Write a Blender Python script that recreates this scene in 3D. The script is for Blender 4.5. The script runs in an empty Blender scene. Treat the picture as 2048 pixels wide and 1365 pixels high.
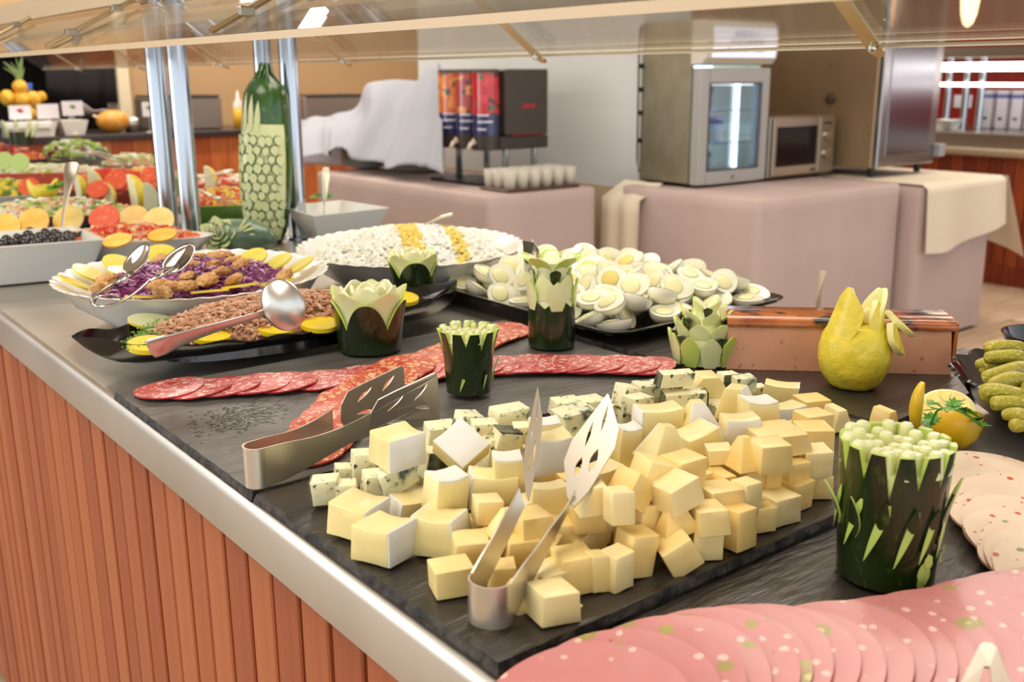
import bpy, math, random
from mathutils import Vector, Matrix, noise, geometry
PI = math.pi
sc = bpy.context.scene
C = sc.collection
# ---------------------------------------------------------------- camera
CX, CY, F = 1024.0, 682.5, 2031.0
RM = Matrix(((0.78578347, 0.16043374, -0.59733186), (-0.61848385, 0.19648381, -0.76083628), (-0.00469777, 0.96729268, 0.25361941)))
CAM = Vector((0, 0, 1.225))
cam = bpy.data.cameras.new('camera'); cam_o = bpy.data.objects.new('camera', cam); C.objects.link(cam_o)
cam_o.matrix_world = Matrix.Translation(CAM) @ RM.to_4x4()
cam.sensor_width = 36; cam.lens = F / 2048 * 36; cam.clip_start = 0.02
cam.dof.use_dof = True; cam.dof.focus_distance = 0.9; cam.dof.aperture_fstop = 9.0
sc.camera = cam_o
# ---------------------------------------------------------------- world, lamps, exposure
w = bpy.data.worlds.new('world'); sc.world = w; w.use_nodes = True
bg = w.node_tree.nodes['Background']; bg.inputs[0].default_value = (0.88, 0.94, 1.0, 1); bg.inputs[1].default_value = 1.2
def area(name, loc, sx, sy, power, col, rot=(0, 0, 0), spread=PI):
    l = bpy.data.lights.new(name, 'AREA'); l.shape = 'RECTANGLE'; l.size = sx; l.size_y = sy; l.energy = power; l.color = col; l.spread = spread
    o = bpy.data.objects.new(name, l); C.objects.link(o); o.location = loc; o.rotation_euler = rot
    return o
area('counter_lamp', (0.95, 1.3, 2.02), 0.16, 3.2, 42, (1.0, 0.90, 0.76))
area('counter_lamp', (0.95, 4.6, 2.02), 0.18, 2.8, 22, (1.0, 0.86, 0.68))
area('ceiling_lamp', (2.0, 1.6, 2.93), 1.6, 1.6, 34, (1.0, 0.92, 0.82))
area('ceiling_lamp', (2.4, 5.3, 2.93), 3.2, 0.22, 44, (1.0, 0.92, 0.82))
area('ceiling_lamp', (2.4, 6.5, 2.93), 3.2, 0.22, 44, (1.0, 0.92, 0.82))
area('left_fill_light', (-2.8, 4.6, 1.75), 3.4, 2.0, 66, (0.90, 0.95, 1.0), Vector((3.4, -3.0, -0.6)).to_track_quat('-Z', 'Z').to_euler())  # unseen area lamp added as daylight fill and for sheen on the slates
area('ceiling_lamp', (-0.6, 0.9, 2.93), 1.6, 1.6, 34, (1.0, 0.93, 0.83))
area('ceiling_lamp', (6.4, 2.2, 2.93), 2.0, 2.0, 70, (1.0, 0.86, 0.72))
sc.view_settings.view_transform = 'Standard'; sc.view_settings.look = 'None'; sc.view_settings.gamma = 1
sc.view_settings.use_curve_mapping = False; sc.view_settings.exposure = 0.34
sc.cycles.use_denoising = True
sc.cycles.max_bounces = 8; sc.cycles.transparent_max_bounces = 12
sc.cycles.caustics_reflective = False; sc.cycles.caustics_refractive = False
# ---------------------------------------------------------------- pixel -> world helpers (measuring the photograph)
def ray(u, v): return RM @ Vector((u - CX, CY - v, -F))
def W(u, v, z):
    d = ray(u, v); return CAM + d * ((z - CAM.z) / d.z)
def Wx(u, v, x):
    d = ray(u, v); return CAM + d * (x / d.x)
def Wy(u, v, y):
    d = ray(u, v); return CAM + d * (y / d.y)
RIGHT = Vector((0.786, -0.618, 0)); FWD = Vector((0.617, 0.787, 0)); VIEW = math.atan2(-0.618, 0.786)
# ---------------------------------------------------------------- materials
def srgb(c):
    return tuple((x / 12.92 if x <= 0.04045 else ((x + 0.055) / 1.055) ** 2.4) for x in c)
def col(r, g, b): return srgb((r / 255, g / 255, b / 255)) + (1,)
def mat(name, base, rough=0.5, metal=0.0, spec=0.5, coat=0.0, sss=0.0, sssr=(0.01, 0.006, 0.004), var=None, bump=None, emit=None, trans=0.0, ior=1.45, alpha=1.0, stretch=None, aniso=0):
    """var: (scale, colour2, lo, hi[, detail]) ; bump: (scale, strength[, distance])"""
    m = bpy.data.materials.new(name); m.use_nodes = True; N = m.node_tree.nodes; L = m.node_tree.links
    b = N['Principled BSDF']; b.inputs['Base Color'].default_value = base; b.inputs['Roughness'].default_value = rough
    b.inputs['Metallic'].default_value = metal; b.inputs['Specular IOR Level'].default_value = spec; b.inputs['IOR'].default_value = ior
    b.inputs['Coat Weight'].default_value = coat; b.inputs['Coat Roughness'].default_value = 0.12
    b.inputs['Transmission Weight'].default_value = trans; b.inputs['Alpha'].default_value = alpha
    if sss: b.inputs['Subsurface Weight'].default_value = sss; b.inputs['Subsurface Radius'].default_value = (1, 0.6, 0.35); b.inputs['Subsurface Scale'].default_value = sssr[0]
    if emit: b.inputs['Emission Color'].default_value = emit[0]; b.inputs['Emission Strength'].default_value = emit[1]
    tc = N.new('ShaderNodeTexCoord'); mp = N.new('ShaderNodeMapping'); L.new(tc.outputs['Object'], mp.inputs[0])
    if stretch: mp.inputs['Scale'].default_value = stretch
    def layer(v, prev):
        n = N.new('ShaderNodeTexNoise'); n.inputs['Scale'].default_value = v[0]; n.inputs['Detail'].default_value = v[4] if len(v) > 4 else 3
        L.new(mp.outputs[0], n.inputs['Vector'])
        r = N.new('ShaderNodeMapRange'); r.inputs[1].default_value = v[2]; r.inputs[2].default_value = v[3]; L.new(n.outputs[0], r.inputs[0])
        x = N.new('ShaderNodeMix'); x.data_type = 'RGBA'; L.new(r.outputs[0], x.inputs[0]); x.inputs[7].default_value = v[1]
        if prev is None: x.inputs[6].default_value = base
        else: L.new(prev, x.inputs[6])
        return x.outputs[2]
    if var:
        prev = None
        for v in (var if isinstance(var, list) else [var]): prev = layer(v, prev)
        L.new(prev, b.inputs['Base Color'])
    if bump:
        n = N.new('ShaderNodeTexNoise'); n.inputs['Scale'].default_value = bump[0]; n.inputs['Detail'].default_value = 4; L.new(mp.outputs[0], n.inputs['Vector'])
        bp = N.new('ShaderNodeBump'); bp.inputs['Strength'].default_value = bump[1]; bp.inputs['Distance'].default_value = bump[2] if len(bump) > 2 else 0.001
        L.new(n.outputs[0], bp.inputs['Height']); L.new(bp.outputs[0], b.inputs['Normal'])
    return m
def spot_mat(name, base, spots, rough=0.5, bump=None, sss=0.0, coat=0.0, var=None):
    """base with Voronoi spots: spots = [(scale, colour, radius, share, ring)] (share = how many cells carry a spot)"""
    m = mat(name, base, rough, sss=sss, coat=coat, bump=bump, var=var); N = m.node_tree.nodes; L = m.node_tree.links; b = N['Principled BSDF']
    tc = N.new('ShaderNodeTexCoord'); ns = N.new('ShaderNodeTexNoise'); ns.inputs['Scale'].default_value = 60; L.new(tc.outputs['Object'], ns.inputs['Vector'])
    oi = N.new('ShaderNodeObjectInfo')
    sub = N.new('ShaderNodeVectorMath'); sub.operation = 'SCALE'; sub.inputs['Scale'].default_value = 0.006; L.new(ns.outputs['Color'], sub.inputs[0])
    ad = N.new('ShaderNodeVectorMath'); ad.operation = 'ADD'; L.new(tc.outputs['Object'], ad.inputs[0]); L.new(sub.outputs[0], ad.inputs[1])
    rv = N.new('ShaderNodeVectorMath'); rv.operation = 'SCALE'; rv.inputs[0].default_value = (3.1, 7.7, 5.3); L.new(oi.outputs['Random'], rv.inputs['Scale'])
    ad2 = N.new('ShaderNodeVectorMath'); ad2.operation = 'ADD'; L.new(ad.outputs[0], ad2.inputs[0]); L.new(rv.outputs[0], ad2.inputs[1])
    prev = b.inputs['Base Color'].links[0].from_socket if b.inputs['Base Color'].links else None
    for scale, c2, rad, share, ring in spots:
        v = N.new('ShaderNodeTexVoronoi'); v.inputs['Scale'].default_value = scale; L.new(ad2.outputs[0], v.inputs['Vector'])
        sp = N.new('ShaderNodeSeparateColor'); L.new(v.outputs['Color'], sp.inputs[0])
        a = N.new('ShaderNodeMapRange'); a.inputs[1].default_value = rad; a.inputs[2].default_value = rad * 0.75; L.new(v.outputs['Distance'], a.inputs[0])
        out = a.outputs[0]
        if ring:
            a2 = N.new('ShaderNodeMapRange'); a2.inputs[1].default_value = rad * ring * 0.8; a2.inputs[2].default_value = rad * ring; L.new(v.outputs['Distance'], a2.inputs[0])
            mu = N.new('ShaderNodeMath'); mu.operation = 'MULTIPLY'; L.new(a.outputs[0], mu.inputs[0]); L.new(a2.outputs[0], mu.inputs[1]); out = mu.outputs[0]
        lt = N.new('ShaderNodeMath'); lt.operation = 'LESS_THAN'; lt.inputs[1].default_value = share; L.new(sp.outputs[0], lt.inputs[0])
        mm = N.new('ShaderNodeMath'); mm.operation = 'MULTIPLY'; L.new(out, mm.inputs[0]); L.new(lt.outputs[0], mm.inputs[1])
        x = N.new('ShaderNodeMix'); x.data_type = 'RGBA'; L.new(mm.outputs[0], x.inputs[0]); x.inputs[7].default_value = c2
        if prev is None: x.inputs[6].default_value = base
        else: L.new(prev, x.inputs[6])
        prev = x.outputs[2]
    L.new(prev, b.inputs['Base Color'])
    return m
def glass_mat(name, tint=(0.97, 0.98, 0.97), refl=1.0):
    m = bpy.data.materials.new(name); m.use_nodes = True; N = m.node_tree.nodes; L = m.node_tree.links; N.clear()
    o = N.new('ShaderNodeOutputMaterial'); t = N.new('ShaderNodeBsdfTransparent'); t.inputs[0].default_value = tint + (1,)
    g = N.new('ShaderNodeBsdfGlossy'); g.inputs['Roughness'].default_value = 0.01
    fr = N.new('ShaderNodeFresnel'); fr.inputs[0].default_value = 1.5
    mu = N.new('ShaderNodeMath'); mu.operation = 'MULTIPLY'; mu.inputs[1].default_value = refl; L.new(fr.outputs[0], mu.inputs[0])
    x = N.new('ShaderNodeMixShader'); L.new(mu.outputs[0], x.inputs[0]); L.new(t.outputs[0], x.inputs[1]); L.new(g.outputs[0], x.inputs[2]); L.new(x.outputs[0], o.inputs[0])
    return m
# ---------------------------------------------------------------- objects
def tag(o, label=None, cat=None, group=None, kind=None):
    if label: o['label'] = label
    if cat: o['category'] = cat
    if group: o['group'] = group
    if kind: o['kind'] = kind
    return o
def thing(name, label, cat, loc=(0, 0, 0), rotz=0.0, group=None, kind=None, rot=None):
    o = bpy.data.objects.new(name, None); C.objects.link(o); o.location = loc; o.rotation_euler = rot or (0, 0, rotz); o.empty_display_size = 0.01
    return tag(o, label, cat, group, kind)
class G:
    """mesh gatherer: several shapes joined into ONE mesh"""
    def __init__(s): s.v = []; s.f = []; s.m = []; s.M = None
    def put(s, verts, faces, mi=0):
        b = len(s.v)
        s.v += [tuple(s.M @ Vector(p)) if s.M else tuple(p) for p in verts]
        s.f += [tuple(i + b for i in f) for f in faces]
        s.m += [mi] * len(faces) if isinstance(mi, int) else list(mi)
        return s
    def box(s, x0, x1, y0, y1, z0, z1, mi=0):
        return s.put([(x, y, z) for x in (x0, x1) for y in (y0, y1) for z in (z0, z1)],
                     [(0, 1, 3, 2), (4, 6, 7, 5), (0, 4, 5, 1), (2, 3, 7, 6), (0, 2, 6, 4), (1, 5, 7, 3)], mi)
    def bbox(s, x0, x1, y0, y1, z0, z1, r=0.003, mi=0):
        """box with bevelled edges (r)"""
        n = 0
        X, Y, Z = (x0, x1), (y0, y1), (z0, z1); P = {}
        vs = []; 
        for i in (0, 1):
            for j in (0, 1):
                for k in (0, 1):
                    sx, sy, sz = (1 if i == 0 else -1), (1 if j == 0 else -1), (1 if k == 0 else -1)
                    p = (X[i], Y[j], Z[k])
                    for a in range(3):
                        q = [p[0] + sx * r, p[1] + sy * r, p[2] + sz * r]; q[a] = p[a]
                        P[(i, j, k, a)] = len(vs); vs.append(tuple(q))
        F_ = []
        for i in (0, 1): F_.append((P[i, 0, 0, 0], P[i, 1, 0, 0], P[i, 1, 1, 0], P[i, 0, 1, 0]) if i else (P[i, 0, 0, 0], P[i, 0, 1, 0], P[i, 1, 1, 0], P[i, 1, 0, 0]))
        for j in (0, 1): F_.append((P[0, j, 0, 1], P[0, j, 1, 1], P[1, j, 1, 1], P[1, j, 0, 1]) if j else (P[0, j, 0, 1], P[1, j, 0, 1], P[1, j, 1, 1], P[0, j, 1, 1]))
        for k in (0, 1): F_.append((P[0, 0, k, 2], P[1, 0, k, 2], P[1, 1, k, 2], P[0, 1, k, 2]) if k else (P[0, 0, k, 2], P[0, 1, k, 2], P[1, 1, k, 2], P[1, 0, k, 2]))
        def q(a, b, c, d): F_.append((a, b, c, d))
        for i in (0, 1):
            for j in (0, 1): q(P[i, j, 0, 0], P[i, j, 1, 0], P[i, j, 1, 1], P[i, j, 0, 1])
            for k in (0, 1): q(P[i, 0, k, 0], P[i, 1, k, 0], P[i, 1, k, 2], P[i, 0, k, 2])
        for j in (0, 1):
            for k in (0, 1): q(P[0, j, k, 1], P[1, j, k, 1], P[1, j, k, 2], P[0, j, k, 2])
        for i in (0, 1):
            for j in (0, 1):
                for k in (0, 1): F_.append((P[i, j, k, 0], P[i, j, k, 1], P[i, j, k, 2]))
        return s.put(vs, F_, mi)
    def grid(s, fn, nu, nv, mi=0, closeu=False):
        vs = [fn(i / (nu if closeu else nu - 1), j / (nv - 1)) for i in range(nu) for j in range(nv)]
        fs = []
        for i in range(nu if closeu else nu - 1):
            for j in range(nv - 1):
                a = i * nv + j; b = ((i + 1) % nu) * nv + j
                fs.append((a, b, b + 1, a + 1))
        return s.put(vs, fs, mi)
    def lathe(s, prof, n=32, mi=0, cx=0, cy=0, sx=1, sy=1, fn=None, cap0=False, cap1=False):
        """prof: [(r, z)] ; fn(theta, r, z) -> (r, z)"""
        vs = []; fs = []; m = len(prof)
        for i in range(n):
            a = 2 * PI * i / n
            for r, z in prof:
                if fn: r, z = fn(a, r, z)
                vs.append((cx + r * math.cos(a) * sx, cy + r * math.sin(a) * sy, z))
        for i in range(n):
            for j in range(m - 1):
                a = i * m + j; b = ((i + 1) % n) * m + j; fs.append((a, b, b + 1, a + 1))
        if cap0: fs.append(tuple(i * m for i in range(n))[::-1])
        if cap1: fs.append(tuple(i * m + m - 1 for i in range(n)))
        return s.put(vs, fs, mi)
    def tube(s, pts, rad, n=10, mi=0, closed=False, flat=1.0, up=(0, 0, 1)):
        pts = [Vector(p) for p in pts]; k = len(pts); vs = []; fs = []
        rad = rad if isinstance(rad, (list, tuple)) else [rad] * k
        up = Vector(up)
        for i, p in enumerate(pts):
            t = (pts[(i + 1) % k] - pts[i - 1]) if closed else (pts[min(i + 1, k - 1)] - pts[max(i - 1, 0)])
            t.normalize()
            a = t.cross(up)
            if a.length < 0.15: a = t.cross(Vector((0, 1, 0)))
            a.normalize(); b = a.cross(t)
            for j in range(n):
                th = 2 * PI * j / n; vs.append(tuple(p + (a * math.cos(th) + b * math.sin(th) * flat) * rad[i]))
        for i in range(k if closed else k - 1):
            for j in range(n):
                i2 = (i + 1) % k; fs.append((i * n + j, i2 * n + j, i2 * n + (j + 1) % n, i * n + (j + 1) % n))
        if not closed: fs.append(tuple(range(n))[::-1]); fs.append(tuple((k - 1) * n + j for j in range(n)))
        return s.put(vs, fs, mi)
    def prism(s, poly, z0, z1, mi=0):
        n = len(poly)
        vs = [(x, y, z0) for x, y in poly] + [(x, y, z1) for x, y in poly]
        fs = [tuple(range(n))[::-1], tuple(range(n, 2 * n))] + [(i, (i + 1) % n, n + (i + 1) % n, n + i) for i in range(n)]
        return s.put(vs, fs, mi)
    def sheet(s, outer, holes, fn, th, mi=0):
        """flat outline with holes, mapped to space by fn(a, b) -> (point, normal), thickness th"""
        polys = [outer] + holes; flat = [p for q in polys for p in q]
        tris = geometry.tessellate_polygon([[Vector((a, b, 0)) for a, b in q] for q in polys])
        top = []; bot = []
        for a, b in flat:
            p, n = fn(a, b); p = Vector(p); n = Vector(n); top.append(tuple(p + n * th / 2)); bot.append(tuple(p - n * th / 2))
        N_ = len(flat); fs = [tuple(t) for t in tris] + [tuple(i + N_ for i in t[::-1]) for t in tris]; b = 0
        for q in polys:
            k = len(q)
            for i in range(k): fs.append((b + i, b + (i + 1) % k, N_ + b + (i + 1) % k, N_ + b + i))
            b += k
        return s.put(top + bot, fs, mi)
    def ball(s, c, r, n=12, m=8, mi=0, sc3=(1, 1, 1), fn=None):
        vs = []; fs = []
        for i in range(n):
            for j in range(m + 1):
                a = 2 * PI * i / n; b = PI * j / m; k = fn(a, b) if fn else 1
                vs.append((c[0] + r * k * sc3[0] * math.sin(b) * math.cos(a), c[1] + r * k * sc3[1] * math.sin(b) * math.sin(a), c[2] - r * k * sc3[2] * math.cos(b)))
        for i in range(n):
            for j in range(m):
                a = i * (m + 1) + j; b = ((i + 1) % n) * (m + 1) + j
                fs.append((a, b, b + 1, a + 1))
        return s.put(vs, fs, mi)
    def mesh(s, name, mats, smooth=False):
        me = bpy.data.meshes.new(name); me.from_pydata(s.v, [], s.f)
        for m in (mats if isinstance(mats, (list, tuple)) else [mats]): me.materials.append(m)
        me.polygons.foreach_set('material_index', s.m)
        me.validate()
        import bmesh
        b = bmesh.new(); b.from_mesh(me); bmesh.ops.remove_doubles(b, verts=b.verts, dist=1e-6); bmesh.ops.recalc_face_normals(b, faces=b.faces); b.to_mesh(me); b.free()
        if smooth is True: me.polygons.foreach_set('use_smooth', [True] * len(me.polygons))
        elif smooth:
            me.polygons.foreach_set('use_smooth', [True] * len(me.polygons)); me.set_sharp_from_angle(angle=math.radians(smooth))
        me.update(); return me
    def obj(s, name, mats, parent=None, smooth=False, loc=None, rot=None):
        return link(name, s.mesh(name, mats, smooth), parent, loc, rot)
def link(name, me, parent=None, loc=None, rot=None):
    o = bpy.data.objects.new(name, me); C.objects.link(o)
    if parent: o.parent = parent
    if loc: o.location = loc
    if rot: o.rotation_euler = rot
    return o
def struct(g, name, m, smooth=False, kind='structure'):
    o = g.obj(name, m, None, smooth); o['kind'] = kind; return o
def catmull(P, n=8, closed=False):
    P = [Vector(p) for p in P]; out = []; k = len(P)
    for i in range(k if closed else k - 1):
        a = P[(i - 1) % k] if closed or i > 0 else P[i]; b = P[i]; c = P[(i + 1) % k]; d = P[(i + 2) % k] if closed or i + 2 < k else P[(i + 1) % k]
        for j in range(n):
            t = j / n
            out.append(0.5 * ((2 * b) + (c - a) * t + (2 * a - 5 * b + 4 * c - d) * t * t + (3 * b - a - 3 * c + d) * t ** 3))
    if not closed: out.append(P[-1])
    return out
def dup(root, loc=None, rot=None, label=None, group=None):
    r = root.copy(); C.objects.link(r)
    if loc is not None: r.location = loc
    if rot is not None: r.rotation_euler = rot
    if label: r['label'] = label
    if group: r['group'] = group
    for ch in list(root.children):
        c = ch.copy(); C.objects.link(c); c.parent = r
        for g in ch.children:
            d = g.copy(); C.objects.link(d); d.parent = c
    return r
def letters(txt, size, parent, name, m, loc, rot, ext=0.0004, align='CENTER'):
    cu = bpy.data.curves.new(name, 'FONT'); cu.body = txt; cu.size = size; cu.extrude = ext; cu.align_x = align; cu.align_y = 'CENTER'
    t = bpy.data.objects.new(name, cu); C.objects.link(t)
    bpy.context.view_layer.update()
    me = bpy.data.meshes.new_from_object(t.evaluated_get(bpy.context.evaluated_depsgraph_get())); bpy.data.objects.remove(t)
    me.materials.clear(); me.materials.append(m)
    return link(name, me, parent, loc, rot)
def rnd(a, b): return random.uniform(a, b)
random.seed(7)
ORD = ['first', 'second', 'third', 'fourth', 'fifth', 'sixth', 'seventh', 'eighth', 'ninth', 'tenth', 'eleventh', 'twelfth', 'thirteenth', 'fourteenth', 'fifteenth', 'sixteenth', 'seventeenth', 'eighteenth', 'nineteenth', 'twentieth', 'twenty-first', 'twenty-second', 'twenty-third', 'twenty-fourth', 'twenty-fifth', 'twenty-sixth', 'twenty-seventh', 'twenty-eighth', 'twenty-ninth', 'thirtieth', 'thirty-first', 'thirty-second', 'thirty-third']
# ================================================================ materials shared
M_steel = mat('brushed_steel', col(176, 172, 164), 0.28, 1.0, bump=(180, 0.04), stretch=(1, 0.06, 1))
M_steel_top = mat('worn_steel_top', col(206, 200, 188), 0.36, 0.9, var=(5, col(190, 184, 172), 0.35, 0.75), bump=(60, 0.02))
M_chrome = mat('polished_steel', col(205, 203, 198), 0.10, 1.0)
M_pole = mat('satin_tube_steel', col(190, 196, 204), 0.16, 1.0, bump=(40, 0.02))
M_white = mat('white_paint', col(206, 208, 206), 0.7)
M_tan = mat('tan_wall_paint', col(196, 160, 118), 0.75, var=(2, col(186, 150, 108), 0.3, 0.7))
M_cream = mat('cream_paint', col(228, 212, 178), 0.7)
M_red = mat('red_wall_paint', col(158, 38, 32), 0.6)
M_black = mat('black_plastic', col(18, 17, 18), 0.4)
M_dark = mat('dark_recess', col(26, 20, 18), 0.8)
M_darkgrey = mat('dark_grey_casing', col(70, 62, 56), 0.45)
M_slat = [mat('reddish_slat_wood_%d' % i, c, 0.42, var=[(12, c2, 0.3, 0.8, 6)], bump=(70, 0.25, 0.0006), stretch=(4, 4, 0.15)) for i, (c, c2) in enumerate([
    (col(176, 98, 58), col(152, 78, 44)), (col(164, 86, 50), col(142, 70, 38)), (col(184, 106, 64), col(160, 86, 48))])]
M_slat_r = [mat('dark_red_slat_wood_%d' % i, c, 0.45, var=[(14, c2, 0.35, 0.7, 6)], stretch=(6, 6, 0.35)) for i, (c, c2) in enumerate([
    (col(150, 66, 30), col(110, 40, 18)), (col(134, 54, 24), col(100, 36, 16)), (col(164, 78, 36), col(124, 50, 22))])]
M_panel = [mat('orange_panel_wood_%d' % i, c, 0.45, var=[(10, c2, 0.35, 0.7, 5)], stretch=(5, 5, 0.4)) for i, (c, c2) in enumerate([
    (col(206, 118, 62), col(180, 92, 44)), (col(190, 98, 50), col(166, 80, 36)), (col(216, 134, 76), col(194, 108, 56))])]
M_floor = [mat('pale_floor_wood_%d' % i, c, 0.4, var=[(9, c2, 0.3, 0.75, 6)], stretch=(0.25, 4, 1)) for i, (c, c2) in enumerate([
    (col(206, 184, 158), col(176, 150, 124)), (col(198, 174, 146), col(166, 140, 112)), (col(214, 194, 170), col(186, 162, 136))])]
M_mauve = mat('mauve_tablecloth', col(196, 176, 170), 0.8, bump=(400, 0.1, 0.0004), var=(3, col(186, 166, 160), 0.3, 0.7))
M_ivory = mat('ivory_tablecloth', col(228, 216, 194), 0.7, bump=(400, 0.1, 0.0004))
M_linen = mat('white_linen', col(164, 167, 176), 0.85, bump=(300, 0.1, 0.0004))
M_ceramic = mat('white_ceramic', col(240, 238, 230), 0.16, coat=0.4)
M_emit = mat('white_light_tube', (1, 1, 1, 1), emit=((1, 0.97, 0.92, 1), 6))
M_gedge = mat('polished_glass_edge', col(228, 212, 180), 0.35)
M_gedge2 = mat('tan_profile_edge', col(206, 182, 146), 0.4)
M_glass = glass_mat('guard_glass', (0.965, 0.97, 0.955), 0.7)
# ================================================================ room
g = G().box(-6, 12, -3, 9, -0.05, -0.006); struct(g, 'floor', M_floor[1])
fl = bpy.data.objects['floor']
k = 0
for i in range(15):
    yy = 1.0 + i * 0.14
    off = -rnd(0, 1.1)
    for j in range(4):
        x0 = 4.4 + off + j * 1.2; x1 = min(x0 + 1.197, 9.0)
        if x0 < 4.0 or x0 > 7.6: continue
        o = G().box(x0, x1, yy, yy + 0.1375, -0.004, 0.0).obj('floor_plank', M_floor[(i * 3 + j * 2) % 3], fl)
struct(G().box(-6, 12, -3, 9, 3.0, 3.1), 'ceiling', mat('ceiling_paint', col(226, 214, 192), 0.8))
struct(G().box(2.34, 12, 7.2, 7.4, 0, 3.0).box(-6, 2.34, 7.2, 7.4, 1.39, 3.0), 'wall_back', M_tan)
struct(G().box(2.26, 2.335, 7.12, 7.4, 0, 3.0), 'trim_1', M_cream)
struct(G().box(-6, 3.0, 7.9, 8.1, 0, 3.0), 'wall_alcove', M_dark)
struct(G().box(3.32, 3.62, 3.285, 5.09, 0, 3.0), 'wall_pillar', M_white)
struct(G().box(9.2, 9.4, -3, 9, 0, 3.0), 'wall_right', M_red)
struct(G().box(3.316, 3.32, 3.285, 5.09, 0, 0.72), 'trim_2', mat('beige_corner_strip', col(190, 170, 140), 0.7))
# round pendant lamp, top right
t = thing('pendant_lamp', 'glowing warm pendant lamp hanging before the red wall', 'lamp', Wx(1938, 20, 4.6))
G().lathe([(0.004, -0.075), (0.022, -0.06), (0.034, -0.02), (0.042, 0.05), (0.045, 0.12)], 20, cap1=True).obj('lamp_shade', mat('glowing_lamp_shade', (1, 0.6, 0.3, 1), emit=((1.0, 0.62, 0.34, 1), 5)), t, True)
G().lathe([(0.028, 0.12), (0.02, 0.15), (0.004, 0.16), (0.004, 1.6)], 12).obj('lamp_cord', M_black, t, True)
# ================================================================ buffet counter
t = thing('buffet_counter', 'long buffet island with steel top and reddish vertical wood slats', 'counter', (0.303, 0, 0))
g = G()
X1 = 0.90; ZT = 0.891
prof = [(0.0, 0.841), (0.0, 0.880), (0.002, 0.887), (0.006, 0.8900), (0.010, 0.8908), (X1 - 0.010, 0.8908), (X1 - 0.006, 0.8900), (X1, 0.888), (X1, 0.841)]
Y0, Y1 = -0.35, 6.0
vs = [(x, y, z) for y in (Y0, Y1) for x, z in prof]; n = len(prof)
fs = [(i, i + 1, n + i + 1, n + i) for i in range(n - 1)] + [tuple(range(n)), tuple(range(n, 2 * n))[::-1], (0, n, 2 * n - 1, n - 1)]
g.put(vs, fs); g.obj('steel_top', M_steel_top, t, 40)
G().box(0.045, X1 - 0.03, Y0 + 0.03, Y1 - 0.03, 0.09, 0.841).obj('carcass', M_dark, t)
G().box(0.05, X1 - 0.05, Y0 + 0.05, Y1 - 0.05, 0.0, 0.09).obj('plinth', M_black, t)
sl = [G().bbox(-0.012, 0.018, -0.0222, 0.0222, 0.02, 0.841, 0.0015).mesh('slat', M_slat[i]) for i in range(3)]
for i in range(40):
    link('slat', sl[(i * 7 + i // 3) % 3], t, (0.026 + rnd(-0.001, 0.001), 0.20 + i * 0.0505, 0), (0, 0, rnd(-0.015, 0.015)))
# ================================================================ slate boards
def slate_mat(name, c1, c2, rough):
    m = mat(name, c1, rough, spec=0.7, var=[(8, c2, 0.35, 0.75, 5)], bump=(42, 0.9, 0.0016), stretch=(0.8, 4.5, 1)); return m
M_slate = slate_mat('dark_slate', col(58, 53, 48), col(42, 39, 36), 0.30)
M_slate2 = slate_mat('sheen_greyed_slate', col(108, 106, 102), col(80, 78, 74), 0.30)  # same slate, its colour lightened for the sheen of reflected light
M_slatee = mat('chipped_slate_edge', col(66, 60, 52), 0.6, var=(90, col(26, 24, 22), 0.4, 0.6), bump=(120, 1.0, 0.003))
def slate(label, x0, x1, y0, y1, z0, th, m, tilt=0.0, seed=1):
    t = thing('slate_board', label, 'slate board', ((x0 + x1) / 2, (y0 + y1) / 2, z0), rot=(tilt, 0, 0))
    w, d = (x1 - x0) / 2, (y1 - y0) / 2; r = random.Random(seed)
    nx, ny = int(w * 2 / 0.008), int(d * 2 / 0.008); ring = []
    for i in range(nx): ring.append((-w + 2 * w * i / nx, -d, 1))
    for i in range(ny): ring.append((w, -d + 2 * d * i / ny, 0))
    for i in range(nx): ring.append((w - 2 * w * i / nx, d, 1))
    for i in range(ny): ring.append((-w, d - 2 * d * i / ny, 0))
    lev = []
    for z, ins, jit in ((0.0, 0.001, 0.0008), (th * 0.35, 0.0, 0.0012), (th * 0.7, 0.0012, 0.0012), (th, 0.0022, 0.0012)):
        lev.append([(x - math.copysign(ins + r.uniform(0, jit), x) , y - math.copysign(ins + r.uniform(0, jit), y), z) for x, y, _ in ring])
    N_ = len(ring); vs = [p for l in lev for p in l]
    fs = [(a * N_ + i, a * N_ + (i + 1) % N_, (a + 1) * N_ + (i + 1) % N_, (a + 1) * N_ + i) for a in range(3) for i in range(N_)]
    mi = [1] * len(fs)
    fs += [tuple(range(N_))[::-1], tuple(range(3 * N_, 4 * N_))]; mi += [1, 0]
    G().put(vs, fs, mi).obj('board', [m, M_slatee], t, 30)
    return t
slate('sheen-greyed slate board with the salami slices and tuna platter, left of the cheese board', 0.303, 0.832, 0.728, 1.075, 0.891, 0.009, M_slate2, 0, 1)
slate('dark slate board lying under the cheese cubes', 0.304, 0.834, 0.402, 0.7265, 0.8936, 0.0085, M_slate, -0.013, 2)
slate('dark slate board in the near corner under the sliced cold meats', 0.31, 0.84, 0.09, 0.42, 0.891, 0.0045, M_slate, 0, 3)
slate('dark slate board under the block of pâté and the yellow carved lemon', 0.845, 1.175, 0.50, 1.03, 0.891, 0.009, M_slate, 0, 4)
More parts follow.
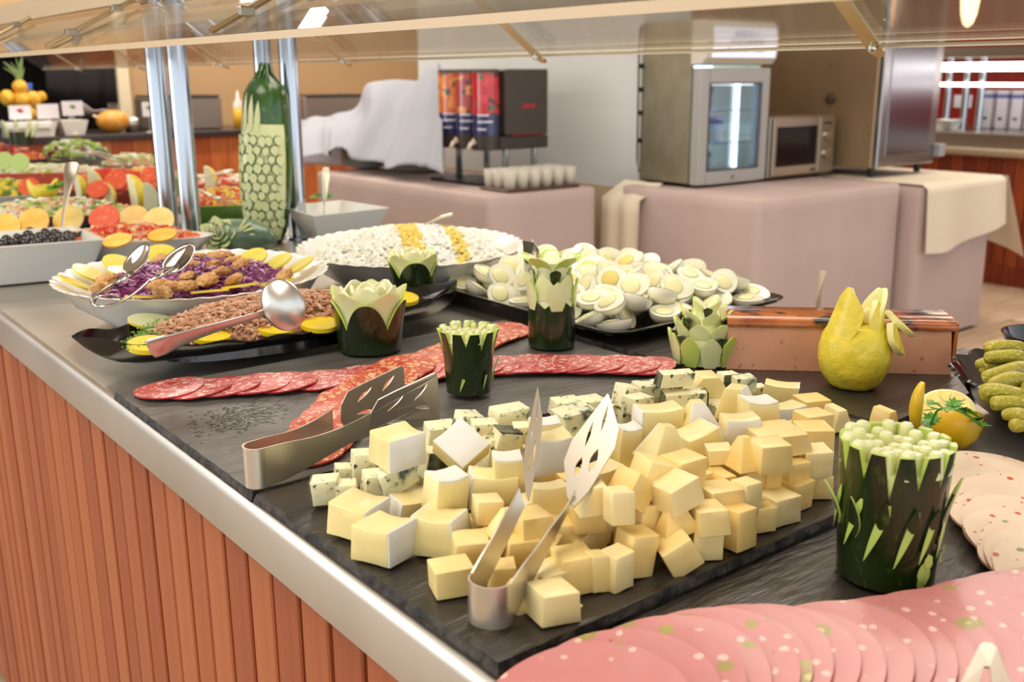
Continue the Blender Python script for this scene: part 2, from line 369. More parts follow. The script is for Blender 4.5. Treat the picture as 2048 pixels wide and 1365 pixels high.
# ================================================================ sneeze guard over the counter
t = thing('sneeze_guard', 'glass sneeze guard on steel poles over the buffet island', 'sneeze guard', (0, 0, 0))
pole = G().lathe([(0.03, 0.891), (0.03, 0.895), (0.0192, 0.897), (0.0192, 1.96)], 28).mesh('pole', M_pole, 40)
for yy in (1.97, 5.0):
    for x in (0.74, 0.97):
        for dy in (0, 0.12): link('pole', pole, t, (x, yy + dy, 0.0))
def panel(y0, y1, xa, za, xb, zb, th=0.006):
    g = G(); n = Vector((za - zb, 0, xb - xa)).normalized() * th / 2
    P = [Vector((xa, 0, za)), Vector((xb, 0, zb))]
    vs = [tuple(p + s * n + Vector((0, y, 0))) for p in P for s in (-1, 1) for y in (y0, y1)]
    g.put(vs, [(0, 1, 5, 4), (2, 6, 7, 3), (0, 4, 6, 2), (1, 3, 7, 5)])
    return g.obj('glass_panel', M_glass, t)
panel(-0.3, 2.90, 0.455, 1.2650, 0.62, 1.345); panel(2.91, 6.0, 0.455, 1.2650, 0.62, 1.345)
panel(-0.3, 2.90, 1.195, 1.2600, 1.03, 1.375); panel(2.91, 4.75, 1.195, 1.2600, 1.03, 1.375)
g = G(); g.put([(x, y, z) for y in (-0.3, 6.0) for x, z in ((0.4495, 1.2595), (0.4555, 1.2600), (0.4555, 1.2675), (0.4495, 1.2665))],
               [(0, 1, 5, 4), (1, 2, 6, 5), (2, 3, 7, 6), (3, 0, 4, 7), (0, 3, 2, 1), (4, 5, 6, 7)]); g.obj('edge_profile', M_gedge2, t)
for y0, y1 in ((-0.3, 2.90), (2.91, 4.75)): G().box(1.195, 1.2, y0, y1, 1.2555, 1.2605).obj('glass_edge', M_gedge, t)
G().box(0.598, 0.612, -0.3, 6.0, 1.345, 1.386).obj('frame_rail', M_gedge2, t)
G().box(0.70, 1.01, -0.3, 6.0, 1.96, 1.985).obj('top_beam', M_steel, t)
M_clamp = mat('dark_clamp_steel', col(168, 158, 140), 0.25, 1.0)
M_brk = mat('warm_bracket_steel', col(196, 176, 138), 0.22, 1.0)
for yy in (0.757, 1.416, 2.10, 2.78, 3.46, 4.15):   # brackets of the far pane
    g = G(); d = Vector((0.14, 0, -0.098)); p0 = Vector((1.052, yy, 1.352)); n = d.cross(Vector((0, 1, 0))).normalized()
    if n.z > 0: n = -n
    p0 = p0 + n * 0.008; pts = [p0, p0 + d * 0.94, p0 + d]; w2 = [0.011, 0.011, 0.006]
    vs = [tuple(p + Vector((0, s * w, 0)) + n * q) for p, w in zip(pts, w2) for s in (-1, 1) for q in (0, 0.0035)]
    g.put(vs, [(0, 1, 5, 4), (4, 5, 9, 8), (2, 6, 7, 3), (6, 10, 11, 7), (0, 4, 6, 2), (4, 8, 10, 6), (1, 3, 7, 5), (5, 7, 11, 9), (0, 2, 3, 1), (8, 9, 11, 10)])
    b = g.obj('bracket', M_brk, t)
    G().ball(p0 + d * 0.88 + n * 0.005, 0.0065, 10, 6).obj('bolt', M_chrome, b, True)
for yy in (0.45, 1.10, 1.76, 2.42, 3.08, 3.74, 4.40):   # rods and clamps of the near pane
    g = G(); p0 = Vector((0.452, yy, 1.2715)); p1 = Vector((0.60, yy, 1.3495)); g.tube([p0, p1], 0.0036, 8); b = g.obj('bracket', M_brk, t, 40)
    for s in (0.28, 0.78):
        q = p0.lerp(p1, s); G().bbox(q.x - 0.009, q.x + 0.009, yy - 0.007, yy + 0.007, q.z - 0.005, q.z + 0.006, 0.0015).obj('clamp', M_clamp, b)
# ================================================================ cloth tables, appliances
def cloth_table(name, label, x0, x1, y0, y1, zt, m, zb=0.02, amp=0.012, seed=1, extra=None, r=0.03, cloths=()):
    t = thing(name, label, 'table', (x0, y0, 0)); w, d = x1 - x0, y1 - y0
    per = []; 
    def arc(cx, cy, a0):
        for i in range(7): a = a0 + PI / 2 * i / 6; per.append((cx + r * math.cos(a), cy + r * math.sin(a), math.cos(a), math.sin(a)))
    def line(ax, ay, bx, by, nx, ny):
        n = max(2, int(math.hypot(bx - ax, by - ay) / 0.03))
        for i in range(1, n): per.append((ax + (bx - ax) * i / n, ay + (by - ay) * i / n, nx, ny))
    arc(r, r, PI); line(r, 0, w - r, 0, 0, -1); arc(w - r, r, 1.5 * PI); line(w, r, w, d - r, 1, 0); arc(w - r, d - r, 0); line(w - r, d, r, d, 0, 1); arc(r, d - r, PI / 2); line(0, d - r, 0, r, -1, 0)
    n = len(per); g = G(); rows = []
    rows.append([(x - nx * 0.02, y - ny * 0.02, zt) for x, y, nx, ny in per])
    rows.append([(x - nx * 0.004, y - ny * 0.004, zt - 0.001) for x, y, nx, ny in per])
    zs = [zt - 0.008, zt - 0.05, zt - 0.14, zt - 0.28, zt - 0.45, zb]
    for z in zs:
        k = min(1, (zt - z) / 0.45); row = []
        for i, (x, y, nx, ny) in enumerate(per):
            f = noise.noise(Vector((x * 3.2 + seed, y * 3.2, z * 0.35))) * 1.2 + 0.35 * noise.noise(Vector((x * 9, y * 9 + seed, 0)))
            o = 0.003 + amp * k * (0.6 + 1.3 * f); row.append((x + nx * o, y + ny * o, z))
        rows.append(row)
    vs = [p for q in rows for p in q]; fs = [(a * n + i, a * n + (i + 1) % n, (a + 1) * n + (i + 1) % n, (a + 1) * n + i) for a in range(len(rows) - 1) for i in range(n)]
    fs.append(tuple(range(n))); g.put(vs, fs); o = g.obj('tablecloth', m, t, True)
    for sx in (0.06, w - 0.06):
        for sy in (0.06, d - 0.06): G().box(sx - 0.015, sx + 0.015, sy - 0.015, sy + 0.015, 0, zt - 0.03).obj('leg', M_steel, t)
    return t
cloth_table('draped_table', 'mauve draped table with plate stacks and juice dispenser against the white wall', 2.46, 3.05, 3.28, 4.75, 0.75, M_mauve, seed=3)
cloth_table('draped_table', 'mauve draped table with mini fridge and microwave on it', 3.18, 4.17, 2.50, 3.26, 0.75, M_mauve, seed=11, amp=0.014)
t3 = cloth_table('draped_table', 'mauve draped table with white top cloth under the steel oven', 4.225, 4.86, 2.43, 3.30, 0.735, M_mauve, seed=19, amp=0.008)
# ivory cloth hanging over the corner between wall and fridge table
g = G(); a = Vector((3.168, 3.33, 0))
def fc(u, v):
    y = 3.10 + 0.24 * u; x = 3.135 + 0.006 * math.sin(u * 14) - 0.01 * v
    return (x, y, 0.762 - 0.72 * v) if v > 0.02 else (x + 0.14, y, 0.763)
g.grid(fc, 24, 12); tag(g.obj('side_cloth', M_ivory, None, True), 'ivory cloth hanging at the left end of the fridge table', 'tablecloth')
# white top cloth with hanging corner
g = G()
def fw(u, v):
    x = 4.222 + 0.70 * u; 
    if v < 0.45: return (x, 3.25 - (3.25 - 2.40) * v / 0.45, 0.7445 + 0.001 * math.sin(u * 9))
    k = (v - 0.45) / 0.55; L = 0.30 + 0.02 * math.sin(u * 5) - 0.07 * u + 0.02 * u * u
    return (x + 0.03 * k * u, 2.405 - 0.02 * k - 0.02 * k * math.sin(u * 10), 0.742 - L * k)
g.grid(fw, 28, 24)
def fw2(u, v):
    k = v; y = 2.405 + 0.8 * u; L = 0.36 - 0.10 * u
    if u < 0.25: L += 0.06 * (1 - u / 0.25)
    return (4.92 + 0.02 + 0.20 * k * (1 - 0.8 * u) + 0.02 * math.sin(u * 16) * k, y - 0.03 * k * (1 - u), 0.7445 - L * k)
g.grid(fw2, 24, 10)
tag(g.obj('top_cloth', M_ivory, None, True), 'white top cloth with a corner hanging free under the steel oven', 'tablecloth')
# ---- mini fridge
FX0, FX1, FY0, FY1 = 3.30, 3.752, 2.945, 3.27
t = thing('display_fridge', 'small glass-door display fridge with a lit sign on top', 'fridge', (FX0, FY0, 0.75))
M_fside = mat('olive_steel_side', col(178, 172, 148), 0.35, 0.75, var=(6, col(150, 144, 118), 0.3, 0.7), bump=(30, 0.05))
M_fgrey = mat('grey_fridge_frame', col(168, 166, 162), 0.4, 0.2)
w, d = FX1 - FX0, FY1 - FY0
g = G(); g.box(0, 0.012, 0.035, d, 0.02, 0.69); g.box(w - 0.012, w, 0.035, d, 0.02, 0.69); g.box(0.012, w - 0.012, d - 0.015, d, 0.02, 0.69); g.box(0.012, w - 0.012, 0.035, d - 0.015, 0.02, 0.04); g.box(0.012, w - 0.012, 0.035, d - 0.015, 0.51, 0.69)
g.obj('cabinet', M_fside, t)
g = G(); g.box(0.012, w - 0.012, d - 0.02, d - 0.016, 0.04, 0.51); g.obj('glowing_lining', mat('self_glowing_lining', col(200, 222, 240), 0.5, emit=((0.55, 0.78, 1.0, 1), 2.6)), t)  # back lining glows by itself to stand in for light inside the cabinet
G().tube([(0.33, 0.06, 0.07), (0.33, 0.06, 0.46)], 0.011, 8).obj('light_tube', mat('cool_light_tube', (1, 1, 1, 1), emit=((0.85, 0.93, 1, 1), 9)), t)
for z in (0.18, 0.32): 
    g = G(); [g.tube([(0.02 + i * 0.045, 0.05, z), (0.02 + i * 0.045, d - 0.02, z)], 0.0015, 5) for i in range(9)]; g.tube([(0.014, 0.05, z), (w - 0.014, 0.05, z)], 0.002, 5); g.obj('wire_shelf', M_chrome, t)
door = G(); door.bbox(0.0, 0.055, -0.02, 0.028, 0.015, 0.50, 0.004); door.bbox(w - 0.055, w, -0.02, 0.028, 0.015, 0.50, 0.004); door.box(0.055, w - 0.055, -0.02, 0.028, 0.015, 0.07); door.box(0.055, w - 0.055, -0.02, 0.028, 0.44, 0.50)
dd = door.obj('door', M_fgrey, t)
G().box(0.055, w - 0.055, -0.004, 0.002, 0.07, 0.44).obj('door_glass', glass_mat('fridge_glass', (0.85, 0.93, 1.0), 0.8), dd)
g = G(); g.box(0.055, 0.062, -0.021, -0.004, 0.07, 0.44); g.box(w - 0.062, w - 0.055, -0.021, -0.004, 0.07, 0.44); g.box(0.062, w - 0.062, -0.021, -0.004, 0.433, 0.44); g.box(0.062, w - 0.062, -0.021, -0.004, 0.07, 0.077); g.obj('gasket', M_darkgrey, dd)
G().lathe([(0.0, 0), (0.008, 0), (0.008, 0.006), (0.0, 0.006)], 12).obj('lock', M_steel, dd, loc=(w / 2, -0.02, 0.04), rot=(PI / 2, 0, 0))
can = G(); n = 14; pr = [(0.04, 0.515), (-0.02, 0.515), (-0.042, 0.54), (-0.052, 0.60), (-0.042, 0.665), (-0.02, 0.69), (0.04, 0.69)]
can.put([(x, y, z) for x in (-0.002, w + 0.002) for y, z in pr], [tuple(range(7)), tuple(range(7, 14))[::-1]] + [(i, (i + 1) % 7, 7 + (i + 1) % 7, 7 + i) for i in range(7)])
ca = can.obj('canopy', mat('pale_canopy', col(204, 198, 184), 0.5), t)
g = G(); pr2 = [(-0.044, 0.542), (-0.054, 0.60), (-0.044, 0.663)]; g.put([(x, y, z) for x in (0.03, w - 0.012) for y, z in pr2], [(0, 1, 4, 3), (1, 2, 5, 4)])
g.obj('sign_face', mat('lit_sign_face', col(225, 228, 245), 0.4, emit=((0.80, 0.85, 1.0, 1), 0.45)), ca)
M_sig = mat('pale_grey_lettering', col(170, 176, 200), 0.6); M_sigb = mat('blue_lettering', col(96, 104, 160), 0.6)
letters('BEBIDAS Y', 0.034, ca, 'lettering', M_sig, (w / 2 + 0.01, -0.0545, 0.634), (math.radians(81), 0, 0))
letters('VEGETARIANA', 0.034, ca, 'lettering', M_sig, (w / 2 + 0.01, -0.0565, 0.603), (math.radians(88), 0, 0))
letters('Gran surtido    Natural', 0.026, ca, 'lettering', M_sigb, (w / 2 + 0.01, -0.0535, 0.572), (math.radians(100), 0, 0))
g = G(); g.box(0.02, 0.05, 0.05, 0.08, 0.003, 0.02); g.box(w - 0.05, w - 0.02, 0.05, 0.08, 0.003, 0.02); g.box(0.02, 0.05, d - 0.06, d - 0.03, 0.003, 0.02); g.box(w - 0.05, w - 0.02, d - 0.06, d - 0.03, 0.003, 0.02); g.obj('foot', M_black, t)
g = G(); g.tube([(-0.014, d + 0.004, 0.62), (-0.022, d, 0.66), (-0.008, d, 0.68), (-0.018, d + 0.004, 0.60), (-0.016, d, 0.10), (-0.006, d - 0.005, 0.05)], 0.004, 6)
for z in (0.50, 0.40, 0.30, 0.18): g.box(-0.016, 0.0, d - 0.01, d + 0.006, z, z + 0.02)
g.obj('power_cord', M_black, t)
M_carton = mat('white_blue_carton', col(232, 240, 250), 0.5); M_blue = mat('blue_print', col(40, 80, 190), 0.5)
for i, (x, z) in enumerate([(0.10, 0.325), (0.175, 0.325), (0.10, 0.185), (0.175, 0.185), (0.25, 0.185), (0.10, 0.045), (0.18, 0.045)]):
    c = thing('drink_carton', ['white and blue drink carton, %s' % s for s in ('left on the top shelf of the fridge', 'right on the top shelf of the fridge', 'left on the middle shelf of the fridge', 'in the centre of the fridge middle shelf', 'beside the light tube on the fridge middle shelf', 'left on the fridge floor', 'right on the fridge floor')][i], 'carton', (FX0 + x, FY0 + 0.12, 0.75 + z), group='cartons inside the display fridge')
    G().bbox(-0.03, 0.03, -0.03, 0.03, 0, 0.105, 0.004).obj('carton_body', M_carton, c); G().box(-0.0305, 0.0305, -0.0305, 0.0305, 0.075, 0.092).obj('blue_band', M_blue, c)
# ---- microwave
t = thing('microwave', 'steel microwave with a black door and two dials, right of the fridge', 'microwave', (3.775, 2.93, 0.752))
w, d, h = 0.475, 0.33, 0.285
G().bbox(0, w, 0.0, d, 0.012, h, 0.006).obj('casing', mat('microwave_steel', col(170, 158, 142), 0.32, 0.85), t)
dr = G().bbox(0.006, 0.345, -0.018, 0.0, 0.02, h - 0.006, 0.004).obj('door', mat('microwave_door_steel', col(176, 162, 146), 0.3, 0.85), t)
G().box(0.030, 0.325, -0.0195, -0.0175, 0.062, h - 0.045).obj('window', mat('black_door_window', col(22, 18, 16), 0.12), dr)
G().box(0.29, 0.33, -0.0185, -0.0178, 0.032, 0.043).obj('badge', M_black, dr)
cp = G().bbox(0.350, w - 0.004, -0.016, 0.0, 0.02, h - 0.006, 0.004).obj('control_panel', mat('panel_steel', col(160, 148, 130), 0.35, 0.8), t)
for z in (0.19, 0.105): G().lathe([(0.0, 0), (0.027, 0), (0.024, 0.016), (0.0, 0.018)], 20).obj('dial', M_chrome, cp, 40, loc=(0.405, -0.016, z), rot=(PI / 2, 0, 0))
G().box(0.375, 0.44, -0.0168, -0.0158, 0.243, 0.252).obj('brand_strip', M_black, cp)
g = G(); [g.box(x, x + 0.03, y, y + 0.03, 0, 0.012) for x in (0.03, w - 0.06) for y in (0.03, d - 0.06)]; g.obj('foot', M_black, t)
# ---- combi oven
t = thing('steel_oven', 'tall stainless steel oven on black legs right of the microwave', 'oven', (4.30, 2.745, 0.745))
w, d, h = 0.50, 0.95, 1.25
M_ov = mat('tan_reflection_steel', col(176, 150, 118), 0.34, 0.55, var=(2, col(150, 124, 94), 0.3, 0.7))  # tan colour stands in for the room reflected in stainless steel
body = G().bbox(0, w, 0, d, 0.045, h, 0.008).obj('housing', M_ov, t)
G().bbox(0.0, w * 0.99, -0.03, -0.002, 0.05, h, 0.006).obj('door_frame', mat('oven_frame_steel', col(168, 166, 166), 0.25, 1.0), t)
G().bbox(0.055, w - 0.075, -0.034, -0.029, 0.10, h - 0.05, 0.003).obj('door_panel', mat('oven_door_panel', col(150, 150, 158), 0.18, 1.0), t)
for x in (0.05, w - 0.05):
    for y in (0.03, 0.6): G().lathe([(0.016, 0.004), (0.016, 0.045)], 12, cap0=True).obj('leg', M_black, t, loc=(x, y, 0))
G().bbox(w - 0.01, w + 0.045, -0.06, -0.01, 0.08, 0.14, 0.004).obj('latch', mat('latch_grey', col(150, 152, 160), 0.4), t)
G().lathe([(0.0, 0), (0.024, 0), (0.024, 0.02), (0.016, 0.024), (0.0, 0.024)], 20).obj('vent_cap', mat('dark_vent_cap', col(78, 62, 54), 0.4), t, 40, loc=(-0.001, 0.24, 0.365), rot=(0, -PI / 2, 0))
for y, z in ((0.55, 0.50), (0.26, 0.52)): G().ball((-0.001, y, z), 0.004, 8, 6).obj('screw', M_dark, t)
# ---- juice dispenser
px = 2.80; y0 = Wx(1012, 300, px).y
zb = Wx(1012, 300, px).z; ztp = Wx(1012, 138, px).z
t = thing('juice_dispenser', 'dark grey juice dispenser with fruit-print cylinders and white taps', 'dispenser', (px, y0, 0.75)); zb -= 0.75; ztp -= 0.75
xr = Wy(1097, 200, y0).x - px
G().bbox(0, xr, 0, 0.42, zb + 0.06, ztp, 0.006).obj('casing', M_darkgrey, t)
bs = G().bbox(-0.03, xr, 0, 0.42, zb, zb + 0.057, 0.004).obj('base', mat('dark_base', col(62, 54, 48), 0.45), t)
G().box(0.03, xr - 0.03, -0.0015, 0, zb + 0.060, zb + 0.064).obj('red_line', mat('red_print', col(150, 30, 34), 0.5), t)
G().box(xr * 0.38, xr * 0.68, -0.0015, 0, (zb + ztp) / 2 + 0.005, (zb + ztp) / 2 + 0.022).obj('red_badge', mat('red_badge', col(168, 40, 50), 0.5), t)
M_fruit = [spot_mat('fruit_print_%d' % i, b, [(22, c1, 0.55, 0.6, 0), (30, c2, 0.5, 0.35, 0), (26, c3, 0.4, 0.25, 0)], 0.12, coat=0.6) for i, (b, c1, c2, c3) in enumerate([
    (col(190, 40, 44), col(214, 60, 66), col(60, 30, 40), col(70, 110, 60)), (col(176, 70, 60), col(226, 160, 80), col(70, 40, 70), col(200, 60, 60)), (col(210, 110, 40), col(236, 150, 60), col(60, 80, 50), col(190, 70, 40))])]
M_navy = mat('navy_print', col(44, 46, 88), 0.15, coat=0.6); M_lav = mat('white_print', col(222, 222, 236), 0.3)
for i, yy in enumerate((0.062, 0.195, 0.325)):
    c = G().lathe([(0.060, zb + 0.155), (0.060, ztp - 0.015)], 28).obj('fruit_cylinder', M_fruit[i], t, True, loc=(-0.062, yy, 0))
    G().lathe([(0.0602, zb + 0.065), (0.0602, zb + 0.155)], 28).obj('navy_band', M_navy, c, True)
    G().lathe([(0.0, ztp), (0.058, ztp), (0.062, ztp - 0.016), (0.060, ztp - 0.016)], 28).obj('cap', M_darkgrey, c, 40)
    G().lathe([(0.062, zb), (0.062, zb + 0.064), (0, zb + 0.065)], 28, cap0=True).obj('cup', mat('dark_cup', col(64, 54, 50), 0.3), c, 40)
    # white print lines: short arcs on the side facing the room
    g = G()
    for zz, sp in ((0.148, 0.9), (0.120, 1.2), (0.088, 0.7)):
        g.grid(lambda u, v, zz=zz, sp=sp: (0.0609 * math.cos(-2.9 + sp * u), 0.0609 * math.sin(-2.9 + sp * u), zb + zz + 0.007 * v), 10, 2)
    g.obj('white_lines', M_lav, c)
    g = G().tube([(-0.055, 0, zb + 0.035), (-0.085, 0, zb + 0.030), (-0.10, 0, zb + 0.005)], 0.009, 8).tube([(-0.08, 0, zb + 0.03), (-0.075, -0.01, zb + 0.05)], 0.006, 6).obj('tap', mat('cream_tap', col(222, 206, 182), 0.4), c, True)
for x, y in ((0.02, 0.03), (xr - 0.06, 0.03), (0.02, 0.39), (xr - 0.06, 0.39)): G().lathe([(0.016, 0.004), (0.014, zb)], 14, cap0=True).obj('leg', mat('pale_leg_steel', col(186, 198, 200), 0.25, 0.7), t, True, loc=(x, y, 0))
dy = y0
tag(G().box(px - 0.14, px + 0.12, dy + 0.01, dy + 0.40, 0.7515, 0.762).obj('drip_tray', M_black), 'black drip tray under the juice dispenser', 'tray')
# ---- plate stacks
M_plate = mat('grey_white_plate', col(196, 190, 178), 0.25)
pm_ = G().lathe([(0, 0.002), (0.07, 0.002), (0.085, 0.006), (0.128, 0.018), (0.129, 0.020), (0.126, 0.021), (0.083, 0.009), (0.068, 0.005), (0, 0.005)], 36).mesh('dinner_plate', M_plate, True)
for s, (u, v, n) in enumerate(((728, 350, 17), (838, 357, 13))):
    c = W(u, v - 12, 0.752) + FWD * 0.06
    for i in range(n):
        o = link('dinner_plate', pm_, None, (c.x + rnd(-.002, .002), c.y + rnd(-.002, .002), 0.752 + i * 0.0092), (0, 0, rnd(0, 6)))
        pos = 'lowest' if i == 0 else ('topmost' if i == n - 1 else ORD[i] + ' from the bottom')
        tag(o, 'white dinner plate, %s in the %s stack under the linen' % (pos, ('left', 'right')[s]), 'plate', 'plates stacked under the linen')
# ---- white linen over plates
rows = []
B = 2.99
rows.append([Wx(u, v, B) for u, v in ((606, 330), (640, 330), (690, 330), (742, 300), (800, 300), (850, 300), (880, 300))])
rows.append([Wx(u, v, B - 0.02) for u, v in ((606, 244), (640, 238), (700, 226), (742, 172), (828, 166), (862, 138), (882, 142))])
rows.append([Wx(u, v, B - 0.16) for u, v in ((606, 252), (650, 246), (712, 238), (746, 182), (808, 200), (858, 170), (884, 150))])
rows.append([Wx(u, v, B - 0.30) for u, v in ((606, 270), (655, 262), (700, 258), (752, 235), (800, 262), (858, 240), (888, 240))])
rows.append([Wx(u, v, B - 0.47) for u, v in ((606, 312), (662, 310), (676, 292), (722, 318), (782, 334), (836, 330), (890, 344))])
rr = [catmull(r_, 7) for r_ in rows]; colsn = len(rr[0]); cols_ = [catmull([r_[i] for r_ in rr], 7) for i in range(colsn)]
nv = len(cols_[0]); vs = []
for i in range(colsn):
    for j in range(nv):
        p = cols_[i][j]; k = j / nv; p = p + Vector((-0.028 * k * math.sin(i * 0.62 + k * 2.5) - 0.012 * k * math.sin(i * 1.7 + j * 0.2), 0, 0.008 * math.sin(i * 0.9 + j * 0.4) * (1 if j > 7 else 0))); vs.append(tuple(p))
g = G().put(vs, [(i * nv + j, (i + 1) * nv + j, (i + 1) * nv + j + 1, i * nv + j + 1) for i in range(colsn - 1) for j in range(nv - 1)])
o = g.obj('linen_cover', M_linen, None, True); tag(o, 'white linen cloth thrown over the plate stacks and dispenser', 'cloth')
sm = o.modifiers.new('solid', 'SOLIDIFY'); sm.thickness = 0.002
# ---- cup tray
c = W(1082, 372, 0.755)
c = Vector((2.79, 3.42, 0.752))
t = thing('cup_tray', 'brown tray holding rows of plastic cups at the table end', 'tray', c)
G().bbox(-0.20, 0.20, -0.10, 0.10, 0, 0.012, 0.004).obj('tray', mat('brown_tray', col(86, 60, 48), 0.4), t)
M_cup = mat('milky_plastic_cup', col(226, 222, 208), 0.2, alpha=0.62)
cm = G().lathe([(0.0, 0.0), (0.024, 0.0), (0.031, 0.075), (0.030, 0.075), (0.023, 0.002), (0, 0.002)], 16).mesh('plastic_cup', M_cup, True)
k = 0
for i in range(6):
    for j in range(3):
        o = link('plastic_cup', cm, None, (c.x - 0.165 + i * 0.066, c.y - 0.066 + j * 0.066, 0.764)); k += 1
        tag(o, 'milky plastic cup on the brown tray, %s row from the dispenser, %s in it' % (ORD[2 - j], ORD[i]), 'cup', 'plastic cups on the brown tray')
# ================================================================ back counter, left
t = thing('back_counter', 'wood panelled counter with dark top along the tan back wall', 'counter', (0, 6.22, 0))
G().bbox(-1.2, 3.6, -0.04, 0.62, 0.865, 0.90, 0.004).obj('dark_top', mat('dark_stone_top', col(58, 48, 48), 0.3), t)
G().box(-1.2, 3.6, 0.03, 0.60, 0.0, 0.865).obj('carcass', M_dark, t)
pn = [G().bbox(-0.058, 0.058, 0, 0.02, 0.02, 0.863, 0.002).mesh('wood_panel', M_panel[i]) for i in range(3)]
for i in range(40): link('wood_panel', pn[(i * 5 + i // 4) % 3], t, (-1.13 + i * 0.119, 0.008, 0))
def back(u, v, y=6.35): return Wy(u, v, y)
# pans / boxes on the back counter
for (u0, u1, vt, lab) in ((310, 446, 196, 'grey steel warming box behind the two middle poles'), (612, 735, 194, 'grey steel warming box behind the white linen')):
    a, b = back(u0, 250), back(u1, 250); top = back(u0, vt)
    t = thing('warming_box', lab, 'food warmer', (a.x, a.y, 0.90))
    w = b.x - a.x; h = top.z - 0.90
    G().bbox(0, w, 0, 0.35, 0.002, h, 0.008).obj('box', mat('grey_box_steel', col(150, 138, 128), 0.4, 0.6), t)
    G().box(0.01, w - 0.01, -0.004, 0.34, h, h + 0.012).obj('rim', M_darkgrey, t)
t = thing('oil_bottle', 'squeeze bottle of yellow oil on the back counter', 'bottle', (back(472, 240).x, 6.30, 0.90))
G().lathe([(0.0, 0.002), (0.034, 0.002), (0.034, 0.13), (0.0, 0.13)], 16).obj('oil', mat('yellow_oil', col(222, 166, 30), 0.2), t, True)
G().lathe([(0.034, 0.13), (0.034, 0.15), (0.012, 0.19), (0.004, 0.235), (0, 0.236)], 16).obj('nozzle', mat('clear_white_plastic', col(228, 216, 206), 0.3), t, True)
tag(G().lathe([(0, 0.001), (0.045, 0.001), (0.048, 0.085), (0.044, 0.086), (0.042, 0.01), (0, 0.01)], 20).obj('steel_pot', M_steel, None, True, loc=(back(208, 240).x + 0.17, 6.36, 0.90)), 'small grey steel pot right of the orange gourd', 'pot')
p = back(228, 243)
t = thing('orange_gourd', 'orange carved melon lying on the back counter', 'fruit', (p.x, 6.36, 0.90))
g = G(); g.ball((0, 0, 0.068), 0.066, 24, 16, sc3=(1.5, 1.0, 1.0), fn=lambda a, b: 1 + 0.02 * math.sin(a * 9) * math.sin(b)); g.obj('fruit_body', mat('orange_rind', col(216, 142, 52), 0.35, var=(20, col(232, 172, 84), 0.4, 0.7), bump=(60, 0.3)), t, True)
G().tube([(-0.09, 0, 0.09), (-0.115, 0, 0.105)], [0.012, 0.006], 8).obj('stem', M_cream, t, True)
# dark display with black cloth
M_bcl = mat('black_cloth', col(22, 18, 18), 0.85)
rows = [[Wy(u, v, 7.17) for u, v in q] for q in (((88, 92), (150, 93), (200, 94), (236, 95)), ((92, 172), (150, 176), (205, 174), (232, 172)), ((96, 190), (150, 202), (198, 206), (236, 206)))]
rr = [catmull(r_, 8) for r_ in rows]; nc = len(rr[0]); vs = [tuple(rr[j][i] + Vector((0, 0.012 * math.sin(i * 0.8), 0))) for i in range(nc) for j in range(3)]
g = G().put(vs, [(i * 3 + j, (i + 1) * 3 + j, (i + 1) * 3 + j + 1, i * 3 + j + 1) for i in range(nc - 1) for j in range(2)])
o = g.obj('black_drape', M_bcl, None, True); tag(o, 'black cloth hanging in front of the dark alcove', 'cloth'); o.modifiers.new('solid', 'SOLIDIFY').thickness = 0.006
pw = back(165, 225, 6.7); pa = back(112, 225, 6.7)
g = G()
cr = catmull([(0, 0, 0), (0.06, 0, 0.16), (0.18, 0, 0.13), (0.32, 0.0, 0.10), (0.42, 0, 0.03)], 6)
for q in range(1):
    vs = [(pt.x, yy, pt.z * (1 - 0.2 * kk) + 0.01 * math.sin(i + kk)) for i, pt in enumerate(cr) for kk, yy in enumerate((-0.05, 0, 0.06))]
    g.put(vs, [(i * 3 + j, (i + 1) * 3 + j, (i + 1) * 3 + j + 1, i * 3 + j + 1) for i in range(len(cr) - 1) for j in range(2)])
o = g.obj('folded_napkin', mat('grey_white_cloth', col(196, 186, 190), 0.8), None, True, loc=(back(130, 240, 6.6).x, 6.6, 0.90)); tag(o, 'crumpled white cloth below the black drape', 'cloth'); o.modifiers.new('solid', 'SOLIDIFY').thickness = 0.004
# white pans
for (u, lab) in ((84, 'left of the two white tapered bowls on the back counter'), (146, 'right of the two white tapered bowls on the back counter')):
    p = back(u, 262, 6.26); t = thing('tapered_bowl', lab, 'bowl', (p.x, 6.27, 0.901), group='white tapered bowls on the back counter')
    g = G(); 
    for (w0, w1, z0, z1) in ((0.052, 0.075, 0, 0.085),):
        r_ = [(-w0, -0.05, z0), (w0, -0.05, z0), (w0, 0.05, z0), (-w0, 0.05, z0), (-w1, -0.07, z1), (w1, -0.07, z1), (w1, 0.07, z1), (-w1, 0.07, z1), (-w1 + .006, -0.064, z1), (w1 - .006, -0.064, z1), (w1 - .006, 0.064, z1), (-w1 + .006, 0.064, z1), (-w0 + .004, -0.045, z0 + .01), (w0 - .004, -0.045, z0 + .01), (w0 - .004, 0.045, z0 + .01), (-w0 + .004, 0.045, z0 + .01)]
        g.put(r_, [(3, 2, 1, 0)] + [(a + i, a + (i + 1) % 4, a + 4 + (i + 1) % 4, a + 4 + i) for a in (0, 4, 8) for i in range(4)] + [(12, 13, 14, 15)])
    g.obj('bowl', M_ceramic, t)
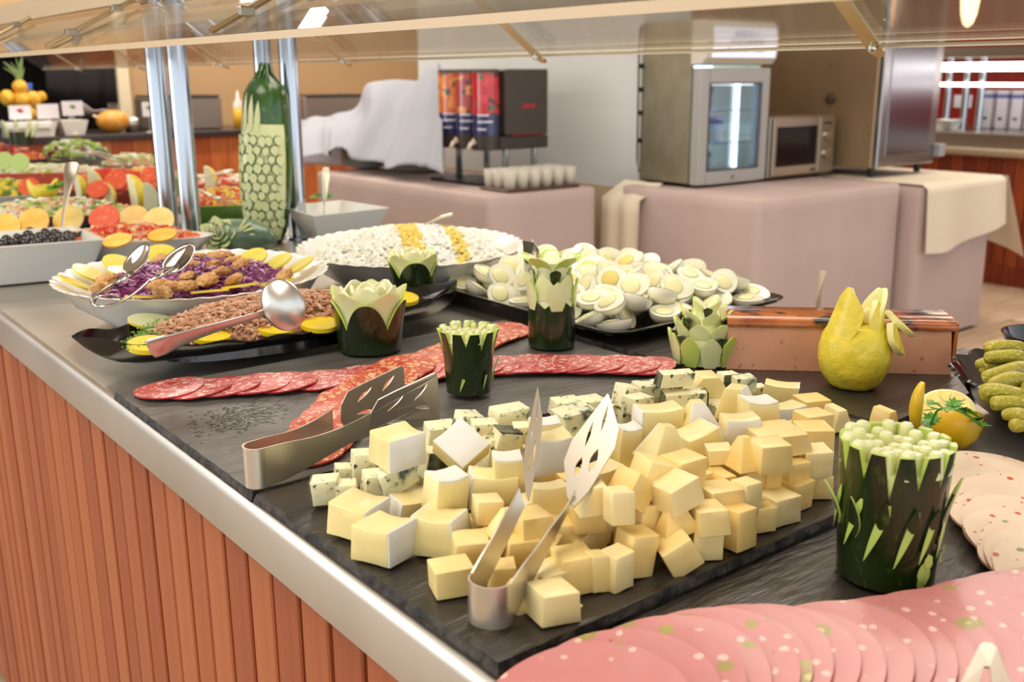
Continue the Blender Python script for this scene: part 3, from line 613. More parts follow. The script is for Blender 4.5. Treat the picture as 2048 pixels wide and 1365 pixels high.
# signs
M_card = mat('white_card', col(232, 224, 228), 0.6); M_grn = mat('green_print', col(110, 140, 70), 0.6); M_rd = mat('red_print_2', col(170, 50, 60), 0.6)
for (u, v, wd, hg, mm, lab) in ((40, 225, 0.115, 0.075, M_rd, 'white menu card with a red mark, leftmost below the fruit display'), (96, 223, 0.115, 0.08, M_card, 'blank pinkish menu card in the middle below the fruit display'), (145, 217, 0.115, 0.08, M_grn, 'white menu card with a green leaf mark above the tapered bowl'), (297, 219, 0.075, 0.085, M_grn, 'small upright menu card with a green mark by the poles')):
    p = back(u, v, 6.22); t = thing('menu_card', lab, 'sign', (p.x, 6.22, 0.90))
    G().bbox(-wd / 2, wd / 2, -0.002, 0.002, p.z - 0.90 - hg / 2, p.z - 0.90 + hg / 2, 0.001).obj('card', M_card, t)
    if mm is not M_card: G().put([(-0.02, -0.003, p.z - 0.90 + 0.012), (0.0, -0.003, p.z - 0.90 - 0.004), (0.022, -0.003, p.z - 0.90 + 0.002), (0.004, -0.003, p.z - 0.90 + 0.022)], [(0, 1, 2, 3)]).obj('printed_mark', mm, t)
    G().tube([(0, 0, 0.004), (0, 0, p.z - 0.90 - hg / 2)], 0.004, 6).obj('stem', M_chrome, t); G().lathe([(0, 0.001), (0.022, 0.001), (0.022, 0.008), (0, 0.01)], 14).obj('foot', M_cream, t)
# ribbed white crate at far left with fruit display
p = back(55, 275, 6.18)
t = thing('ribbed_tray', 'white ribbed tray stack at the far left of the back counter', 'tray', (p.x, 6.2, 0.901))
G().bbox(-0.12, 0.12, -0.08, 0.08, 0.05, 0.085, 0.004).obj('tray_top', M_ceramic, t)
G().bbox(-0.11, 0.11, -0.07, 0.07, 0.0, 0.05, 0.004).obj('tray_base', mat('grey_ribs', col(200, 196, 190), 0.5), t)
p = back(45, 215, 6.5)
t = thing('fruit_tower', 'pile of carved yellow fruit topped by a pineapple crown', 'fruit display', (p.x, 6.5, 0.90))
M_yf = mat('yellow_fruit', col(232, 190, 60), 0.4, var=(30, col(216, 148, 40), 0.4, 0.6), bump=(50, 0.4)); M_lf = mat('pale_green_leaf', col(150, 176, 110), 0.5)
G().lathe([(0, 0), (0.10, 0), (0.10, 0.02), (0.02, 0.04), (0.02, 0.12), (0, 0.12)], 20).obj('stand', M_black, t)
for x, z, r in ((-0.075, 0.21, 0.045), (0.0, 0.20, 0.05), (0.065, 0.20, 0.045), (0.03, 0.12, 0.045), (0.0, 0.27, 0.042), (0.11, 0.215, 0.03)): G().ball((x, 0, z), r, 14, 10, fn=lambda a, b: 1 + 0.08 * math.sin(a * 5) * math.sin(b * 4)).obj('fruit_piece', M_yf, t, True)
cr = G()
for i in range(11):
    a = i * 2.4; l = 0.09 + 0.03 * (i % 3); cr.tube([(0, 0, 0.29), (0.02 * math.cos(a), 0.02 * math.sin(a), 0.29 + l * 0.6), (0.055 * math.cos(a) - 0.02, 0.05 * math.sin(a), 0.29 + l)], [0.007, 0.006, 0.001], 5)
cr.obj('leaf_crown', M_lf, t)
tag(G().lathe([(0, 0.002), (0.03, 0.002), (0.03, 0.20), (0.014, 0.24), (0.014, 0.27), (0, 0.27)], 16, mi=0).lathe([(0.017, 0.262), (0.017, 0.29), (0, 0.29)], 12, mi=1).obj('water_bottle', [mat('clear_bottle', col(140, 150, 160), 0.1, alpha=0.5), M_blue], None, True, loc=(back(62, 200, 6.7).x, 6.7, 0.901)), 'clear bottle with a blue cap behind the carved yellow fruit', 'bottle')
# ================================================================ far right counter
t = thing('side_counter', 'steel-topped counter with dark red wood slats at the far right', 'counter', (5.95, 0.2, 0))
G().box(0.03, 0.9, 0, 4.6, 0.0, 0.76).obj('carcass', M_dark, t)
sl = [G().bbox(0.0, 0.02, -0.036, 0.036, 0.09, 0.745, 0.003).mesh('slat', M_slat_r[i]) for i in range(3)]
for i in range(58): link('slat', sl[(i * 7 + i // 3) % 3], t, (0.01, 0.04 + i * 0.0785, 0))
G().box(-0.002, 0.03, 0, 4.6, 0.0, 0.11).obj('plinth', M_slat_r[1], t)
G().bbox(-0.06, 0.95, -0.02, 4.62, 0.75, 0.795, 0.012).obj('ledge', mat('cream_ledge_steel', col(214, 200, 176), 0.25, 0.6), t)
G().bbox(0.05, 0.95, -0.02, 4.62, 0.795, 0.875, 0.006).obj('steel_top', M_steel, t)
t = thing('far_sneeze_guard', 'brightly lit sneeze guard on thin posts over the far right counter', 'sneeze guard', (6.3, 0.2, 0.875))
for z0, z1, x in ((0.36, 0.41, -0.05), (0.27, 0.29, -0.18)): G().box(x, x + 0.03, 0.0, 4.4, z0, z1).obj('light_strip', M_emit, t)
G().box(-0.15, 0.35, 0, 4.4, 0.44, 0.50).obj('canopy', M_steel, t)
for y in (3.541, 3.423, 3.324): G().lathe([(0.022, 0.002), (0.022, 0.44)], 14).obj('post', M_pole, t, True, loc=(0.05, y - 0.2, 0))
G().box(-0.15, -0.144, 0, 4.4, 0.26, 0.44).obj('glass_pane', M_glass, t)
M_ct = mat('white_dispenser_box', col(226, 218, 222), 0.45)
for i in range(4):
    y = Wx(1975 + i * 30, 250, 6.62).y
    t = thing('cereal_dispenser', 'tall white carton with a blue band on the far right counter, %s from the left' % ORD[i], 'carton', (6.62, y, 0.876), group='white cartons on the far right counter')
    G().bbox(-0.045, 0.045, -0.034, 0.034, 0.0, 0.24, 0.004).obj('carton_body', M_ct, t); G().box(-0.0455, 0.0455, -0.0345, 0.0345, 0.19, 0.215).obj('blue_band', mat('dull_blue_band', col(110, 112, 170), 0.5), t)
    G().box(-0.047, -0.0455, -0.012, 0.012, 0.055, 0.07).obj('dark_mark', M_dark, t)
p = Wx(1890, 268, 6.25)
tag(G().prism([(-0.05, -0.1), (0.05, -0.1), (0.05, 0.1), (-0.05, 0.1)], 0, 0.005).lathe([(0.07, 0.0), (0.11, 0.06), (0.105, 0.06), (0.066, 0.005)], 4).obj('square_bowl', M_ceramic, None, loc=(6.25, p.y, 0.877), rot=(0, 0, PI / 4)), 'white square bowl at the left end of the far right counter', 'bowl')
p = Wx(1925, 212, 6.45)
tag(G().bbox(-0.002, 0.002, -0.06, 0.06, 0.13, 0.21, 0.0005).tube([(0, 0, 0), (0, 0, 0.13)], 0.006, 6).obj('price_card', M_ct, None, loc=(6.45, p.y, 0.876)), 'white card between the posts of the far right counter', 'sign')
# ================================================================ carved courgettes
M_skin = mat('dark_courgette_skin', col(34, 50, 14), 0.22, coat=0.5, var=[(26, col(20, 30, 10), 0.35, 0.7, 4), (160, col(58, 78, 26), 0.62, 0.75, 2)], bump=(90, 0.15), stretch=(1, 1, 0.5))
M_skin2 = mat('green_courgette_skin', col(52, 98, 26), 0.25, coat=0.5, var=[(26, col(28, 62, 18), 0.35, 0.7, 4), (140, col(110, 150, 60), 0.64, 0.75, 2)], bump=(90, 0.15), stretch=(1, 1, 0.4))
M_rim = mat('lime_cut_rim', col(192, 212, 104), 0.35, sss=0.15, coat=0.3)
M_flesh = mat('pale_courgette_flesh', col(236, 236, 184), 0.35, sss=0.2, coat=0.35, var=(40, col(222, 228, 156), 0.35, 0.75), bump=(120, 0.2))
M_core = mat('white_courgette_core', col(240, 238, 196), 0.35, sss=0.25, coat=0.35, bump=(120, 0.2))
VM = [M_skin, M_rim, M_flesh, M_core]
def shell(g, R, z0, hf, th=0.0035, taper=0.0, n=120, mo=0, mr=1, flare=0.0, bulge=0.0, ht=0.1):
    """skin ring whose top edge follows hf(theta)"""
    def rr(z): k = max(0, min(1, (z - z0) / ht)); return R * (1 - taper * (1 - k)) + bulge * math.sin(PI * k) + flare * k ** 3
    vs = []; lv = (0.0, 0.03, 0.12, 0.35, 0.6, 0.8, 0.92, 1.0)
    for i in range(n):
        a = 2 * PI * i / n; h = hf(a)
        for k in lv:
            z = z0 + (h - z0) * k; r = rr(z) - (0.004 if k == 0 else 0); vs.append((r * math.cos(a), r * math.sin(a), z))
        r = rr(h) - th; vs.append((r * math.cos(a), r * math.sin(a), h)); zl = z0 + (h - z0) * 0.45; r2 = min(rr(zl), rr(h)) - th - 0.001; vs.append((r2 * math.cos(a), r2 * math.sin(a), zl))
    m = len(lv) + 2; fs = []; mi = []
    for i in range(n):
        for j in range(m - 1):
            a = i * m + j; b = ((i + 1) % n) * m + j; fs.append((a, b, b + 1, a + 1)); mi.append(mo if j < len(lv) - 1 else mr)
    fs.append(tuple(i * m for i in range(n))); mi.append(mo)
    g.put(vs, fs, mi)
def petal(g, a0, r0, r1, z0, z1, wid, th=0.003, mo=2, mi_=2, curl=0.0, blunt=0.0, ns=9, nt=7, pw=1.0, mid=0.5, flat=0.0, twist=0, rimc=False):
    """leaf standing on radius r0 at z0 with its tip at r1, z1; wid = full width in metres"""
    def half(s):
        if s < mid: k = 0.55 + 0.45 * math.sin(PI / 2 * s / mid)
        else: k = math.cos(PI / 2 * (s - mid) / (1 - mid)) ** 0.9 if s < 1 else 0
        return max(k, blunt * (1 if s < 1 else 0.6)) * wid / 2
    out = []; inn = []
    for i in range(ns):
        s = i / (ns - 1); h = half(s); r = r0 + (r1 - r0) * s ** pw; z = z0 + (z1 - z0) * s
        if curl: r += curl * max(0, s - 0.6) ** 2; 
        for j in range(nt):
            t = -1 + 2 * j / (nt - 1); w_ = h * t
            if flat: x = r; y = w_
            else: a = w_ / max(r, 0.008); x = r * math.cos(a); y = r * math.sin(a)
            y += twist * s
            for lst, off in ((out, 0.0), (inn, -th)):
                rr = math.hypot(x, y) or 1
                X, Y = x + off * (x / rr), y + off * (y / rr)
                lst.append((X * math.cos(a0) - Y * math.sin(a0), X * math.sin(a0) + Y * math.cos(a0), z + (0.0 if off == 0 else -th * 0.2)))
    N_ = len(out); vs = out + inn; fs = []; mm = []
    for i in range(ns - 1):
        for j in range(nt - 1):
            a = i * nt + j; fs.append((a, a + 1, a + nt + 1, a + nt)); mm.append(mo)
            fs.append((N_ + a, N_ + a + nt, N_ + a + nt + 1, N_ + a + 1)); mm.append(mi_)
    edge = [i * nt for i in range(ns)] + [(ns - 1) * nt + j for j in range(1, nt)] + [i * nt + nt - 1 for i in range(ns - 2, -1, -1)] + [j for j in range(nt - 2, 0, -1)]
    for i in range(len(edge)):
        a, b = edge[i], edge[(i + 1) % len(edge)]; fs.append((a, b, N_ + b, N_ + a)); mm.append(0 if mo == 0 and mi_ == 0 else (1 if mo == 0 or mi_ == 1 or rimc else mo))
    g.put(vs, fs, mm)
def saw(a, n, ph=0.0, gap=0.5):
    """0 at notch bottom, 1 on flat tooth"""
    x = ((a / (2 * PI) * n + ph) % 1.0); d = abs(x - 0.5) * 2      # d = 0 in the middle of the notch
    return min(1.0, d / gap)
# ---- spiky crown courgettes (big right, small centre)
def crown(label, loc, R, H, nt, leaves, rotz, seed, cut, flare=0.0, taper=0.08, patch=False):
    t = thing('carved_courgette', label, 'carved vegetable', loc, rotz); r = random.Random(seed)
    deps = [r.uniform(0.7, 1.25) for _ in range(nt)]
    def hf(a):
        k = saw(a, nt); i = int(a / (2 * PI) * nt) % nt
        return H - cut * deps[i] * (1 - k)
    g = G(); shell(g, R, 0.001, hf, 0.004, taper=taper, n=nt * 16, ht=H, flare=flare); g.obj('skin', VM, t, 50)
    g = G(); rk = lambda k: R * (1 - taper * (1 - k)) + flare * k ** 3
    g.lathe([(0, 0.002), (rk(0.05) * 0.85, 0.004)] + [(rk(k) - 0.0022, H * k) for k in (0.3, 0.5, 0.6, 0.7, 0.8)] + [(rk(0.86) - 0.0024, H * 0.86), (rk(0.86) * 0.5, H * 0.88), (0, H * 0.88)], 48, mi=2)
    g.obj('flesh_core', VM, t, 40)
    # cross-cut fingers on top
    g = G(); pitch = R * 2 / 6.3; Rf = (R + flare * 0.7)
    for i in range(-4, 5):
        for j in range(-4, 5):
            x, y = (i + (0.5 if j % 2 else 0)) * pitch, j * pitch * 0.92; d = math.hypot(x, y)
            if d > Rf * 0.90: continue
            hw = pitch * 0.36; top = H + r.uniform(-0.003, 0.003) + (0.0015 if d > Rf * 0.6 else -0.002)
            lx, ly = r.uniform(-0.001, 0.001), r.uniform(-0.001, 0.001)
            pr = []
            for z, k in ((H * 0.84, 1.1), (top - 0.002, 0.95), (top, 0.7)):
                pr += [(x + lx * (z > H - 0.01) + a * hw * k, y + ly * (z > H - 0.01) + b * hw * k, z) for a, b in ((-1, -0.6), (-0.6, -1), (0.6, -1), (1, -0.6), (1, 0.6), (0.6, 1), (-0.6, 1), (-1, 0.6))]
            fs = [(a * 8 + q, a * 8 + (q + 1) % 8, a * 8 + 8 + (q + 1) % 8, a * 8 + 8 + q) for a in (0, 1) for q in range(8)] + [tuple(range(16, 24))]
            g.put(pr, fs, [2] * 16 + [3])
    g.obj('cut_fingers', VM, t)
    for (a, z0, ln, wd, out) in leaves:
        g = G(); rb = R * (1 - taper * 0.6)
        petal(g, math.radians(a), rb + 0.0010, rb + 0.0012 + out, z0, z0 + ln, wd * 0.8, 0.0018, mo=0, mi_=1 if out > 0.005 else 0, ns=9, nt=5, pw=1.7, mid=0.3, twist=ln * 0.16)
        # pale wound beside the lifted sliver
        am = math.radians(a) - wd * 0.42 / rb
        vs = []
        for k in range(7):
            s = k / 6; z = z0 - ln * 0.25 + ln * 1.15 * s; hw = wd * 0.22 * (math.sin(PI * min(1, s * 0.62 + 0.02)) if s < 0.9 else 0.3) / rb + 0.0003
            for sg in (-1, 1): q = am + sg * hw + ln * 0.34 * s / rb; vs.append(((rb + 0.0022) * math.cos(q), (rb + 0.0022) * math.sin(q), z))
        g.put(vs, [(2 * k, 2 * k + 1, 2 * k + 3, 2 * k + 2) for k in range(6)], 1)
        g.obj('leaf_sliver', VM, t, 40)
    if patch:
        g = G(); ca = math.radians(patch)
        for (da, z, s) in ((0, 0.018, 1.0), (0.06, 0.026, 0.7), (0.5, 0.024, 0.45), (0.62, 0.029, 0.4), (-0.04, 0.011, 0.6)):
            n = 14; rb = R * (1 - taper) + 0.0016 + 0.0022 * (z / 0.03)
            g.put([(rb * math.cos(ca + da), rb * math.sin(ca + da), z)] + [(rb * math.cos(ca + da + 0.16 * s * math.cos(q * 2 * PI / n) * r.uniform(.75, 1.15)), rb * math.sin(ca + da + 0.16 * s * math.cos(q * 2 * PI / n)), z + 0.0085 * s * math.sin(q * 2 * PI / n) * r.uniform(.75, 1.1)) for q in range(n)], [(0, 1 + q, 1 + (q + 1) % n) for q in range(n)], 1)
        g.obj('pale_patch', VM, t)
    return t
fa = math.degrees(math.atan2(-0.787, -0.617))     # direction towards the camera
p = W(1768, 1152, 0.8955)
crown('large dark courgette carved with spiky crown, nearest on the right by the mortadella', (p.x, p.y, 0.8955), 0.0352, 0.098, 13,
      [(fa - 62, 0.037, 0.032, 0.012, 0.010), (fa - 34, 0.033, 0.036, 0.014, 0.004), (fa - 4, 0.031, 0.034, 0.013, 0.003), (fa + 22, 0.033, 0.030, 0.013, 0.003), (fa + 46, 0.035, 0.034, 0.013, 0.004), (fa + 76, 0.033, 0.040, 0.013, 0.010), (fa - 95, 0.039, 0.032, 0.012, 0.012), (fa + 110, 0.039, 0.034, 0.012, 0.010), (fa + 150, 0.041, 0.03, 0.012, 0.01), (fa + 190, 0.041, 0.03, 0.012, 0.01)], 0, 3, 0.026, flare=0.0012, taper=0.10, patch=fa + 22)
p = W(938, 788, 0.901)
crown('small dark courgette with spiky pale crown among the salami slices', (p.x, p.y, 0.9025), 0.0262, 0.070, 11,
      [(fa - 28, 0.012, 0.015, 0.007, 0.002), (fa + 24, 0.014, 0.016, 0.006, 0.002), (fa + 72, 0.014, 0.024, 0.009, 0.007)], 0.3, 5, 0.020, flare=0.0065, taper=0.10)
# ---- lotus courgettes
def lotus(label, loc, R, H, skinp, rotz, seed, flesh_h, tall=0.0, out=0.006, npet=5, phase=0.0, dots=True):
    t = thing('carved_courgette', label, 'carved vegetable', loc, rotz); r = random.Random(seed)
    def hf(a):
        x = (a / (2 * PI) * npet + phase) % 1.0; d = abs(x - 0.5) * 2      # petal centre at d = 0
        return H * (1.04 - 0.52 * d ** 2.2) if d < 1 else 0.52 * H
    g = G(); shell(g, R, 0.001, hf, 0.003, taper=0.12, n=npet * 24, ht=H, flare=0.003); g.obj('skin', VM, t, 50)
    for k in range(npet):       # second ring: tall pale petals between the skin petals
        g = G(); a = 2 * PI * (k + 0.0 - phase) / npet
        petal(g, a, R * 0.83, R * 0.97 + out, H * 0.28, H + flesh_h * 0.75, R * 1.5, 0.0036, mo=2, mi_=3, mid=0.62, pw=2.6, blunt=0.12, rimc=True, ns=13)
        g.obj('petal', [M_skin, M_rim, M_flesh, M_core], t, 50)
    for k in range(npet):
        g = G(); a = 2 * PI * (k + 0.5 - phase) / npet
        petal(g, a, R * 0.70, R * 0.80, H * 0.3, H + flesh_h * 0.9, R * 1.35, 0.003, mo=3, mi_=3, mid=0.66, blunt=0.2, ns=13)
        g.obj('petal', VM, t, 50)
    for k in range(npet):
        g = G(); a = 2 * PI * (k + 0.2 - phase) / npet
        petal(g, a, R * 0.48, R * 0.50, H * 0.4, H + flesh_h * 0.85, R * 1.0, 0.003, mo=3, mi_=3, mid=0.66, blunt=0.2)
        g.obj('inner_petal', VM, t, 50)
    G().lathe([(0, 0.002), (R * 0.80, 0.004), (R * 0.86, H * 0.45), (R * 0.6, H * 0.72), (R * 0.3, H + flesh_h * 0.3), (R * 0.12, H + flesh_h * 0.7), (0, H + flesh_h * 0.75)], 30, mi=3).obj('core', VM, t, 60)
    return t
p = W(741, 700, 0.901)
lotus('wide dark courgette carved as a lotus, in front of the tuna platter', (p.x, p.y, 0.901), 0.043, 0.062, None, math.radians(fa) + 0.05, 5, 0.022, npet=5, phase=0.5)
p = W(828, 582, 0.925)
lotus('pale lotus courgette standing on the right end of the tuna platter', (p.x, p.y, 0.925), 0.0335, 0.045, None, math.radians(fa) + 0.2, 9, 0.017, npet=4, phase=0.5, out=0.008)
# ---- flat serrated courgette behind the tuna
p = W(746, 556, 0.915)
t = thing('carved_courgette', 'low courgette with a zigzag cut rim behind the tuna platter', 'carved vegetable', (p.x, p.y, 0.905)); R = 0.034; H = 0.044
g = G(); shell(g, R, 0.001, lambda a: H - 0.020 * (1 - saw(a, 12, 0.3, 0.85)), 0.003, taper=0.05, n=12 * 12, ht=H); g.obj('skin', [M_skin2] + VM[1:], t, 50)
g = G(); 
for k in range(12): petal(g, 2 * PI * (k + 0.2) / 12, R * 0.97, R * 0.92, H * 0.45, H + 0.004, 0.012, 0.003, mo=2, mi_=3)
g.obj('rim_petals', VM, t, 50)
G().lathe([(0, 0.002), (R * 0.9, 0.004), (R * 0.90, H * 0.8), (R * 0.5, H + 0.004), (0, H + 0.008)], 30, mi=3).obj('core', VM, t, 60)
# ---- flower on a post
p = W(1103, 692, 0.901)
t = thing('carved_courgette', 'tall courgette post topped by a pale flower, beside the egg tray', 'carved vegetable', (p.x, p.y, 0.9005)); R = 0.0287; H = 0.073
g = G(); shell(g, R, 0.001, lambda a: H - 0.020 + 0.014 * saw(a, 5, 0.55, 1.0), 0.003, taper=0.0, n=100, ht=H); g.obj('skin', VM, t, 50)
G().lathe([(0, 0.002), (R * 0.93, 0.004), (R * 0.93, H * 0.80), (R * 0.72, H + 0.008), (R * 0.60, H + 0.022), (R * 0.8, H + 0.034), (0, H + 0.036)], 30, mi=3).obj('core', VM, t, 60)
cf = math.radians(fa)
for k in range(5):
    g = G(); a = cf + 2 * PI * (k + 0.15) / 5
    petal(g, a, R * 1.0, R * 1.14, H - 0.023, H + 0.014, R * 0.85, 0.0035, mo=2, mi_=3, mid=0.55, pw=0.8, rimc=True); g.obj('lower_petal', [M_skin, M_rim, M_flesh, M_core], t, 50)
    g = G(); petal(g, cf + 2 * PI * (k + 0.65) / 5, R * 0.95, R * 0.90, H - 0.010, H + 0.020, R * 0.95, 0.0035, mo=2, mi_=3, mid=0.45); g.obj('lower_petal', VM, t, 50)
for k in range(5):
    g = G(); a = cf + 2 * PI * (k + 0.5) / 5
    petal(g, a, R * 0.42, R * 1.28, H + 0.022, H + 0.042, R * 0.95, 0.009, mo=1, mi_=3, mid=0.75, blunt=0.7, flat=1, pw=1.0); g.obj('upper_petal', VM, t, 50)
for k in range(4):
    g = G(); a = cf + 2 * PI * (k + 0.1) / 4
    petal(g, a, R * 0.72, R * 0.86, H + 0.008, H + 0.026, R * 0.5, 0.002, mo=0, mi_=1, mid=0.8, blunt=0.3); g.obj('skin_tip', VM, t, 50)
# ---- tiered rosette
p = W(1408, 722, 0.901)
t = thing('carved_courgette', 'courgette carved in pale tiers with dark tips, between blue cheese and pâté', 'carved vegetable', (p.x, p.y, 0.9005)); R = 0.039
G().lathe([(0, 0.001), (R * 0.86, 0.002), (R * 0.9, 0.02), (R * 0.74, 0.038), (R * 0.5, 0.052), (R * 0.3, 0.062), (0, 0.064)], 30, mi=2).obj('core', VM, t, 60)
for (n, r0, r1, z0, z1, wd, ph, nm, b) in ((10, 0.92, 1.12, 0.001, 0.038, 0.62, 0.0, 'lower_petal', 0.2), (8, 0.72, 0.98, 0.024, 0.052, 0.66, 0.5, 'middle_petal', 0.3), (6, 0.48, 0.80, 0.042, 0.064, 0.58, 0.1, 'middle_petal', 0.4), (4, 0.24, 0.50, 0.056, 0.074, 0.44, 0.4, 'upper_petal', 0.5)):
    for k in range(n):
        g = G(); a = cf + 2 * PI * (k + ph) / n
        petal(g, a, R * r0, R * r1, z0, z1, R * wd, 0.0035, mo=1 if nm == 'lower_petal' and k % 2 else 2, mi_=3, mid=0.6, blunt=b, rimc=True); g.obj(nm, [M_skin, M_rim, M_flesh, M_core], t, 50)
for (n, r, z, ph, s) in ((5, 0.99, 0.030, 0.25, 1.0), (4, 0.80, 0.050, 0.4, 1.0), (1, 0.52, 0.062, 0.0, 1.2)):
    for k in range(n):
        a = cf + 2 * PI * (k + ph) / n - (0 if n > 1 else 0.1); rr = R * r + 0.001
        vs = [(rr * math.cos(a + d), rr * math.sin(a + d), z + dz) for d, dz in ((-0.22 * s, 0.004), (0, 0.0065), (0.22 * s, 0.004), (0.0, -0.014 * s))] + [((rr - 0.004) * math.cos(a + d), (rr - 0.004) * math.sin(a + d), z + dz) for d, dz in ((-0.22 * s, 0.004), (0, 0.0065), (0.22 * s, 0.004), (0.0, -0.014 * s))]
        G().put(vs, [(0, 1, 2, 3), (7, 6, 5, 4), (0, 4, 5, 1), (1, 5, 6, 2), (2, 6, 7, 3), (3, 7, 4, 0)], 0).obj('skin_tip', VM, t)
# ---- pineapple courgette leaning by the poles
p = W(535, 478, 0.90)
t = thing('carved_courgette', 'big upright courgette carved like a pineapple in front of the steel poles', 'carved vegetable', (p.x, p.y, 0.891))
D = Wy(540, 132, p.y).z - 0.891; S_ = D / 0.36
prof = [(0.0, 0.0), (0.030, 0.002), (0.040, 0.03), (0.049, 0.10), (0.0505, 0.17), (0.0485, 0.22), (0.0455, 0.25), (0.0455, 0.28), (0.0430, 0.305), (0.034, 0.325), (0.018, 0.338), (0.009, 0.348), (0.008, 0.362), (0, 0.363)]
prof = [(r, z * S_) for r, z in prof]
def lean(o): o.rotation_euler = (0, 0, 0)
G().lathe(prof, 40).obj('skin', M_skin2, t, True)
def pr(z):
    for (r0, z0), (r1, z1) in zip(prof, prof[1:]):
        if z0 <= z <= z1: return r0 + (r1 - r0) * (z - z0) / max(1e-6, z1 - z0)
    return 0.01
lf = math.radians(fa) + 0.15 - 0.35
g = G()
g.grid(lambda u, v: ((pr((0.012 + 0.235 * v) * S_) + 0.0008) * math.cos(lf - 1.45 + 2.7 * u), (pr((0.012 + 0.235 * v) * S_) + 0.0008) * math.sin(lf - 1.45 + 2.7 * u), (0.012 + 0.235 * v) * S_), 30, 24)
g.obj('peeled_side', M_flesh, t, True)
M_scale = mat('carved_scale', col(232, 236, 172), 0.35, sss=0.2, coat=0.4); M_sedge = mat('dark_scale_edge', col(40, 60, 22), 0.4)
sc_g = G(); 
def scale_piece(a, z, s, r_):
    g = G(); wv = 0.0086 * s; hv = 0.0112 * s * rs.uniform(0.85, 1.1); pts = []; ra = rs.uniform(-0.45, 0.45)
    for q in range(9):
        th = PI * q / 8; pts.append((wv * math.cos(th), hv * math.sin(th)))
    pts += [(-wv * 0.5, -hv * 0.6), (wv * 0.2, -hv * 0.9), (wv * 0.6, -hv * 0.5)]; pts = [(x * math.cos(ra) - y * math.sin(ra), x * math.sin(ra) + y * math.cos(ra)) for x, y in pts]
    for lift, k, mm in ((0.0022 + s * 0.0006, 1.07, 1), (0.0040 + s * 0.0010, 0.95, 0)):
        top = []
        for x, y in pts: rr = pr(z + y * k) + lift; top.append((rr * math.cos(a + x * k / rr), rr * math.sin(a + x * k / rr), z + y * k))
        low = [(x * 0.9, y * 0.9, z_) for x, y, z_ in top]; n = len(pts)
        g.put(top + low, [tuple(range(n))] + [(i, (i + 1) % n, n + (i + 1) % n, n + i) for i in range(n)], mm)
    return g
rs = random.Random(4)
for row in range(11):
    z = (0.028 + row * 0.0185) * S_
    for k in range(8):
        a = lf - 1.45 + (k + (0.5 if row % 2 else 0)) * 0.335
        if a > lf + 1.20 - 0.03 * row: continue
        scale_piece(a + rs.uniform(-.05, .05), z + rs.uniform(-.002, .002), rs.uniform(0.82, 1.12), 0).obj('carved_scale', [M_scale, M_sedge], t)
for k, (da, h) in enumerate(((-0.95, 0.06), (-0.62, 0.078), (-0.28, 0.074), (0.02, 0.062))):
    g = G(); vs = []
    for q in range(9):
        s = q / 8; z = (0.232 + h * s) * S_; hw = 0.0065 * math.sin(PI * min(1, 0.25 + s * 0.75)) ; rr = pr(z) + 0.0022
        for sg in (-1, 1): a = lf + da + sg * hw / rr + 0.09 * s; vs.append((rr * math.cos(a), rr * math.sin(a), z))
    g.put(vs, [(2 * q, 2 * q + 1, 2 * q + 3, 2 * q + 2) for q in range(8)]); g.obj('carved_leaf', M_flesh, t)
g = G(); n = 7
for q in range(n): a = 2 * PI * q / n; g.tube([(0.030 * math.cos(a), 0.030 * math.sin(a), 0.325 * S_), (0.017 * math.cos(a), 0.017 * math.sin(a), 0.340 * S_), (0.008 * math.cos(a), 0.008 * math.sin(a), 0.366 * S_)], 0.0035, 6)
g.obj('stalk', M_skin2, t, True)
t.rotation_euler = (math.radians(1.5), math.radians(2.5), 0)
# ---- lying courgette with rose
p = W(468, 485, 0.915)
t = thing('carved_courgette', 'courgette lying down with a carved rose at its end, left of the pineapple carving', 'carved vegetable', (p.x, p.y, 0.892))
ax = RIGHT.normalized(); zc = 0.034
g = G(); pts = [ax * (-0.045) + Vector((0, 0, zc)), ax * (-0.03) + Vector((0, 0, zc)), ax * 0.03 + Vector((0, 0, zc)), ax * 0.062 + Vector((0, 0, zc - 0.004)), ax * 0.082 + Vector((0, 0, zc - 0.01))]
g.tube([tuple(q) for q in pts], [0.030, 0.034, 0.034, 0.024, 0.008], 24); g.obj('skin', mat('grey_green_skin', col(96, 122, 98), 0.3, coat=0.4, var=(20, col(70, 98, 72), 0.4, 0.7)), t, True)
ro = bpy.data.objects.new('rose', None); 
for ring, (n, r0, r1, z1, wd) in enumerate(((7, 0.020, 0.036, 0.016, 0.022), (6, 0.013, 0.026, 0.020, 0.018), (5, 0.008, 0.016, 0.023, 0.014), (3, 0.003, 0.006, 0.024, 0.009))):
    for k in range(n):
        g = G(); petal(g, 2 * PI * (k + ring * 0.4) / n, r0, r1, 0.0, z1, wd, 0.002, mo=1 if ring < 2 else 2, mi_=3, mid=0.6, blunt=0.4)
        o = g.obj('rose_petal', VM, t, 50); q = ax * (-0.022) + Vector((-0.617, -0.787, 0)) * 0.022 + Vector((0, 0, zc + 0.004)); o.location = q; o.rotation_euler = Vector((-0.617 * 0.8, -0.787 * 0.8, 0.55)).to_track_quat('Z', 'Y').to_euler()
for k in range(6):
    g = G(); g.ball((0, 0, 0), 1, 12, 6, sc3=(0.020, 0.0045, 0.0025)); o = g.obj('carved_petal', M_flesh, t, True)
    th = -0.9 + k * 0.38; q = ax * (0.016 + 0.014 * math.cos(th)) + Vector((-0.617, -0.787, 0)) * 0.026 + Vector((0, 0, zc + 0.012 + 0.014 * math.sin(th))); o.location = q
    dirv = ax * math.cos(th) + Vector((0, 0, math.sin(th))); o.rotation_euler = dirv.to_track_quat('X', 'Z').to_euler()
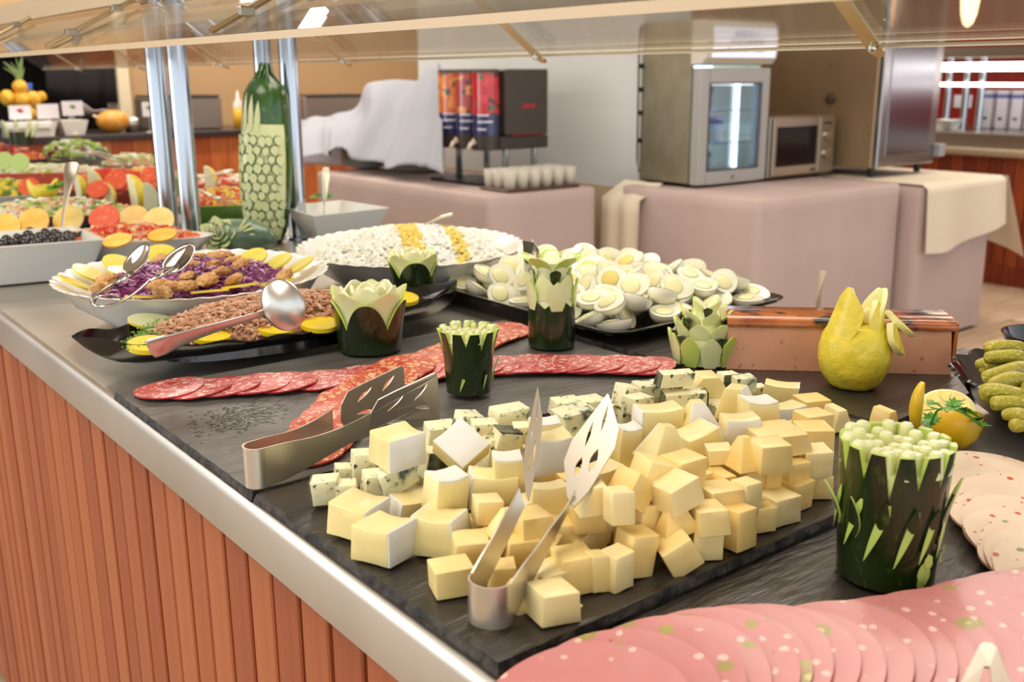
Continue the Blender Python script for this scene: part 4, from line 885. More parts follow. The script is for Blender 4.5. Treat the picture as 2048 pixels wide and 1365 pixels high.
# ================================================================ lemons
M_lemon = mat('lemon_peel', col(240, 218, 66), 0.38, coat=0.3, var=(18, col(226, 196, 44), 0.4, 0.75, 3), bump=(45, 0.9, 0.006))
M_lemon2 = mat('pale_lemon_peel', col(240, 228, 100), 0.4, coat=0.3, bump=(55, 0.4, 0.002))
M_pith = mat('lemon_pith', col(244, 236, 170), 0.5, sss=0.2); M_pulp = mat('lemon_pulp', col(238, 214, 96), 0.25, sss=0.3, coat=0.5, var=(60, col(228, 196, 60), 0.4, 0.7))
p = W(1704, 772, 0.90)
t = thing('carved_lemon', 'yellow lemon carved as a swan, in front of the pâté', 'carved fruit', (p.x, p.y, 0.9005))
def bump_l(a, b): return 1 + 0.030 * noise.noise(Vector((math.cos(a) * math.sin(b) * 3, math.sin(a) * math.sin(b) * 3, math.cos(b) * 3))) + 0.012 * noise.noise(Vector((math.cos(a) * math.sin(b) * 9, math.sin(a) * math.sin(b) * 9, math.cos(b) * 9)))
g = G(); vs = []; n, m = 48, 26
for i in range(n):
    for j in range(m + 1):
        a = 2 * PI * i / n; b = PI * j / m; k = bump_l(a, b); z = 0.037 - 0.043 * k * math.cos(b); z = max(0.0, min(z, 0.068)); rr = 0.0375 * k * max(0.0, math.sin(b)) ** 0.85
        vs.append((rr * math.cos(a), rr * math.sin(a), z))
g.put(vs, [(i * (m + 1) + j, ((i + 1) % n) * (m + 1) + j, ((i + 1) % n) * (m + 1) + j + 1, i * (m + 1) + j + 1) for i in range(n) for j in range(m)]); g.obj('lemon_body', M_lemon, t, True)
LM = [M_lemon, M_pith, M_pith, M_pith]
def lpet(ad, r0, r1, z0, z1, wd, nm, th=0.005, mid=0.5, pw=1.0, tw=0.0, blunt=0.1):
    g = G(); petal(g, math.radians(fa + ad), r0, r1, z0, z1, wd, th, mo=0, mi_=1, mid=mid, pw=pw, twist=tw, blunt=blunt, ns=11); g.obj(nm, LM, t, 50)
lpet(-88, 0.037, 0.016, 0.030, 0.088, 0.050, 'head_slice', 0.004, 0.35, tw=0.004)
lpet(-66, 0.036, 0.020, 0.046, 0.110, 0.052, 'head_slice', 0.005, 0.5, tw=0.006, blunt=0.2)
lpet(-110, 0.030, 0.012, 0.05, 0.096, 0.03, 'head_slice', 0.004, 0.4)
lpet(62, 0.038, 0.050, 0.074, 0.040, 0.034, 'wing_slice', 0.007, 0.5)
lpet(84, 0.034, 0.062, 0.082, 0.056, 0.032, 'wing_slice', 0.007, 0.45)
lpet(92, 0.026, 0.028, 0.050, 0.106, 0.048, 'wing_slice', 0.005, 0.55, blunt=0.25)
lpet(56, 0.034, 0.020, 0.050, 0.096, 0.040, 'wing_slice', 0.006, 0.5, blunt=0.15)
lpet(120, 0.018, 0.030, 0.056, 0.104, 0.03, 'wing_slice', 0.005, 0.5)
g = G(); [g.ball((x, y, 0.072 + 0.004 * k), 0.006, 8, 6, sc3=(1, 1, 1.6)) for k, (x, y) in enumerate(((0, 0), (0.008, -0.006), (-0.008, 0.006), (0.002, 0.010)))]; g.obj('pale_pith', M_pith, t, True)
# halved lemon with parsley
M_par = mat('parsley_leaf', col(92, 160, 48), 0.4, sss=0.1, var=(60, col(60, 124, 34), 0.4, 0.7))
def lemon_half(name, label, loc, R, look, group=None, seed=0):
    t = thing(name, label, 'lemon', loc); g = G(); n = 28
    q = Vector(look).normalized().to_track_quat('Z', 'Y')
    g.lathe([(0, -R * 1.12), (R * 0.25, -R * 1.05), (R * 0.62, -R * 0.82), (R * 0.9, -R * 0.42), (R, -0.05 * R), (R * 0.99, 0)], n); o = g.obj('peel', mat('deep_lemon_peel', col(238, 186, 24), 0.35, coat=0.3, bump=(70, 0.5, 0.002)), t, True)
    o2 = G().lathe([(R * 0.99, 0), (R * 0.86, 0.0015), (0, 0.001)], n).obj('pith', M_pith, t, True)
    g = G()
    for k in range(9):
        a0 = 2 * PI * k / 9 + 0.05; a1 = 2 * PI * (k + 1) / 9 - 0.05; g.put([(0.002 * math.cos((a0 + a1) / 2), 0.002 * math.sin((a0 + a1) / 2), 0.0022)] + [(R * 0.82 * math.cos(a0 + (a1 - a0) * s / 4), R * 0.82 * math.sin(a0 + (a1 - a0) * s / 4), 0.0026) for s in range(5)], [(0, 1, 2, 3, 4, 5)])
    o3 = g.obj('pulp_segments', M_pulp, t)
    for o in (o, o2, o3): o.rotation_mode = 'QUATERNION'; o.rotation_quaternion = q
    return t
p = W(1905, 868, 0.905); lemon_half('lemon_half', 'cut lemon with its peel facing out, under the parsley sprig', (p.x, p.y, 0.891 + 0.027), 0.025, (0.35, 0.45, 0.65))
p = W(1905, 818, 0.925); lemon_half('lemon_half', 'cut lemon half with pale face up behind the parsley sprig', (p.x + 0.008, p.y + 0.01, 0.920), 0.026, (-0.5, -0.25, 0.9))
p = W(1842, 835, 0.92)
t = thing('lemon_wedge', 'curved yellow lemon wedge left of the parsley sprig', 'lemon', (p.x, p.y, 0.9025))
g = G(); vs = []
for k in range(11):
    s = k / 10; a = -1.25 + 2.5 * s; z = 0.027 + 0.025 * math.sin(a); o_ = 0.012 * math.cos(a); wq = 0.011 * math.cos(a * 0.9)
    for dx, dy in ((-o_, 0), (-o_ * 0.4, wq), (o_ * 0.1, 0), (-o_ * 0.4, -wq)): q = RIGHT * dx + FWD * dy; vs.append((q.x, q.y, z))
g.put(vs, [(4 * k + j, 4 * k + (j + 1) % 4, 4 * k + 4 + (j + 1) % 4, 4 * k + 4 + j) for k in range(10) for j in range(4)] + [(0, 1, 2, 3), (40, 41, 42, 43)]); g.obj('wedge', mat('deep_lemon_peel_2', col(236, 196, 40), 0.35, coat=0.3), t, True)
def parsley(name, label, pts, seed, size, base):
    t = thing(name, label, 'parsley', base); r = random.Random(seed); pts = [Vector(q) - Vector(base) for q in pts]
    G().tube([tuple(q) for q in catmull(pts, 5)], 0.0011, 5).obj('stem', M_par, t)
    for k, q in enumerate(pts[0:]):
        for s in range(3):
            a = r.uniform(0, 2 * PI); g = G(); outline = []
            for i in range(16):
                th = 2 * PI * i / 16; rr = size * (1.0 if i % 2 == 0 else 0.62) * (1 + 0.35 * math.cos(th)); outline.append((rr * math.cos(th), rr * 0.75 * math.sin(th)))
            tl = r.uniform(-0.5, 0.5)
            vs = [(0, 0, 0.0006)] + [(x, y, 0.25 * abs(y) + x * tl * 0.4) for x, y in outline]
            g.put(vs, [(0, 1 + i, 1 + (i + 1) % 16) for i in range(16)]); o = g.obj('leaf', M_par, t, loc=tuple(q + Vector((r.uniform(-1, 1) * size * 0.6, r.uniform(-1, 1) * size * 0.6, 0.001 + s * 0.002))), rot=(r.uniform(-0.6, 0.6), r.uniform(-0.5, 0.5), a))
    return t
parsley('parsley_sprig', 'green parsley sprig draped over the cut lemons', [tuple(W(u, v, z)) for u, v, z in ((1862, 850, 0.930), (1875, 822, 0.948), (1905, 818, 0.953), (1935, 832, 0.945), (1962, 852, 0.925))], 5, 0.0085, tuple(W(1905, 830, 0.93)))
# ================================================================ cheese
M_yel = [mat('yellow_cheese_%d' % i, c, 0.42, sss=0.2, sssr=(0.004,), coat=0.12, var=(30, c2, 0.35, 0.8), bump=(90, 0.10)) for i, (c, c2) in enumerate([
    (col(250, 226, 158), col(244, 212, 134)), (col(250, 230, 172), col(246, 220, 148)), (col(248, 218, 142), col(242, 206, 120))])]
M_brie = mat('brie_paste', col(248, 230, 170), 0.4, sss=0.2, sssr=(0.004,), coat=0.15, var=(30, col(234, 214, 138), 0.35, 0.8), bump=(60, 0.25))
M_rind = mat('white_rind', col(236, 232, 222), 0.8, sss=0.1, var=(16, col(216, 208, 192), 0.45, 0.8), bump=(120, 0.4))
M_bluec = mat('blue_cheese_paste', col(246, 238, 196), 0.5, sss=0.15, bump=(110, 0.5), var=[(60, col(228, 224, 180), 0.45, 0.75, 5), (95, col(92, 112, 92), 0.585, 0.66, 6), (190, col(70, 88, 76), 0.64, 0.70, 4)])
M_blued = mat('veined_blue_cheese', col(232, 230, 190), 0.55, sss=0.1, bump=(110, 0.6), var=[(50, col(180, 188, 160), 0.45, 0.7, 5), (80, col(84, 100, 92), 0.53, 0.63, 7), (170, col(60, 76, 70), 0.60, 0.68, 4)])
M_darkr = mat('grey_green_rind', col(112, 112, 86), 0.75, var=(70, col(52, 58, 44), 0.42, 0.58, 5), bump=(150, 0.6))
def cheese_mesh(seed, kind, sx, sy, sz, concave=0.0, shape='cube'):
    r = random.Random(seed); L = (-1, -0.94, -0.3, 0.3, 0.94, 1); vs = {}; out = []; n = 6
    sh = [r.uniform(-0.10, 0.10) for _ in range(6)]
    if shape == 'wedge': sh[0] = 0.0; tw = 0.62
    elif shape == 'pyramid': tw = 0.75
    else: tw = r.uniform(0, 0.10)
    def P(i, j, k):
        x, y, z = L[i], L[j], L[k]
        ext = (abs(x) == 1) + (abs(y) == 1) + (abs(z) == 1)
        if ext == 2: f = 0.978
        elif ext == 3: f = 0.96
        else: f = 1
        X, Y, Z = x * (f if abs(x) == 1 else 1), y * (f if abs(y) == 1 else 1), z * (f if abs(z) == 1 else 1)
        if concave: Z -= concave * (1 - x * x) * (1 if z > 0 else -0.3) ; 
        if concave: Y *= 1 - concave * 0.25 * (1 - x * x)
        up = (Z + 1) / 2
        if shape == 'wedge': X = X * (1 - tw * up) 
        elif shape == 'pyramid': X = X * (1 - tw * up); Y = Y * (1 - tw * up)
        else: X *= 1 - tw * up
        X += sh[1] * Y + sh[2] * Z; Y += sh[3] * Z * 0.8; Z += sh[4] * X * 0.6 + sh[5] * Y * 0.5
        q = Vector((X, Y, Z)); d = 0.025 * noise.noise(q * 1.7 + Vector((seed, 0, 0)))
        return (X * sx / 2 * (1 + d), Y * sy / 2 * (1 + d), Z * sz / 2 * (1 + d))
    faces = []; idx = {}
    def V(i, j, k):
        if (i, j, k) not in idx: idx[(i, j, k)] = len(out); out.append(P(i, j, k))
        return idx[(i, j, k)]
    mi = []
    for a in range(5):
        for b in range(5):
            for fixed in (0, 5):
                faces.append((V(fixed, a, b), V(fixed, a + 1, b), V(fixed, a + 1, b + 1), V(fixed, a, b + 1)))
                faces.append((V(a, fixed, b), V(a + 1, fixed, b), V(a + 1, fixed, b + 1), V(a, fixed, b + 1)))
                faces.append((V(a, b, fixed), V(a + 1, b, fixed), V(a + 1, b + 1, fixed), V(a, b + 1, fixed)))
    g = G(); g.put(out, faces); return g, P
MESH = {}
def cheese_body(kind, sx, sy, sz, seed):
    conc = 0.16 if kind in ('B', 'b') else 0.0
    shape = {'W': 'wedge', 'P': 'pyramid', 'w': 'wedge', 'p': 'pyramid'}.get(kind, 'cube')
    return cheese_mesh(seed, kind, sx, sy, sz, conc, shape)
cheese_objs = []
def cheese(u, v, kind, w, h, yaw, lev, label, roll=0, d=None, rind='', seed=None, group=None, pitch=0):
    """u, v: middle of the piece in the photo; w, h in cm; lev: layer of the heap; yaw relative to facing the camera"""
    seed = seed if seed is not None else len(cheese_objs) + 3
    sx, sz = w / 100, h / 100; sy = (d or (w * 0.9)) / 100
    z = 0.9055 + (u < 1000) * -0.001 + lev * 0.0185 + sz / 2 - 0.0005; p = W(u, v, z)
    if kind in ('Y', 'W', 'P'): m = M_yel[seed % 3]; nm = 'cheese_cube'
    elif kind in ('B', 'w', 'p'): m = M_brie; nm = 'brie_piece'
    elif kind == 'K': m = M_bluec; nm = 'blue_cheese_piece'
    else: m = M_blued; nm = 'blue_cheese_piece'
    g, P = cheese_body(kind, sx, sy, sz, seed); o = g.obj(nm, m, None, 32)
    o.location = p; o.rotation_euler = (math.radians(pitch), math.radians(roll), VIEW + math.radians(yaw))
    if pitch: o.rotation_euler = (Matrix.Rotation(VIEW, 3, 'Z') @ Matrix.Rotation(math.radians(pitch), 3, 'X') @ Matrix.Rotation(math.radians(yaw), 3, 'Z')).to_euler()
    cat = 'cheese'
    if group is None: group = {'Y': 'yellow cheese cubes on the slate', 'W': 'yellow cheese cubes on the slate', 'P': 'yellow cheese cubes on the slate', 'B': 'white-rind cheese pieces on the slate', 'w': 'white-rind cheese pieces on the slate', 'p': 'white-rind cheese pieces on the slate'}.get(kind, 'blue cheese pieces on the slate')
    tag(o, label, cat, group)
    L = (-1, -0.90, -0.3, 0.3, 0.90, 1)
    for s in rind.lower():     # rind on a face: l left, r right, t top, f front
        rg = G(); vs = []; n = 6
        for a in range(6):
            for b in range(6):
                q = {'l': (0, a, b), 'r': (5, a, b), 't': (a, b, 5), 'f': (a, 0, b), 'k': (a, 5, b)}[s]; vs.append(Vector(P(*q)))
        nrm = {'l': Vector((-1, 0, 0)), 'r': Vector((1, 0, 0)), 't': Vector((0, 0, 1)), 'f': Vector((0, -1, 0)), 'k': Vector((0, 1, 0))}[s]
        hi = [tuple(q + nrm * (0.0012 + 0.0006 * noise.noise(q * 300))) for q in vs]; lo = [tuple(q - nrm * 0.001) for q in vs]
        fs = [(a * 6 + b, a * 6 + b + 1, (a + 1) * 6 + b + 1, (a + 1) * 6 + b) for a in range(5) for b in range(5)]
        ed = [b for b in range(6)] + [a * 6 + 5 for a in range(1, 6)] + [30 + b for b in range(4, -1, -1)] + [a * 6 for a in range(4, 0, -1)]
        rg.put(hi + lo, fs + [(ed[i], ed[(i + 1) % 20], 36 + ed[(i + 1) % 20], 36 + ed[i]) for i in range(20)])
        rg.obj('rind', M_darkr if kind in 'KD' else M_rind, o, 40)
    cheese_objs.append(o)
    return o
Y_ = 'pale yellow cheese '
DATA = [
 # u, v, kind, w, h, yaw, lev, label, roll, depth, rind
 (903, 1154, 'Y', 2.6, 1.9, 18, 0, Y_ + 'cube at the near left corner, left of the tongs loop'),
 (1105, 1204, 'Y', 2.6, 2.1, 22, 0, Y_ + 'cube nearest the camera, right of the tongs loop'),
 (1003, 1157, 'Y', 1.7, 2.0, 10, 0, Y_ + 'block between the tong arms near the loop'),
 (1028, 1194, 'W', 2.4, 2.0, 30, 0, Y_ + 'wedge leaning under the right tong arm', 20, 0.9),
 (1098, 1160, 'Y', 2.6, 1.9, 30, 0, Y_ + 'flat block behind the nearest cube'),
 (1150, 1139, 'Y', 2.7, 2.5, 24, 0, Y_ + 'large cube with a small hole on top, near front row'),
 (1194, 1143, 'Y', 1.2, 2.5, 24, 0, Y_ + 'narrow slice leaning on the large holed cube'),
 (1233, 1137, 'Y', 1.7, 2.5, 38, 0, Y_ + 'upright block, right end of the near front row'),
 (1269, 1104, 'Y', 2.2, 2.9, 30, 0, Y_ + 'tall tilted block behind the near front row', 8),
 (1357, 1107, 'Y', 2.3, 2.2, 12, 0, Y_ + 'block tilted on its edge at the right front', -32),
 (1410, 1082, 'Y', 2.1, 2.1, 8, 0, Y_ + 'cube with a square front, right front edge of the heap'),
 (1475, 1053, 'Y', 2.1, 2.9, 38, 0, Y_ + 'tall cube standing at the right edge of the heap'),
 (1524, 1035, 'Y', 1.6, 1.9, 8, 0, Y_ + 'small cube right of the tall edge cube'),
 (1556, 1013, 'Y', 2.5, 2.1, 30, 0, Y_ + 'cube with tiny red marks at the right edge'),
 (1588, 985, 'Y', 2.3, 2.2, 35, 0, Y_ + 'cube behind the one with red marks'),
 (1634, 968, 'Y', 2.1, 1.9, 2, 0, Y_ + 'block touching the big spiky courgette, lowest row'),
 (1629, 922, 'Y', 2.3, 2.1, 10, 1, Y_ + 'block beside the big spiky courgette, middle row'),
 (1625, 876, 'Y', 3.0, 2.1, 5, 1, Y_ + 'wide block behind the big spiky courgette, upper row'),
 (941, 1104, 'Y', 2.5, 2.2, 14, 0, Y_ + 'block left of the left tong arm, second row'),
 (960, 1058, 'Y', 1.4, 1.8, 4, 0, Y_ + 'small upright block right of the rinded brie block'),
 (1043, 1104, 'Y', 2.2, 2.3, 14, 0, Y_ + 'cube seen between both tong arms'),
 (1135, 1068, 'Y', 2.5, 2.2, 14, 0, Y_ + 'cube right of the right tong arm, third row'),
 (1192, 1069, 'W', 2.5, 2.6, 20, 0, Y_ + 'wedge tipped over beside the third row', 32, 1.3),
 (1063, 1050, 'Y', 2.4, 1.9, 24, 1, Y_ + 'block crossed by the right tong arm'),
 (1010, 1045, 'P', 2.2, 2.0, 34, 1, Y_ + 'wedge crossed by the left tong arm'),
 (975, 1019, 'Y', 1.9, 1.8, 12, 1, Y_ + 'cube left of the tongs below the big brie slab'),
 (1350, 1035, 'P', 2.9, 2.4, 20, 1, Y_ + 'pointed piece lying on top of the front right cubes', -14, 1.8),
 (1291, 1029, 'Y', 2.2, 1.8, 28, 1, Y_ + 'block with a lit top left of the pointed piece', 10),
 (1238, 1012, 'Y', 1.6, 2.3, 16, 2, Y_ + 'upright block standing on the heap behind the tongs'),
 (1175, 1029, 'Y', 2.2, 2.0, 6, 1, Y_ + 'square block right of the right tong arm, fourth row'),
 (1304, 1002, 'Y', 1.7, 1.4, 45, 1, Y_ + 'small orange-tinted corner wedged low in the heap'),
 (1188, 992, 'W', 2.5, 2.0, 14, 2, Y_ + 'wedge beside the slotted tong blade'),
 (1263, 979, 'Y', 2.4, 2.2, 40, 2, Y_ + 'block turned on its corner in the heap centre', 38),
 (1302, 955, 'Y', 2.6, 2.6, 30, 2, Y_ + 'large tilted block in the heap centre', 22),
 (1352, 985, 'Y', 2.6, 1.9, 28, 2, Y_ + 'block lying across the heap centre', -16),
 (1363, 944, 'Y', 2.6, 2.4, 32, 2, Y_ + 'cube with clean edges on top of the heap centre'),
 (1438, 934, 'Y', 1.9, 2.0, 4, 1, Y_ + 'cube carrying a pale slice, heap centre right'),
 (1438, 908, 'Y', 1.9, 1.2, 4, 2, Y_ + 'pale slice lying on another cube'),
 (1491, 903, 'P', 2.9, 2.3, 20, 2, Y_ + 'pointed wedge left of the wide rear block'),
 (1538, 910, 'Y', 2.6, 2.2, 10, 2, Y_ + 'wide block at the rear right of the heap'),
 (1508, 950, 'Y', 2.2, 2.1, 20, 1, Y_ + 'cube in the middle right of the heap', -8),
 (1440, 966, 'W', 2.6, 1.8, 20, 1, Y_ + 'wedge behind the big slab in front'),
 (1438, 997, 'Y', 2.8, 2.0, 22, 1, Y_ + 'big slab resting on the right front cubes'),
 (1492, 990, 'Y', 1.7, 2.1, 34, 1, Y_ + 'narrow cube right of the big slab'),
 (1585, 941, 'Y', 2.0, 1.7, 22, 1, Y_ + 'cube between middle and right edge rows'),
 (1391, 969, 'Y', 1.8, 1.9, 30, 1, Y_ + 'cube half hidden behind the big slab'),
 (1469, 944, 'Y', 1.2, 1.7, 10, 1, Y_ + 'thin block behind the middle right cube'),
 (1541, 960, 'Y', 1.2, 1.6, 10, 1, Y_ + 'small strip of cheese left of the edge cube'),
 (1416, 1036, 'Y', 2.4, 1.8, 14, 1, Y_ + 'flat block under the pointed piece'),
 (1332, 1075, 'Y', 1.8, 1.6, 24, 0, Y_ + 'cube deep below the pointed piece'),
 (1240, 1060, 'Y', 1.6, 1.6, 20, 0, Y_ + 'cube in the gap behind the tipped wedge'),
 (1625, 842, 'Y', 2.6, 1.6, 15, 1, Y_ + 'slab behind the courgette crown'),
 (1672, 835, 'W', 2.4, 2.0, 25, 0, Y_ + 'wedge peeking out above the spiky crown, left'),
 (1768, 838, 'W', 2.2, 2.0, 30, 0, Y_ + 'wedge peeking out above the spiky crown, right'),
 (1552, 878, 'Y', 4.2, 1.7, 14, 2, Y_ + 'long slab across the rear of the heap'),
 # white rind
 (716, 1031, 'B', 3.4, 2.5, -30, 0, 'creamy brie block with rind on the right, leftmost in the front', 0, 3.2, 'r'),
 (767, 1078, 'B', 3.3, 2.8, -30, 0, 'creamy brie block with white rind side, nearest at the left front', 0, 2.9, 'r'),
 (881, 1064, 'B', 3.1, 2.9, -22, 0, 'creamy brie block with rind on both sides, right of the nearest brie', 0, 2.8, 'lr'),
 (828, 1012, 'B', 3.3, 1.9, 30, 0, 'flat brie piece lying behind the two front brie blocks', 0, 2.8, 'l'),
 (891, 986, 'B', 2.5, 2.9, 28, 1, 'upright brie block with white rind on top', 0, 2.2, 't'),
 (985, 975, 'B', 3.3, 2.5, 6, 1, 'large smooth brie slab left of the tongs', 0, 2.4, 'l'),
 (794, 894, 'B', 3.0, 2.5, -52, 2, 'brie block with white rind facing out at the back left', 0, 3.2, 'r'),
 (922, 896, 'B', 2.9, 1.8, 44, 3, 'diamond-shaped brie piece showing its white rind, top left of the heap', 12, 3.2, 't', 48),
 (1016, 934, 'B', 2.2, 1.7, 6, 2, 'small brie piece with white top left of the tong blade', 0, 2.0, 't'),
 (1097, 903, 'B', 2.9, 2.8, 18, 2, 'brie piece showing white rind between the two tong blades', 0, 2.4, 'f'),
 (1088, 862, 'B', 2.5, 1.6, 14, 3, 'brie piece with a white top behind the tong blades', 0, 2.0, 't'),
 (1097, 1000, 'B', 2.9, 2.5, 14, 1, 'rounded creamy cheese slab behind the tong arms', 0, 1.2, ''),
 (1056, 1012, 'w', 2.2, 1.3, 24, 1, 'small brie tip lying between the tong arms', 0, 2.0, 'l'),
 (1209, 950, 'B', 2.6, 1.7, 40, 1, 'rounded brie slice with white rind behind the slotted blade', 0, 2.2, 'l'),
 (1253, 890, 'B', 1.9, 3.2, 16, 1, 'tall narrow brie slice right of the slotted blade', 0, 2.0, 't'),
 (1316, 841, 'B', 3.6, 2.5, 14, 2, 'curved brie block with rind at its left end, rear of the heap', 0, 2.4, 'l'),
 (1331, 888, 'p', 3.8, 3.0, 24, 2, 'brie wedge with torn white rind in the heap centre', 8, 3.2, 'k'),
 (1397, 838, 'p', 3.8, 3.0, 10, 2, 'crumpled white-rind brie peak at the rear of the heap', 0, 3.2, 'f'),
 (1472, 805, 'w', 3.6, 3.0, -18, 1, 'tall triangular brie slice at the rear', 0, 2.0, 'r'),
 (1516, 829, 'B', 2.9, 2.8, 10, 1, 'brie cube with a clean white top at the rear right', 0, 2.6, 't'),
 (1560, 783, 'B', 3.3, 1.8, -24, 0, 'curved brie block lying alone at the far edge of the heap', 0, 2.2, 'r'),
 (1571, 830, 'B', 3.1, 2.2, 20, 0, 'brie block with its white rind facing the camera, rear right', 0, 2.2, 'f'),
 (1622, 812, 'Y', 2.9, 1.7, 16, 0, 'pale flat cheese block behind the white-faced brie'),
 (1478, 858, 'B', 2.8, 2.3, 4, 2, 'pale brie block with rind below, rear centre', 0, 2.2, 'f'),
 (1393, 878, 'B', 3.0, 1.6, 26, 2, 'big pale brie slab in the heap centre', -14, 2.6, 'r'),
 (1403, 918, 'Y', 2.4, 1.2, 20, 1, 'flat pale cheese slice under the heap centre'),
 # blue
 (653, 979, 'K', 2.1, 2.0, 8, 0, 'blue cheese cube at the far left front of the heap', 0, 1.9, 'l'),
 (694, 984, 'K', 1.7, 1.6, 10, 0, 'small speckled blue cheese cube, second from the left', 0, 1.6),
 (691, 947, 'K', 1.8, 1.4, 10, 0, 'small blue cheese piece behind the two leftmost cubes', 0, 1.6),
 (727, 936, 'K', 1.9, 2.8, 14, 0, 'tall blue cheese block at the left end of the heap', 0, 1.8, 'k'),
 (752, 969, 'K', 2.1, 2.0, 16, 0, 'blue cheese block behind the leftmost brie'),
 (794, 953, 'D', 2.9, 2.0, 24, 1, 'heavily veined blue cheese piece tilted under the rinded brie', -24, 1.6),
 (868, 925, 'K', 2.4, 2.1, 30, 1, 'blue cheese block with dark rind facing out', 10, 2.0, 'f'),
 (881, 866, 'K', 2.6, 1.6, 14, 1, 'flat blue cheese piece at the rear left'),
 (935, 850, 'D', 2.0, 2.0, 28, 2, 'grey-veined blue cheese cube behind the diamond brie', 12),
 (969, 864, 'K', 2.0, 1.8, 16, 2, 'blue cheese cube right of the grey-veined one'),
 (988, 906, 'K', 2.2, 2.6, 30, 1, 'blue cheese wedge right of the diamond brie', 10),
 (1016, 838, 'K', 2.9, 2.0, 24, 2, 'speckled blue cheese block at the rear, left of the tong blade', 0, 2.2),
 (1013, 878, 'K', 2.1, 1.4, 24, 2, 'blue cheese piece with dark rind top left of the tong blade', 14, 1.9, 't'),
 (1024, 909, 'K', 1.8, 1.4, 10, 1, 'blue cheese piece below the dark-topped one'),
 (1046, 866, 'K', 1.7, 1.5, 10, 2, 'blue cheese piece partly behind the narrow tong blade'),
 (1150, 838, 'D', 3.2, 2.0, 20, 1, 'large marbled blue cheese slab between the tong blades', -8, 3.0),
 (1131, 814, 'K', 2.6, 1.4, 16, 1, 'blue cheese slice at the rear between the tong blades'),
 (1180, 814, 'K', 2.4, 1.6, 24, 1, 'blue cheese slice behind the slotted blade tip'),
 (1150, 872, 'K', 2.4, 1.6, 24, 0, 'dark-rinded blue cheese piece below the marbled slab', 0, 2.0, 'f'),
 (808, 990, 'K', 2.3, 1.4, 20, 0, 'flat blue cheese piece behind the flat brie'),
 (842, 968, 'K', 2.0, 1.8, 14, 0, 'blue cheese cube left of the white-topped brie'),
 (1253, 792, 'K', 2.0, 2.0, 30, 1, 'blue cheese block at the left of the rear blue pile', 14),
 (1240, 822, 'K', 2.2, 1.8, 20, 0, 'blue cheese block below the left rear one'),
 (1294, 778, 'D', 2.6, 1.2, 16, 1, 'flat marbled slice in the rear blue pile'),
 (1350, 757, 'K', 3.3, 1.3, 14, 2, 'long pale blue cheese strip topping the rear pile', 0, 1.8, 'l'),
 (1413, 769, 'w', 4.4, 2.1, 8, 1, 'wide pale wedge in the rear blue pile', 0, 2.4),
 (1325, 782, 'K', 2.6, 1.4, 16, 0, 'blue cheese slice deep in the rear pile'),
 (1299, 800, 'K', 2.8, 1.6, 24, 0, 'blue cheese slab at the foot of the rear pile'),
 (1368, 798, 'K', 4.2, 1.4, 10, 1, 'long blue cheese strip with dark rind ends', 0, 1.6, 'lr'),
 (1485, 767, 'D', 2.3, 1.5, 12, 1, 'pale marbled cube at the right of the rear pile'),
 (1455, 760, 'K', 1.8, 1.5, 12, 1, 'grey-faced blue cheese piece beside the marbled cube', 0, 1.6, 'f'),
 (1434, 818, 'K', 2.6, 1.8, 16, 0, 'blue cheese block in front of the wide pale wedge'),
 (1513, 780, 'K', 1.6, 1.0, 10, 0, 'small greenish blue cheese scrap at the far edge'),
 (1275, 808, 'K', 2.2, 1.6, 30, 1, 'blue cheese cube right of the rear left pair'),
 (1258, 836, 'K', 2.0, 1.6, 10, 0, 'blue cheese cube above the tall narrow brie slice'),
]
for q in DATA:
    q = list(q); u, v, kind, w_, h_, yaw, lev, lab = q[:8]; roll = q[8] if len(q) > 8 else 0; dd_ = q[9] if len(q) > 9 else None; rind = q[10] if len(q) > 10 else ''; pit = q[11] if len(q) > 11 else 0
    grp = 'yellow cheese cubes on the slate' if kind == 'Y' else None
    cheese(u, v, kind, w_, h_, yaw, min(lev, 2.2), lab, roll, dd_, rind, group=grp, pitch=pit)
# pieces underneath that carry the heap (only glimpsed through gaps)
r = random.Random(12); n0 = 0
bot = []
for (u, v) in ((1000, 1075), (1080, 1095), (1050, 1020), (1120, 1010), (1180, 1050), (1210, 1020), (1250, 1030), (1300, 1060), (1300, 985), (1340, 1000), (1380, 1010), (1420, 1000), (1460, 1020), (1350, 960), (1400, 950), (1440, 975), (1500, 1000), (1490, 965), (1540, 980), (1560, 950), (1600, 930), (1450, 920), (1500, 915), (1550, 910), (1600, 885), (1400, 900), (1350, 910), (1300, 910), (1250, 950), (1200, 975), (1150, 960), (1100, 950), (1040, 960), (1000, 1000), (1250, 900), (1300, 870), (1350, 860), (1400, 860), (1450, 870), (1500, 865), (1550, 870), (1590, 860)):
    o = cheese(u + r.uniform(-6, 6), v + 8, 'Y', 2.3, 1.85, r.uniform(-30, 30), 0, Y_ + 'cube buried low under the yellow part of the heap', group='yellow cheese cubes buried in the heap'); bot.append(o)
for (u, v) in ((880, 960), (930, 950), (960, 940), (1000, 930), (940, 910), (900, 900), (850, 900), (800, 930), (980, 890), (1030, 885), (1060, 900), (1100, 880), (1090, 920), (1140, 890), (1190, 840), (1320, 830), (1290, 830), (1360, 830), (1410, 800), (1480, 800), (1460, 830), (1440, 780)):
    o = cheese(u + r.uniform(-5, 5), v + 6, 'K', 2.3, 1.85, r.uniform(-30, 30), 0, 'blue cheese piece buried low under the rear part of the heap', group='blue cheese pieces buried in the heap')
# crumb
p = W(1160, 1217, 0.9055); tag(G().ball((0, 0, 0.0012), 0.0017, 8, 5, sc3=(1.3, 0.8, 0.7)).obj('cheese_crumb', M_yel[1], None, loc=(p.x, p.y, 0.9055)), 'tiny cheese crumb alone on the slate near the front', 'cheese crumb')
